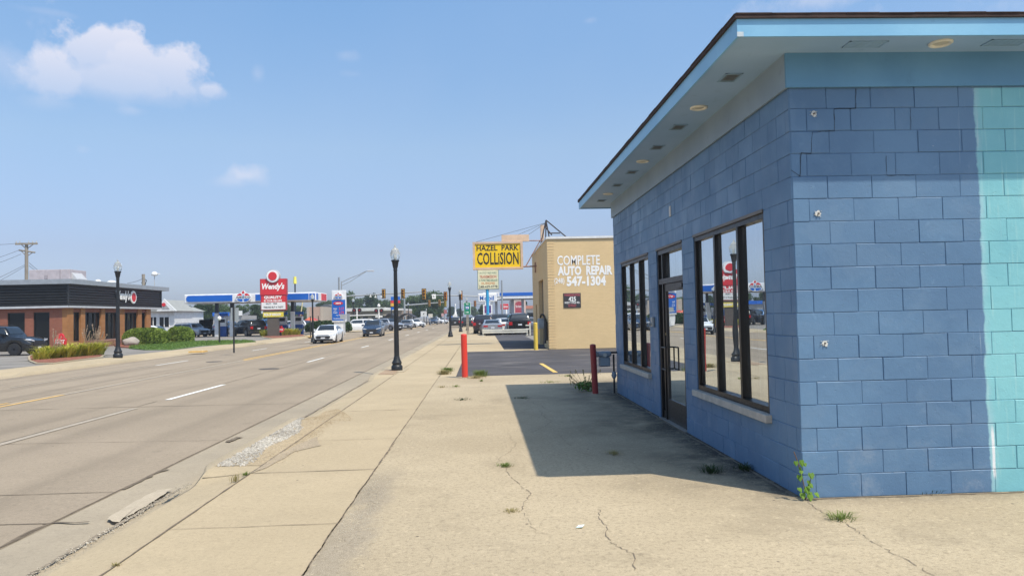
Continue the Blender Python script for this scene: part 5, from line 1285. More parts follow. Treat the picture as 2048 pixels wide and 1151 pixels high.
cr = MB().box(X1-.02, X1+.07, WY-.27, WY-.19, 2.93, 4.38).box(X1-.02, X1+.07, 65.15, 65.25, 2.93, 4.38).build('corner_trim', M_CLAD, wb_)
MB().box(-46, X1+.05, WY-.28, 65.3, 2.79, 2.93).build('lower_band', M_CAPB, wb_)
MB().box(-46, X1+.35, WY-.5, 66.1, 4.381, 4.70).build('roof_edge', M_CAP, wb_)
text('lettering', "Wendy's", X1+.11, 58.2, 3.73, 2.25, .92, M_LET, wb_, face='+x', bold=.05, shear=.22)
bd = MB(); c0 = Vector((X1+.07, 59.95, 3.70)); n = 26
for r, dx in ((.52, .0), (.46, .03)):
    vs = [c0+Vector((dx, r*math.cos(2*math.pi*i/n), r*math.sin(2*math.pi*i/n))) for i in range(n)]
    bd.add(vs+[v+Vector((.03, 0, 0)) for v in vs], [tuple(range(n, 2*n))]+[(i, (i+1) % n, n+(i+1) % n, n+i) for i in range(n)])
bo_ = bd.build('badge', M_LET, wb_)
vs = [c0+Vector((.065, .36*math.cos(2*math.pi*i/n), .36*math.sin(2*math.pi*i/n))) for i in range(n)]; MB().add(vs, [tuple(range(n))]).build('badge_centre', M_RED, bo_)
hv = thing('rooftop_unit', 'large pinkish grey rooftop air unit on the restaurant roof', 'air unit', (-35.1, 60, 4.7))
a, b = P(58, 560, 60), P(139, 538, 60)
MB().box(a.x, b.x, 60, 62.5, 4.7, b.z, bev=.02).build('casing', mat('unit_casing', (.42, .37, .38), .6), hv)
h_ = MB(); 
h_.prism([(b.x, b.z-.25), (b.x+.45, b.z-.75), (b.x+.45, 4.75), (b.x, 4.75)], 60.3, 61.8).build('intake_hood', mat('unit_hood', (.55, .55, .55), .5, .3), hv)
MB().box(a.x+1.2, a.x+1.45, 59.97, 60, 5.3, 5.6).box(b.x-.75, b.x-.7, 59.98, 60, 4.7, b.z).build('panel', mat('unit_panel', (.3, .26, .27), .5), hv)
for (px, Y, s, lb) in ((223, 59, .34, 'white dome vent on the restaurant roof above the lettering'), (196, 57.5, .22, 'small white vent on the restaurant roof left of the dome'), (121, 56, .16, 'small white cap on the roof below the rooftop air unit, right one'), (94, 56, .16, 'small white cap on the roof below the rooftop air unit, left one')):
    p = P(px, 560, Y); tag(MB().lathe([(s*.6, 4.69), (s*.6, 4.82), (s, 4.84), (s*.95, 4.92), (s*.6, 5.0), (s*.1, 5.03)], (p.x, p.y, 0), 14).build('roof_vent', M_COP), lb, 'roof vent')
# exit sign in the bed
p = P(120, 688, 38.2); es = thing('exit_sign', 'small red exit sign with rounded top standing in the grass bed', 'sign', (p.x, 38.2, .05))
a, b = P(108.5, 677, 38.2), P(131.5, 688.5, 38.2); cx = (a.x+b.x)/2; zc = a.z
pts = [(a.x, b.z), (b.x, b.z), (b.x, a.z)]+[(cx+.19*math.cos(q), zc+.02+.25*math.sin(q)) for q in [math.pi*i/12 for i in range(13)]]+[(a.x, a.z)]
MB().prism(pts, 38.2, 38.3).build('panel', M_RED, es); lettering('lettering', 'EXIT', 110.5, 679.5, 129.5, 686.5, 38.2, parent=es, bold=.03)
MB().box(cx-.2, cx+.2, 38.22, 38.28, 0, b.z).build('post', M_TRIM, es)
# white gabled building behind
wg = thing('gabled_building', 'white clapboard building with a front gable behind the restaurant', 'building', (-39, 88, 0)); Y = 88
x0, x1 = P(300, 640, Y).x, P(349, 640, Y).x; zt = P(325, 622, Y).z
MB().box(-60, x1, Y, Y+9, 0, zt).build('wall', mat('white_siding', (.66, .67, .68), .6), wg)
MB().prism([(-60, zt), (x1+.3, zt), (x1-1.2, zt+.55), (-60, zt+.55)], Y-.5, Y+9).build('roof', mat('grey_roof', (.30, .31, .30), .8), wg)
ga = P(327, 597, Y-.8); gl_, gr2 = P(312, 618, Y-.8), P(352, 623, Y-.8)
MB().prism([(gl_.x, zt+.0), (gr2.x, zt), (ga.x, ga.z)], Y-.7, Y-.5).build('gable', mat('gable_white', (.7, .71, .71), .6), wg)
MB().prism([(gl_.x+.15, zt-.0), (gr2.x-.15, zt), (ga.x, ga.z-.1)], Y-.499, Y+5).build('gable_roof', mat('grey_roof', (.30, .31, .30), .8), wg)
MB().prism([(gl_.x+.65, zt+.25), (gr2.x-.75, zt+.25), (ga.x, ga.z-.45)], Y-.74, Y-.7).build('gable_panel', mat('gable_grey', (.33, .33, .34), .7), wg)
MB().cyl((ga.x, Y-.78, zt+.75), (ga.x, Y-.74, zt+.75), .22, n=16).build('emblem', M_RED, wg)
for (u, v) in ((300, 313), (319, 338)):
    a = P(u, 634, Y-.02); b = P(v, 653, Y-.02); o = MB().box(a.x, b.x, Y-.03, Y, b.z, a.z).build('window', M_STG, wg); MB().box(a.x-.06, a.x, Y-.05, Y, b.z, a.z).box(b.x, b.x+.06, Y-.05, Y, b.z, a.z).box((a.x+b.x)/2-.04, (a.x+b.x)/2+.04, Y-.05, Y, b.z, a.z).build('frame', M_LET, o)
# utility pole with wires
M_POLE = mat('pole_wood', (.27, .235, .19), .9, var=.2); M_WIRE = mat('cable', (.04, .04, .045), .6)
up = thing('utility_pole', 'tall wooden utility pole with two crossarms behind the restaurant', 'utility pole', (P(53, 560, 75).x, 75, 0))
x = up.location.x; MB().cyl((x, 75, 0), (x, 75, P(52, 487, 75).z), .19, .15, n=10).build('pole', M_POLE, up)
ca = MB(); l1, r1 = P(33, 488, 75), P(77, 487.5, 75); ca.box(l1.x, r1.x, 74.75, 74.9, l1.z-.09, l1.z+.09); l2, r2 = P(38, 500, 75), P(70, 504.5, 75); ca.cyl(l2, r2, .08, n=6)
ca.cyl(P(43, 489, 75), P(52, 497, 75), .04, n=5).cyl(P(66, 489, 75), P(54, 497, 75), .04, n=5).cyl(P(43, 502, 75), P(53, 512, 75), .04, n=5).cyl(P(66, 504, 75), P(54, 512, 75), .04, n=5); ca.build('crossarm', M_POLE, up)
ins = MB()
for px in (35, 42, 60, 68, 75): q = P(px, 485, 75); ins.cyl((q.x, 74.8, l1.z+.09), (q.x, 74.8, l1.z+.28), .05, n=6)
ins.build('insulator', mat('insulator', (.5, .5, .48), .3), up)
wr_ = MB()
def wire(mb, a, b, sag, r=.018):
    pts = [a.lerp(b, i/12)+Vector((0, 0, -4*sag*(i/12)*(1-i/12))) for i in range(13)]; mb.tube(pts, r, 4)
for (a, b) in (((35, 486), (-120, 476)), ((38, 500), (-150, 545)), ((42, 508), (-150, 560)), ((50, 529), (-150, 607)), ((50, 532), (-150, 625))): wire(wr_, P(*a, 75), P(*b, 70), .35)
for (a, b) in (((58, 525), (120, 560)), ((58, 531), (130, 565))): wire(wr_, P(*a, 75), P(*b, 78), .3)
wr_.build('wires', M_WIRE, up)
u2 = thing('utility_pole', 'short top of a wooden pole over the far end of the restaurant roof', 'utility pole', (P(287, 600, 95).x, 95, 0)); x = u2.location.x
MB().cyl((x, 95, 0), (x, 95, P(287, 548, 95).z), .2, n=8).build('pole', M_POLE, u2); mm = MB(); mm.tube([P(287, 556, 95), P(293, 560, 95), P(290, 570, 95)], .05, 5).tube([P(287, 560, 95), P(283, 566, 95)], .05, 5); mm.build('bracket', M_WIRE, u2)
wr2 = MB(); wire(wr2, P(287, 556, 95), P(255, 566, 80), .1, .025); wr2.build('wires', M_WIRE, u2)
fl_ = thing('flood_light', 'pale flood light on a thin mast above the white gabled building', 'light', (P(309, 600, 120).x, 120, 0))
q = P(309, 548, 120); MB().lathe([(.1, 0), (.45, .1), (.5, .4), (.2, .7)], (q.x, 120, q.z-.3), 10).box(q.x-.2, q.x+.8, 119.8, 120.2, q.z, q.z+.12).build('lamp_head', M_LET, fl_); MB().cyl((q.x, 120, 0), (q.x, 120, q.z), .06, n=6).build('mast', M_CAPB, fl_)
# ================================================================== petrol station, left
AY = 77.5
M_CANW = mat('canopy_white', (.74, .75, .76), .35); M_CANB = mat('canopy_blue', (.01, .12, .50), .3, var=.05); M_CANU = mat('canopy_underside', (.42, .43, .44), .5)
gs = thing('petrol_canopy', 'white and blue petrol station canopy carrying the oval emblem', 'canopy', (-22, AY, 0))
a = P(368, 590, AY); b = P(632, 604, AY); z0, z1 = P(368, 606.5, AY).z, a.z; z1b = P(620, 585, AY).z
XA, XB = a.x, b.x; AD = 5.5
MB().box(XA, XB, AY, AY+AD, z0, z1+.05, bev=.06).build('fascia', M_CANW, gs)
MB().box(XA+.1, XB-.1, AY+.1, AY+AD-.1, z0-.02, z0-.001).build('underside', M_CANU, gs)
bl = MB(); ex0, ex1 = P(466, 597, AY).x, P(510, 597, AY).x
def pill(mb, x0, x1, z0_, z1_, y0_, y1_, rl_=True, rr2=True):
    r = (z1_-z0_)/2; zc = (z0_+z1_)/2; pts = []
    if rl_: pts += [(x0+r-r*math.sin(q), zc+r*math.cos(q)) for q in [math.pi*i/8 for i in range(9)]]
    else: pts += [(x0, z1_), (x0, z0_)]
    if rr2: pts += [(x1-r+r*math.sin(q), zc-r*math.cos(q)) for q in [math.pi*i/8 for i in range(9)]]
    else: pts += [(x1, z0_), (x1, z1_)]
    mb.prism(pts, y0_, y1_)
bh0, bh1 = z0+.15, z1-.08
pill(bl, XA+.22, ex0-.05, bh0, bh1, AY-.05, AY+.02, True, False); pill(bl, ex1+.05, XB-.75, bh0, bh1, AY-.05, AY+.02, False, False); bl.build('blue_stripe', M_CANB, gs)
MB().box(XB-.66, XB-.1, AY-.05, AY+.02, bh0, bh1).box(XB-.02, XB+.04, AY+.15, AY+.95, bh0, bh1).build('corner_stripe', M_CANB, gs)
MB().box(XB-.01, XB+.05, AY+2.6, AY+5.0, z0+.1, z1-.02).build('end_stripe', M_RED, gs)
M_WHP = mat('emblem_white', (.84, .85, .86), .35, var=.02)
def emblem(parent, cx, Y, cz, w, h, word=True):      # oval with a torch: red above, blue below, black word across
    n = 30; o = MB(); pts = []
    for i in range(n):
        q = 2*math.pi*i/n; x = cx+w/2*math.cos(q); z = cz-h*.12+h*.38*math.sin(q)
        if z > cz+h*.14 and abs(x-cx) < w*.2: z = cz+h*.5-abs(x-cx)/(w*.2)*h*.30
        pts.append((x, z))
    o.prism(pts, Y-.14, Y-.04); ob = o.build('emblem', M_WHP, parent)
    rd_ = MB(); bl_ = MB()
    for s in (-1, 1):
        rd_.add([(cx+s*w*x, Y-.145, cz+h*z) for x, z in ((.07, .02), (.42, .02), (.36, .12), (.24, .2), (.13, .19))], [(0, 1, 2, 3, 4)])
        bl_.add([(cx+s*w*x, Y-.145, cz+h*z) for x, z in ((.05, -.22), (.43, -.22), (.34, -.36), (.2, -.44), (.05, -.46))], [(0, 1, 2, 3, 4)])
    rd_.add([(cx+w*x, Y-.146, cz+h*z) for x, z in ((-.07, .18), (.05, .18), (.09, .26), (.0, .44), (-.09, .28))], [(0, 1, 2, 3, 4)])
    rd_.build('flame', M_RED, ob); bl_.build('lower_field', M_CANB, ob)
    MB().add([(cx-w*.02, Y-.147, cz-h*.46), (cx+w*.02, Y-.147, cz-h*.46), (cx+w*.05, Y-.147, cz+h*.12), (cx-w*.05, Y-.147, cz+h*.12)], [(0, 1, 2, 3)]).build('torch', mat('torch_blue', (.25, .45, .75), .4), ob)
    if word: text('lettering', 'AMOCO', cx, Y-.15, cz-h*.10, w*.94, h*.16, M_BLKL, ob, bold=.03)
c = P(487.5, 591.5, AY); emblem(gs, c.x, AY-.05, c.z, 1.60, 1.30)
MB().box(ex0-.05, ex1+.05, AY-.03, AY+.02, z0+.03, z1+.02).build('emblem_panel', M_CANW, gs)
M_COLD = mat('column_dark', (.02, .03, .05), .5)
for px in (434, 464, 585.5):
    x = P(px, 640, AY+1.6).x; y = AY+1.6
    MB().box(x-.20, x+.20, y-.2, y+.2, 0, 2.5, bev=.03).build('column', mat('column_white', (.60, .62, .64), .5), gs)
    MB().box(x-.15, x+.15, y-.15, y+.15, 2.5, z0).build('column_top', M_COLD, gs)
def pump(px, Y, lb):
    x = P(px, 650, Y).x; t = thing('fuel_dispenser', lb, 'fuel pump', (x, Y, 0), 'fuel dispensers')
    MB().box(x-.45, x+.45, Y-.3, Y+.3, 0, 1.1, bev=.03).build('cabinet', mat('pump_blue', (.02, .09, .32), .4), t); MB().box(x-.42, x+.42, Y-.28, Y+.28, 1.101, 2.0, bev=.03).build('head', M_CANW, t)
    MB().box(x-.3, x+.3, Y-.30, Y-.285, 1.5, 1.85).build('display', M_TRIM, t); MB().tube([(x+.4, Y-.1, 1.5), (x+.62, Y-.15, 1.1), (x+.5, Y-.1, .5), (x+.46, Y, .9)], .03, 5).build('hose', M_TRIM, t); MB().box(x-.5, x+.5, Y-.1, Y+.1, 2.2, 2.5).box(x-.04, x+.04, Y-.03, Y+.03, 2.0, 2.2).build('pump_topper', M_CANB, t)
pump(446, 80, 'fuel dispenser beside the left canopy column'); pump(566, 82, 'fuel dispenser behind the pylon sign base'); pump(598, 82, 'fuel dispenser right of the right canopy column')
# grey back of a road sign on a black post
p = G(468, 705); sg = thing('road_sign', 'blank grey back of a road sign on a thin black post', 'sign', p)
a, b = P(461, 615, p.y), P(477, 641, p.y); MB().box(a.x, b.x, p.y+.03, p.y+.045, b.z, a.z).build('panel', mat('sign_back_alu', (.40, .43, .43), .5, .5), sg); MB().box(p.x-.035, p.x+.035, p.y-.03, p.y+.03, 0, P(468, 606, p.y).z).build('post', M_TRIM, sg)
p = G(439, 687); pl = thing('path_light', 'short black lamp post with a small white globe on the lawn', 'lamp', p); zt = P(439, 640, p.y).z
MB().cyl((p.x, p.y, 0), (p.x, p.y, zt), .06, n=8).build('post', M_TRIM, pl); MB().lathe([(.08, 0), (.14, .1), (.14, .2), (.05, .3)], (p.x, p.y, zt), 10).build('globe', M_LET, pl)
for (px, yb, yt, lb) in ((621, 673, 632, 'thin black signpost left of the lamp behind the white sedan'), (637, 664, 631, 'thin dark post in the hedge behind the white sedan')):
    p = G(px, yb); tag(MB().cyl(p, (p.x, p.y, P(px, yt, p.y).z), .05, n=6).build('post', M_TRIM), lb, 'post')
# red pylon sign
SY = 74.3; py_ = thing('pylon_sign', 'red pylon sign with round badge, white script and reader board', 'sign', (P(548, 640, SY).x, SY, 0))
a, b = P(519.5, 557.5, SY), P(573.5, 590, SY); M_SFR = mat('sign_frame_red', (.40, .03, .04), .5); D = .45
MB().box(a.x, b.x, SY, SY+D, b.z, a.z, bev=.03).build('upper_cabinet', M_SFR, py_); MB().box(a.x+.08, b.x-.08, SY-.01, SY, b.z+.08, a.z-.08).build('upper_face', M_RED, py_)
c, d = P(521, 590.5, SY), P(572.5, 619.5, SY); MB().box(c.x, d.x, SY+.02, SY+D, d.z, c.z-.02, bev=.03).build('lower_cabinet', M_SFR, py_)
m1_ = P(546, 604, SY).z; MB().box(c.x+.08, d.x-.08, SY+.005, SY+.02, m1_, c.z-.08).build('lower_face', M_RED, py_); MB().box(c.x+.08, d.x-.08, SY+.004, SY+.02, d.z+.08, m1_-.005).build('reader_board', mat('reader_white', (.78, .78, .76), .5, var=.02), py_)
lettering('lettering', "Wendy's", 523.5, 566, 569, 581, SY-.01, parent=py_, bold=.045, shear=.22)
lettering('lettering', 'QUALITY', 528, 591.5, 564, 597.5, SY, parent=py_, bold=.05); lettering('lettering', 'IS OUR RECIPE', 528, 599, 564, 602.6, SY, parent=py_, bold=.03)
lettering('lettering', 'SALTY   TRIM', 532, 605.5, 554, 608, SY, parent=py_, m=M_BLKL, bold=.02); lettering('lettering', 'TREE BIG BUT A TASTY', 527, 612.5, 567, 615.2, SY, parent=py_, m=M_BLKL, bold=.02)
c = P(546, 552, SY); n = 30
for r, y0_, y1_, m_, nm in ((.66, SY-.12, SY+.4, M_CAPB, 'badge'), (.60, SY-.16, SY-.121, M_WHP, 'badge_face'), (.42, SY-.20, SY-.161, M_RED, 'badge_centre')):
    MB().prism([(c.x+r*math.cos(2*math.pi*i/n), c.z+r*math.sin(2*math.pi*i/n)) for i in range(n)], y0_, y1_).build(nm, m_, py_)
M_BRN = mat('pylon_brown', (.10, .085, .07), .7); a, b = P(534, 620, SY), P(557, 672, SY)
MB().box(a.x, b.x, SY+.05, SY+.4, 0, a.z).box(a.x-.4, b.x+.6, SY+.06, SY+.39, P(540, 626, SY).z, a.z-.001).build('pylon', M_BRN, py_)
a, b = P(526, 624.5, SY), P(567, 633, SY); o = MB().box(a.x, b.x, SY-.02, SY+.04, b.z, a.z).build('banner', mat('banner_yellow', (.72, .60, .06), .5), py_); lettering('lettering', 'PICK-UP WINDOW', 528, 626.3, 562, 631, SY-.03, parent=o, bold=.035)
# enter sign
p = P(561, 660, 75); en = thing('enter_sign', 'small red enter sign on a dark stem in the far grass bed', 'sign', (p.x, 75, .05)); r = .26
MB().prism([(p.x+.36*math.cos(2*math.pi*i/24), p.z+.06+r*math.sin(2*math.pi*i/24)) for i in range(24)], 75, 75.08).box(p.x-.17, p.x+.17, 75.001, 75.08, p.z+.1, p.z+.46).build('panel', M_RED, en); MB().box(p.x-.09, p.x+.09, 75.01, 75.07, 0, p.z-.1).build('stem', M_TRIM, en)
text('lettering', 'ENTER', p.x, 74.995, p.z+.06, .56, .15, M_LET, en, bold=.03)
# feather flag and yellow capped mast
ff = thing('feather_flag', 'dark red and blue feather flag on a slanting yellow pole', 'flag', (P(600, 660, 84).x, 84, 0))
MB().cyl(P(597, 690-30, 84), P(607, 590, 84), .07, n=6).build('pole', mat('flag_pole_cream', (.75, .68, .4), .5), ff)
MB().add([P(600, 622, 84), P(606, 632, 84), P(604, 645, 84), P(597, 642, 84), P(596, 630, 84)]+[v+Vector((0, .03, 0)) for v in (P(600, 622, 84), P(606, 632, 84), P(604, 645, 84), P(597, 642, 84), P(596, 630, 84))], [(0, 1, 2, 3, 4), (9, 8, 7, 6, 5)]+[(i, (i+1) % 5, 5+(i+1) % 5, 5+i) for i in range(5)]).build('flag', mat('flag_maroon', (.20, .04, .08), .7), ff)
ym_ = thing('yellow_capped_mast', 'thin mast with a long yellow cap rising behind the petrol canopy', 'mast', (P(590, 640, 86).x, 86, 0)); q = P(590, 567, 86); MB().cyl((q.x, 86, 0), (q.x, 86, q.z), .09, n=6).build('mast', M_COLD, ym_); MB().cyl((q.x, 86, q.z), (q.x, 86, P(590, 553, 86).z), .2, .16, n=10).build('cap', mat('cap_yellow', (.80, .72, .12), .4), ym_)
# tall price sign
PY_ = 86; pr = thing('price_sign', 'tall white and blue petrol price sign with red digits', 'sign', (P(677, 650, PY_).x, PY_, 0)); a, b = P(663, 580.5, PY_), P(692, 640, PY_)
zm = P(677, 599, PY_).z
MB().box(a.x, b.x, PY_, PY_+.5, b.z-.2, a.z, bev=.03).box(a.x+.2, b.x-.2, PY_+.1, PY_+.4, 0, b.z-.2).build('cabinet', M_CANW, pr)
MB().box(a.x+.04, b.x-.06, PY_-.02, PY_, b.z, zm).build('blue_face', M_CANB, pr); c = P(677, 590.5, PY_); emblem(pr, c.x, PY_, c.z, .96, .78)
c = P(676.5, 606, PY_); MB().prism([(c.x+.55*math.cos(2*math.pi*i/24), c.z+.20*math.sin(2*math.pi*i/24)) for i in range(24)], PY_-.05, PY_-.02).build('savings_badge', M_RED, pr); text('lettering', 'save', c.x, PY_-.05, c.z, .6, .17, M_LET, pr, bold=.03)
for nm, s, x0_, y0_, x1_2, y1_, m_ in (('lettering', 'Regular', 667, 615.5, 674.5, 618.5, M_LET), ('lettering', 'Unleaded', 667, 620, 673, 621.5, M_LET), ('price', '3.17', 678, 614, 688, 619.5, None), ('lettering', 'Diesel', 667, 623.5, 674.5, 626, M_LET), ('price', '3.79', 678, 622, 688, 627.5, None), ('lettering', 'Car Wash', 672, 629, 685, 631, M_LET), ('lettering', 'Convenience Store', 667, 635.5, 687, 637.3, M_LET)):
    lettering(nm, s, x0_, y0_, x1_2, y1_, PY_-.02, parent=pr, m=m_ or mat('digit_red', (.75, .04, .05), .4), bold=.02)
# backs of small road signs beside it
p = G(690, 668, -.0); s_ = thing('road_sign', 'slim pale sign post with a square grey plate right of the price sign', 'sign', p); a = P(686, 628, p.y); MB().box(a.x-.3, a.x+.35, p.y, p.y+.03, P(686, 638, p.y).z, a.z).build('panel', mat('sign_back_alu2', (.45, .46, .45), .5, .4), s_); MB().cyl(p, (p.x, p.y, a.z), .05, n=6).cyl((p.x-.12, p.y, 0), (p.x-.12, p.y, a.z-.5), .03, n=6).build('post', M_CAPB, s_)
# ================================================================== junction
M_GALV = mat('galvanised', (.36, .38, .39), .5, .5); M_SIGY = mat('signal_yellow', (.55, .30, .04), .5); M_SIGB = mat('signal_backplate', (.06, .055, .04), .6); M_LENS = mat('signal_lens', (.10, .03, .02), .3); M_GLENS = mat('signal_lens_green', (.02, .10, .06), .3)
def signal(c, lb, s=1.0, m=None, n=3):
    t = thing('traffic_signal', lb, 'traffic light', c, 'traffic signals on the mast arms'); x, y, z = c
    MB().box(x-.19*s, x+.19*s, y-.12, y+.12, z-.19*n*s, z+.19*n*s, bev=.02).build('housing', m or M_SIGY, t); MB().box(x-.27*s, x+.27*s, y-.01, y+.01, z-(.19*n+.1)*s, z+(.19*n+.1)*s).build('backplate', M_SIGB, t)
    for k in range(n):
        zz = z+(.38*(n-1)/2-.38*k)*s; MB().cyl((x, y-.14, zz), (x, y-.121, zz), .13*s, n=12).build('lens', M_GLENS if k == n-1 else M_LENS, t); MB().cyl((x, y-.30, zz+.01), (x, y-.12, zz), .15*s, n=12, caps=False).build('visor', m or M_SIGY, t)
    return t
def mast(lb, Y, px, ybase, x1, y1, x0, y0, ytop=None, r0=.12, r1=.07):
    b = P(px, 640, Y); t = thing('signal_mast', lb, 'signal pole', (b.x, Y, -.1)); z = P(px, ytop or y0, Y).z
    MB().cyl((b.x, Y, -.1), (b.x, Y, z), r0*1.3, r0, n=10).build('pole', M_GALV, t)
    a = P(x0, y0, Y); e = P(x1, y1, Y); MB().cyl(a, e, r0*.9, r1, n=8).build('arm', M_GALV, t); return t
m1t = mast('galvanised signal mast behind the price sign with a long arm over the road', 100, 679, 660, 858, 582.5, 679, 592.8, 554)
lu = MB(); lu.tube([P(683, 564, 100), P(700, 556, 100), P(718, 549, 100), P(728, 543.5, 100), P(736, 541, 100)], .045, 6).tube([P(683, 571, 100), P(700, 563, 100), P(722, 549, 100), P(732, 543, 100)], .04, 6).cyl(P(683, 562, 100), P(683, 590, 100), .07, n=6); lu.build('lamp_arm', M_GALV, m1t)
q = P(742, 541.5, 100); MB().box(q.x-.5, q.x+.4, 99.8, 100.2, q.z-.08, q.z+.08, bev=.05).build('lamp_head', M_CAPB, m1t)
for px, py, s, lb in ((767.5, 587, .95, 'traffic light left of the nearest lamp pole'), (806, 587, 1.0, 'traffic light just right of the nearest lamp pole'), (848, 588, 1.15, 'traffic light hanging at the tip of the long arm')): signal(P(px, py, 99.7), lb, s, M_SIGY)
# cameras clamped on the arm
for px, py, lb in ((741, 593, 'small white camera on the signal arm, left of the pair'), (751, 594, 'small white camera on the signal arm, middle'), (763, 593, 'small white camera beside the left traffic light')):
    c = P(px, py, 99.6); tag(MB().box(c.x-.12, c.x+.12, 99.4, 99.8, c.z-.07, c.z+.07, bev=.02).cyl((c.x, 99.6, c.z), (c.x, 99.8, c.z+.3), .03, n=5).build('traffic_camera', M_COP), lb, 'camera')
m2 = mast('signal mast right of the junction with its arm reaching left past the lamps', 108, 1005, 660, 862, 589.5, 1005, 593.5, 560)
for px, py, s, lb in ((891, 592, 1.0, 'orange backed traffic light left of the right kerb lamp'), (921.5, 590.5, 1.0, 'orange backed traffic light behind the farther kerb lamp')): signal(P(px, py, 107.7), lb, s, mat('signal_orange', (.62, .25, .03), .5))
c = P(868, 592.5, 107.7); rs = thing('road_sign', 'small white square sign hung on the arm left of the orange traffic lights', 'sign', c); MB().box(c.x-.26, c.x+.26, 107.6, 107.64, c.z-.34, c.z+.34).build('panel', M_LET, rs); text('symbol', 'R', c.x, 107.59, c.z, .2, .3, M_BLKL, rs)
m3 = mast('signal mast beyond the junction with a lower arm reaching right', 145, 809.5, 660, 893, 603.5, 809.5, 610.5, 592, r0=.16, r1=.1)
for px, py, lb, mm_ in ((858.5, 606, 'far small traffic light on the lower arm, left one', M_SIGY), (879, 605.5, 'far small traffic light on the lower arm, middle one', M_SIGY), (890.5, 607, 'far yellow traffic light at the tip of the lower arm', mat('signal_bright', (.62, .48, .03), .5))): signal(P(px, py, 144.5), lb, 1.0, mm_)
m4 = mast('distant signal mast at the next junction on the right', 190, 985, 640, 915, 606.5, 985, 606.8, 600, r0=.16)
signal(P(950, 607, 189.5), 'distant orange traffic light right of the green highway sign', 1.2, mat('signal_orange', (.62, .25, .03), .5))
# railway crossing lights
for px, py, lb in ((714, 620, 'railway crossing signal with two black round lights on a white post'), (758, 621, 'railway crossing signal with a red light facing sideways behind the silver suv')):
    Y = 104; b = P(px, 640, Y); t = thing('crossing_signal', lb, 'crossing signal', (b.x, Y, -.1)); z = P(px, py, Y).z
    MB().cyl((b.x, Y, -.1), (b.x, Y, z+.1), .09, n=8).build('post', M_LET, t)
    for s in (-1, 1):
        MB().cyl((b.x+s*.36, Y-.05, z), (b.x+s*.36, Y+.05, z), .30, n=16).build('target', M_TRIM, t)
        MB().cyl((b.x+s*.36, Y-.09, z), (b.x+s*.36, Y-.051, z), .11, n=12).build('lens', mat('crossing_red', (.30, .02, .02), .3), t)
    if px > 730: MB().box(b.x-.5, b.x+.5, Y-.02, Y+.02, z-.9, z-.72).lathe([(.12, .5), (.2, .6), (.2, .8), (.05, .95)], (b.x, Y, z), 10).build('crossbuck', M_LET, t)
    MB().box(b.x-.25, b.x+.25, Y-.2, Y+.2, -.1, .25).build('footing', M_CURB, t)
gt = thing('crossing_gate', 'white thin crossing gate arm lowered before the brown store', 'gate', (P(700, 640, 103).x, 103, -.1)); MB().cyl(P(697, 631, 103), P(760, 629, 103), .05, n=6).build('arm', M_LET, gt); MB().box(P(697, 640, 103).x-.2, P(697, 640, 103).x+.2, 102.8, 103.2, -.1, P(697, 630, 103).z+.2).build('post', M_GALV, gt)
# square grey road sign near the trees
Y = 118; c = P(847.5, 627.5, Y); t = thing('road_sign', 'square pale grey road sign with a black arrow before the trees', 'sign', (c.x, Y, -.1)); MB().box(c.x-.48, c.x+.48, Y, Y+.03, c.z-.45, c.z+.45).build('panel', mat('sign_pale', (.60, .61, .60), .5), t); MB().add([(c.x+dx, Y-.01, c.z+dz) for dx, dz in ((-.12, -.05), (.02, .2), (.1, .2), (.06, .0), (-.02, -.1))], [(0, 1, 2, 3, 4)]).build('arrow', M_BLKL, t); MB().cyl((c.x, Y+.04, -.1), (c.x, Y+.04, c.z), .05, n=6).build('post', M_GALV, t)
Y = 140; c = P(861, 631, Y); t = thing('road_sign', 'farther cream road sign right of the square grey one', 'sign', (c.x, Y, -.1)); MB().box(c.x-.4, c.x+.4, Y, Y+.03, c.z-.35, c.z+.35).build('panel', mat('sign_cream', (.60, .56, .48), .5), t); MB().cyl((c.x, Y+.04, -.1), (c.x, Y+.04, c.z), .05, n=6).build('post', M_GALV, t)
# green highway sign
Y = 66; t = thing('highway_sign', 'green highway sign reading TO 75 with an arrow on a wooden post', 'sign', (P(935, 650, Y).x, Y, 0)); a, b = P(928, 605, Y), P(941, 628, Y); M_GRN = mat('sign_green', (.01, .22, .12), .4)
MB().box(a.x-.03, b.x+.03, Y-.0, Y+.02, b.z-.03, a.z+.03).build('border', M_LET, t); MB().box(a.x, b.x, Y-.012, Y, b.z, a.z).build('panel', M_GRN, t)
lettering('lettering', 'TO', 932, 607, 937, 609.5, Y-.012, parent=t, bold=.03); c = P(934.5, 615, Y)
MB().add([(c.x+dx, Y-.016, c.z+dz) for dx, dz in ((-.18, .14), (.18, .14), (.19, .02), (.1, -.14), (0, -.18), (-.1, -.14), (-.19, .02))], [tuple(range(7))]).build('shield', mat('shield_blue', (.04, .12, .45), .4), t); lettering('lettering', '75', 931, 613, 938, 617, Y-.018, parent=t, bold=.04)
c = P(934.5, 624, Y); MB().add([(c.x+dx, Y-.016, c.z+dz) for dx, dz in ((-.15, -.02), (.03, -.02), (.03, -.07), (.15, 0), (.03, .07), (.03, .02), (-.15, .02))], [tuple(range(7))]).build('arrow', M_LET, t)
p = P(935, 650, Y); MB().box(p.x-.09, p.x+.03, Y+.03, Y+.12, 0, a.z-.6).box(p.x+.05, p.x+.12, Y+.03, Y+.1, 0, a.z).build('post', M_POLE, t)
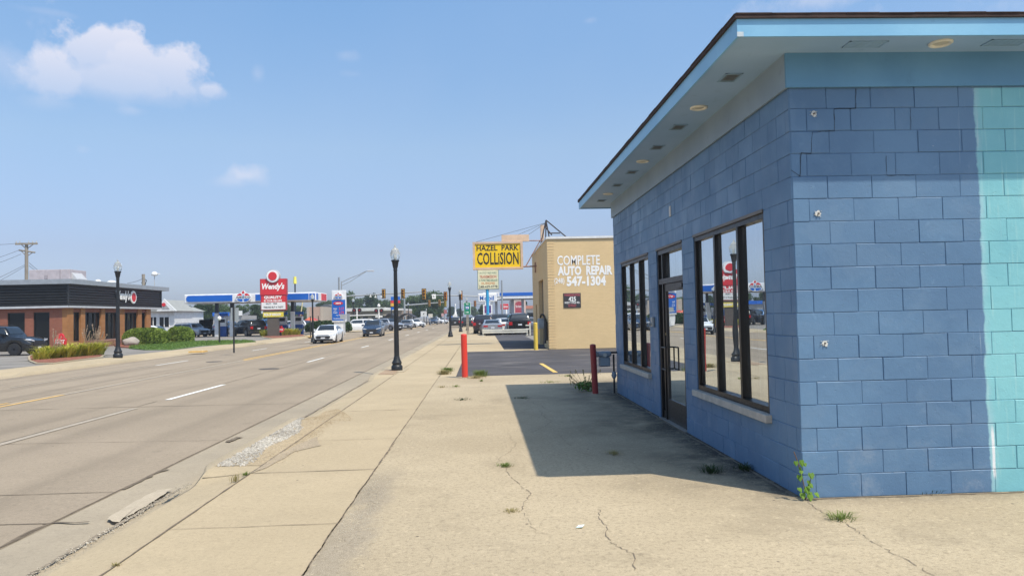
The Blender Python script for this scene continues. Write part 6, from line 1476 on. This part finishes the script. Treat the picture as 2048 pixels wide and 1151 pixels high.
# white rail before the parked cars
Y = 58.6; a, b = P(965, 672, Y), P(1056, 668, Y); M_RAIL = mat('rail_cream', (.62, .60, .52), .6)
t = thing('parking_rail', 'cream two rail barrier in front of the parked cars', 'railing', (a.x, Y, 0)); z1_ = P(1000, 658, Y).z
MB().box(a.x, b.x, Y-.04, Y+.04, z1_-.13, z1_).box(a.x+.001, b.x, Y-.035, Y+.04, z1_-.30, z1_-.17).build('rail', M_RAIL, t)
for x in (a.x+.06, b.x-.06): MB().box(x-.07, x+.07, Y+.041, Y+.18, 0, z1_+.02).build('post', M_RAIL, t)
x2 = b.x+.12; MB().box(x2, x2+.1, Y-.05, Y+.05, 0, 1.0).box(x2+.1, TX+.3, Y-.03, Y+.03, .75, .85).box(x2+.1, TX+.3, Y-.03, Y+.03, .45, .55).build('end_rail', M_RAIL, t)
# advertising sign on the blue pole
Y = 82; a, b = P(955.5, 540, Y), P(997, 577, Y); t = thing('pole_sign', 'cream advertising sign with faded red and green lines on a light blue pole', 'sign', (P(976, 650, Y).x, Y, 0)); M_BLP = mat('pole_light_blue', (.03, .33, .60), .4)
MB().box(a.x-.06, b.x+.06, Y-.1, Y+.3, b.z-.06, a.z+.06).build('frame', mat('frame_teal', (.16, .24, .25), .5), t); MB().box(a.x, b.x, Y-.12, Y-.1, b.z, a.z).build('face', mat('face_cream', (.72, .68, .45), .5), t)
p = P(976, 650, Y); MB().cyl((p.x, Y+.1, 0), (p.x, Y+.1, b.z), .17, n=10).build('pole', M_BLP, t)
M_DR = mat('faded_red', (.55, .16, .08), .6); M_DG = mat('faded_green', (.16, .28, .18), .6); M_OR = mat('faded_orange', (.66, .28, .08), .6)
lettering('lettering', 'AUTO  REPAIRS', 959, 544, 993, 547, Y-.12, parent=t, m=M_DG); lettering('lettering', 'TRANSMISSION', 959, 550.5, 993, 555.5, Y-.12, parent=t, m=M_DR, bold=.02); lettering('lettering', 'A TUNE TIRES BRAKES', 958, 558.5, 995, 562, Y-.12, parent=t, m=M_DG, bold=.02); lettering('lettering', 'OIL ENGINES', 962, 564, 990, 568, Y-.12, parent=t, m=M_OR, bold=.02); lettering('lettering', '248-439-9778', 958, 571, 995, 575, Y-.12, parent=t, m=M_BLKL, bold=.01)
# petrol station, right
Y = 112; MY = Y; a, b = P(967, 585, Y), P(1100, 598, Y); zb_ = P(1010, 597, Y).z; zt_ = P(1010, 584.5, Y).z
t = thing('petrol_canopy', 'white petrol canopy with a blue stripe and blue lettering behind the parked cars', 'canopy', (5, Y, 0))
MB().box(a.x, b.x+4, Y, Y+9, zb_, zt_).build('fascia', M_CANW, t); c = P(999.5, 591, Y); MB().box(c.x, b.x+4, Y-.05, Y, P(1010, 591.5, Y).z, zt_-.03).build('blue_stripe', M_CANB, t); MB().box(a.x+.1, b.x+3.9, Y+.1, Y+8.9, zb_-.05, zb_-.001).build('underside', M_CANU, t)
MBL = mat('letter_blue', (.02, .12, .42), .4)
zc_ = P(983, 592, Y).z; MB().box(P(966, 590, Y).x, P(999, 590, Y).x, Y-.12, Y-.051, P(983, 599, Y).z, P(983, 583.8, Y).z).build('name_panel', M_CANW, t)
lettering('lettering', 'M', 971, 588, 978, 594.5, Y-.13, parent=t, m=MBL, bold=.03); lettering('lettering', 'o', 979, 590, 984.5, 594.5, Y-.13, parent=t, m=M_RED, bold=.03); lettering('lettering', 'bil', 985, 587.5, 995, 594.5, Y-.13, parent=t, m=MBL, bold=.03)
for px in (993, 1026, 1046): x = P(px, 640, Y+2).x; MB().box(x-.2, x+.2, Y+1.8, Y+2.2, 0, zb_-.05).build('column', M_CAPB, t)
Y = 104; a, b = P(955.5, 586.5, Y), P(994, 603, Y); t = thing('road_side_sign', 'white rounded petrol sign showing a blue M behind the blue pole', 'sign', (P(975, 640, Y).x, Y, 0)); MB().box(a.x, b.x, Y, Y+.3, b.z, a.z, bev=.1).build('panel', M_CANW, t); lettering('lettering', 'M', 959.5, 591.5, 967, 600, Y, parent=t, m=MBL, bold=.03)
lettering('lettering', 'obil', 968.5, 591.5, 988, 600, Y, parent=t, m=MBL, bold=.03)
a2, b2 = P(966, 609, Y), P(985, 634, Y); MB().box(a2.x, b2.x, Y+.02, Y+.28, b2.z, a2.z).box(a2.x+.3, a2.x+.5, Y+.05, Y+.2, 0, a.z-.3).box(b2.x-.5, b2.x-.3, Y+.05, Y+.2, 0, a.z-.3).build('price_cabinet', M_CANW, t); c2, d2 = P(969, 611, Y), P(978, 625.5, Y); MB().box(c2.x, d2.x+.3, Y, Y+.02, d2.z, c2.z).build('price_board', mat('board_purple', (.07, .03, .18), .5), t)
for k, s in enumerate(('3.19', '3.69', '4.09')): lettering('price', s, 971, 612+4.6*k, 978, 615.6+4.6*k, Y-.004, parent=t, m=mat('digit_red', (.75, .04, .05), .4), bold=.03)
# restaurant signs and buildings far right
Y = 135; t = thing('pole_sign', 'small red sign with white script on a white pole under the canopy edge', 'sign', (P(1013, 640, Y).x, Y, 0)); a, b = P(1001, 607.5, Y), P(1017, 618, Y); MB().box(a.x, b.x, Y, Y+.3, b.z, a.z, bev=.04).build('cabinet', M_RED, t); lettering('lettering', 'Tim Hortons', 1002.5, 610, 1015.5, 615, Y, parent=t, bold=.02, shear=.2); p = P(1013, 640, Y); MB().cyl((p.x, Y+.15, 0), (p.x, Y+.15, b.z), .15, n=8).build('pole', M_LET, t)
Y = 150; t = thing('cafe_building', 'cafe front with a red arched panel between cream pillars', 'building', (P(1037, 640, Y).x, Y, 0)); a, b = P(1023, 599, Y), P(1052, 660, Y); MB().box(a.x, b.x, Y, Y+12, -.1, a.z).build('wall', mat('cafe_stone', (.40, .34, .30), .7), t)
cx = P(1038, 620, Y).x; rr3 = 1.0; zc3 = P(1038, 610, Y).z; xl, xr3 = P(1030, 620, Y).x, P(1046.5, 620, Y).x; w3 = (xr3-xl)/2
MB().prism([(xl, P(1038, 625, Y).z), (xr3, P(1038, 625, Y).z)]+[((xl+xr3)/2+w3*math.cos(q), zc3+w3*.9*math.sin(q)) for q in [math.pi*i/14 for i in range(15)]], Y-.3, Y).build('arch_panel', mat('cafe_red', (.36, .05, .07), .6), t)
MB().box(xl-.6, xl, Y-.35, Y, -.1, a.z-.3).box(xr3, xr3+.5, Y-.35, Y, -.1, a.z-.3).build('pillar', mat('pillar_pink', (.62, .48, .42), .7), t); lettering('lettering', 'Tim Hortons', 1031, 610, 1045.5, 614.5, Y-.3, parent=t, bold=.02, shear=.2)
MB().box(xl, xr3, Y-.32, Y-.301, P(1038, 627.5, Y).z, P(1038, 625.5, Y).z).build('light_strip', M_LET, t)
Y = 170; a, b = P(1049, 611, Y), P(1090, 660, Y); t = thing('store_building', 'store with a salmon orange roof band beyond the petrol canopy', 'building', (a.x, Y, 0)); MB().box(a.x, b.x, Y, Y+15, -.1, P(1055, 617, Y).z).build('wall', mat('store_cream', (.58, .55, .48), .7), t); MB().box(a.x-.2, b.x, Y-.4, Y+15, P(1055, 617, Y).z, a.z).build('roof_band', mat('roof_salmon', (.50, .20, .13), .7), t); MB().box(a.x+.6, b.x-1, Y-.05, Y-.001, 0, P(1055, 625, Y).z).build('window', M_STG, t)
# left background buildings
Y = 150; a, b = P(693, 616, Y), P(806, 655, Y); t = thing('store_building', 'long low brown store beyond the junction with white roof fascia', 'building', (a.x, Y, -.1))
MB().box(a.x, b.x, Y, Y+20, -.1, P(740, 621.5, Y).z).build('wall', mat('store_brown', (.30, .235, .19), .8), t); MB().box(a.x, P(770, 620, Y).x, Y-.6, Y+20, P(740, 621.5, Y).z, a.z).box(P(770, 620, Y).x, b.x, Y-.4, Y+20, P(740, 621.5, Y).z, P(740, 617.5, Y).z).build('roof_fascia', mat('fascia_pale', (.60, .58, .56), .6), t); MB().box(a.x+1, b.x-1, Y-.2, Y-.001, P(740, 631, Y).z, P(740, 629.5, Y).z).build('trim_band', mat('store_tan', (.52, .43, .34), .7), t)
for k in range(7): x = a.x+1.5+k*1.75; MB().box(x, x+1.0, Y-.05, Y-.001, .3, P(740, 632.5, Y).z).build('window', mat('store_dark', (.05, .05, .05), .3), t)
Y = 128; a, b = P(768, 628, Y), P(828, 641, Y); t = thing('patio_shelter', 'dark patio shelter with an arched slatted roof beside the brown store', 'shelter', (P(790, 640, Y).x, Y, -.1))
sh_ = MB(); M_PAT = mat('patio_dark', (.035, .035, .04), .7)
for (u0, u1) in ((768, 790), (795, 828)):
    x0_, x1_ = P(u0, 640, Y).x, P(u1, 640, Y).x; zc4, zt4 = P(u0, 634, Y).z, P(u0, 626.5, Y).z; n = 14
    arc = [(x0_+(x1_-x0_)*i/n, zc4+(zt4-zc4)*math.sin(math.pi*i/n)) for i in range(n+1)]; sh_.prism(arc+[(x, z-.18) for x, z in reversed(arc)], Y, Y+6)
sh_.build('roof', M_PAT, t); pp2 = MB()
for i in range(14): x = P(768+i*4.6, 640, Y).x; pp2.cyl((x, Y, -.1), (x, Y, P(768, 634, Y).z), .06, n=5)
pp2.box(P(768, 640, Y).x, P(828, 640, Y).x, Y-.05, Y+.05, .9, 1.0).build('posts', M_PAT, t)
Y = 118; t = thing('shop_sign', 'blue, red and yellow shop sign partly hidden by the nearest lamp pole', 'sign', (P(784, 640, Y).x, Y, -.1)); a, b = P(781.5, 593, Y), P(800, 600, Y)
MB().box(a.x, b.x, Y, Y+.3, b.z, a.z).build('blue_panel', M_CANB, t); c, d = P(781, 600, Y), P(788, 612, Y); MB().box(c.x, d.x+.2, Y+.01, Y+.25, (c.z+d.z)/2, c.z).build('red_panel', M_RED, t); MB().box(c.x, d.x+.2, Y+.01, Y+.25, d.z, (c.z+d.z)/2).build('yellow_panel', mat('panel_yellow', (.72, .42, .06), .5), t); e = P(782, 617, Y); MB().box(e.x, d.x+.2, Y+.01, Y+.2, P(782, 619, Y).z, P(782, 614, Y).z).build('lower_panel', M_CANB, t); MB().cyl((c.x+.1, Y+.1, -.1), (c.x+.1, Y+.1, c.z), .1, n=6).build('post', M_COLD, t); MB().box(P(796, 600, Y).x, P(800, 600, Y).x, Y, Y+.3, P(796, 606, Y).z, P(796, 600, Y).z).build('red_panel', M_RED, t)
text('lettering', 'SHOP', (a.x+b.x)/2-.2, Y, (a.z+b.z)/2, 1.0, .3, M_LET, t, bold=.02) if False else None
Y = 140; a, b = P(619, 613.5, Y), P(641, 650, Y); t = thing('brick_building', 'square pinkish tan brick block far behind the petrol canopy end', 'building', (a.x, Y, -.1)); MB().box(a.x, b.x, Y, Y+8, -.1, a.z).build('wall', mat('pink_brick', (.45, .30, .23), .8), t); MB().box(b.x-.001, b.x+.5, Y-.1, Y+8, -.1, a.z).box(a.x-.5, a.x, Y-.1, Y+8, -.1, a.z).build('pilaster', mat('tan_pilaster', (.46, .38, .30), .8), t)
Y = 152; a, b = P(642, 608, Y), P(664, 650, Y); t = thing('brick_building', 'grey brown house with pale framed porch behind the tall price sign', 'building', (a.x, Y, -.1)); MB().box(a.x, b.x, Y, Y+8, -.1, P(650, 614, Y).z).build('wall', mat('house_grey', (.27, .24, .22), .8), t); MB().prism([(a.x-.4, P(650, 614, Y).z), (b.x+.4, P(650, 614, Y).z), (b.x-.8, a.z), (a.x+.8, a.z)], Y-.4, Y+8).build('roof', mat('roof_dark_grey', (.10, .11, .12), .8), t)
wn = MB(); 
for k in range(3): x = P(644+k*6, 640, Y).x; wn.box(x, x+.15, Y-.5, Y-.3, -.1, P(650, 625, Y).z)
wn.box(P(644, 640, Y).x, P(661, 640, Y).x, Y-.5, Y-.3, P(650, 626, Y).z, P(650, 624.5, Y).z).box(P(644, 640, Y).x, P(661, 640, Y).x, Y-.5, Y-.3, P(650, 635, Y).z, P(650, 634, Y).z).build('porch', mat('porch_tan', (.50, .45, .38), .8), t)
Y = 120; p = P(619, 650, Y); t = thing('umbrella', 'red orange patio umbrella below the pinkish brick block', 'umbrella', (p.x, Y, -.1)); zt = P(619, 634, Y).z; ze = P(619, 640.5, Y).z; MB().lathe([(.95, ze), (.05, zt)], (p.x, Y, 0), 8, False).build('canopy', mat('umbrella_red', (.55, .12, .06), .6), t); MB().cyl((p.x, Y, -.1), (p.x, Y, ze), .05, n=6).build('pole', M_GALV, t)
p = P(628, 650, Y+1); t = thing('umbrella', 'smaller red patio umbrella partly behind the lamp post', 'umbrella', (p.x, Y+1, -.1)); MB().lathe([(.8, ze), (.05, zt-.1)], (p.x, Y+1, 0), 8, False).build('canopy', mat('umbrella_dark_red', (.40, .05, .05), .6), t); MB().cyl((p.x, Y+1, -.1), (p.x, Y+1, ze), .05, n=6).build('pole', M_GALV, t)
Y = 175; a, b = P(484, 625, Y), P(500, 650, Y); t = thing('house', 'small white house glimpsed under the petrol canopy behind the black suv', 'house', (a.x, Y, -.1)); MB().box(a.x, b.x+3, Y, Y+8, -.1, P(490, 630, Y).z).build('wall', M_COP, t); MB().prism([(a.x-.4, P(490, 630, Y).z), (b.x+3.4, P(490, 630, Y).z), ((a.x+b.x)/2+1.5, P(490, 620, Y).z)], Y-.3, Y+8).build('roof', mat('roof_grey2', (.25, .26, .28), .8), t)
Y = 128; a, b = P(450, 624, Y), P(461, 631, Y); t = thing('shop_building', 'blue and white shopfront glimpsed between the left canopy columns', 'building', (a.x, Y, -.1)); MB().box(a.x-2, b.x+2, Y, Y+8, -.1, b.z).build('wall', mat('shop_grey', (.35, .34, .33), .7), t); MB().box(a.x-2, b.x, Y-.3, Y, b.z, a.z).build('awning', M_CANB, t); MB().box(b.x+.01, b.x+2, Y-.3, Y, b.z, a.z+.2).build('sign_board', M_COP, t)
Y = 210; a, b = P(905, 636, Y), P(919, 650, Y); t = thing('box_truck', 'far blue and white truck at the end of the street behind the kerb lamp', 'truck', (a.x, Y, -.1)); MB().box(P(901, 640, Y).x, P(905, 640, Y).x, Y, Y+6, .5, P(901, 632, Y).z, bev=.1).build('cab', M_CANB, t); MB().box(P(905.3, 640, Y).x, P(913, 640, Y).x, Y, Y+7, .6, P(901, 630, Y).z, bev=.1).build('cargo_box', M_COP, t); MB().box(P(902, 640, Y).x, P(912, 640, Y).x, Y+.2, Y+6, -.1, .5).build('chassis', M_TRIM, t)
Y = 190; p = P(911, 640, Y); t = thing('steeple', 'thin white steeple at the far end of the street', 'tower', (p.x, Y, -.1)); MB().box(p.x-.45, p.x+.45, Y, Y+1.2, -.1, P(911, 628, Y).z).build('tower', M_COP, t); MB().lathe([(.30, P(911, 628, Y).z), (.06, P(911, 613, Y).z), (.14, P(911, 611, Y).z), (.14, P(911, 608.5, Y).z), (.03, P(911, 607, Y).z)], (p.x, Y+.6, 0), 8).build('spire', M_LET, t)
Y = 160; t = thing('shop_sign', 'far cluster of red shop signs left of the right kerb lamp', 'sign', (P(891, 640, Y).x, Y, -.1)); MB().box(P(888, 640, Y).x, P(894, 640, Y).x, Y, Y+.3, P(890, 627, Y).z, P(890, 619, Y).z).build('red_panel', mat('faded_brick_red', (.38, .13, .12), .6), t); MB().box(P(883, 640, Y).x, P(888, 640, Y).x, Y+.1, Y+.4, P(890, 632, Y).z, P(890, 626, Y).z).build('pink_panel', mat('faded_pink', (.58, .36, .34), .6), t); MB().cyl((P(889, 640, Y).x, Y+.2, -.1), (P(889, 640, Y).x, Y+.2, P(890, 625, Y).z), .12, n=6).build('post', M_GALV, t)
# far road edge: low green verge and walls so the horizon is closed
struct(MB().add([(-14, 420, -.1), (6, 420, -.1), (6, 420, .3), (-14, 420, .3)], [(0, 1, 2, 3)]).build('far_verge', M_LAWN))
vg = MB(); p1, p2, p3, p4 = P(832, 652, 110), P(880, 648, 150), P(868, 646, 170), P(800, 650, 120)
struct(flat('verge', [Vector((x, y, 0)) for x, y in ((-17.2, 112), (-17.2, 175), (-24, 175), (-24, 112))], M_LAWN, -.02))
# ================================================================== summer haze
hz = MB().box(-905, 905, -65, 2505, -1.4, 14).build('haze', None); stuff(hz)
hm = bpy.data.materials.new('haze_air'); hm.use_nodes = True; hn = hm.node_tree; hn.nodes.clear()
pv = hn.nodes.new('ShaderNodeVolumePrincipled'); ho = hn.nodes.new('ShaderNodeOutputMaterial'); hn.links.new(pv.outputs[0], ho.inputs['Volume'])
pv.inputs['Color'].default_value = (.80, .88, 1.0, 1); pv.inputs['Density'].default_value = .00055; pv.inputs['Anisotropy'].default_value = .2
hz.data.materials.append(hm)
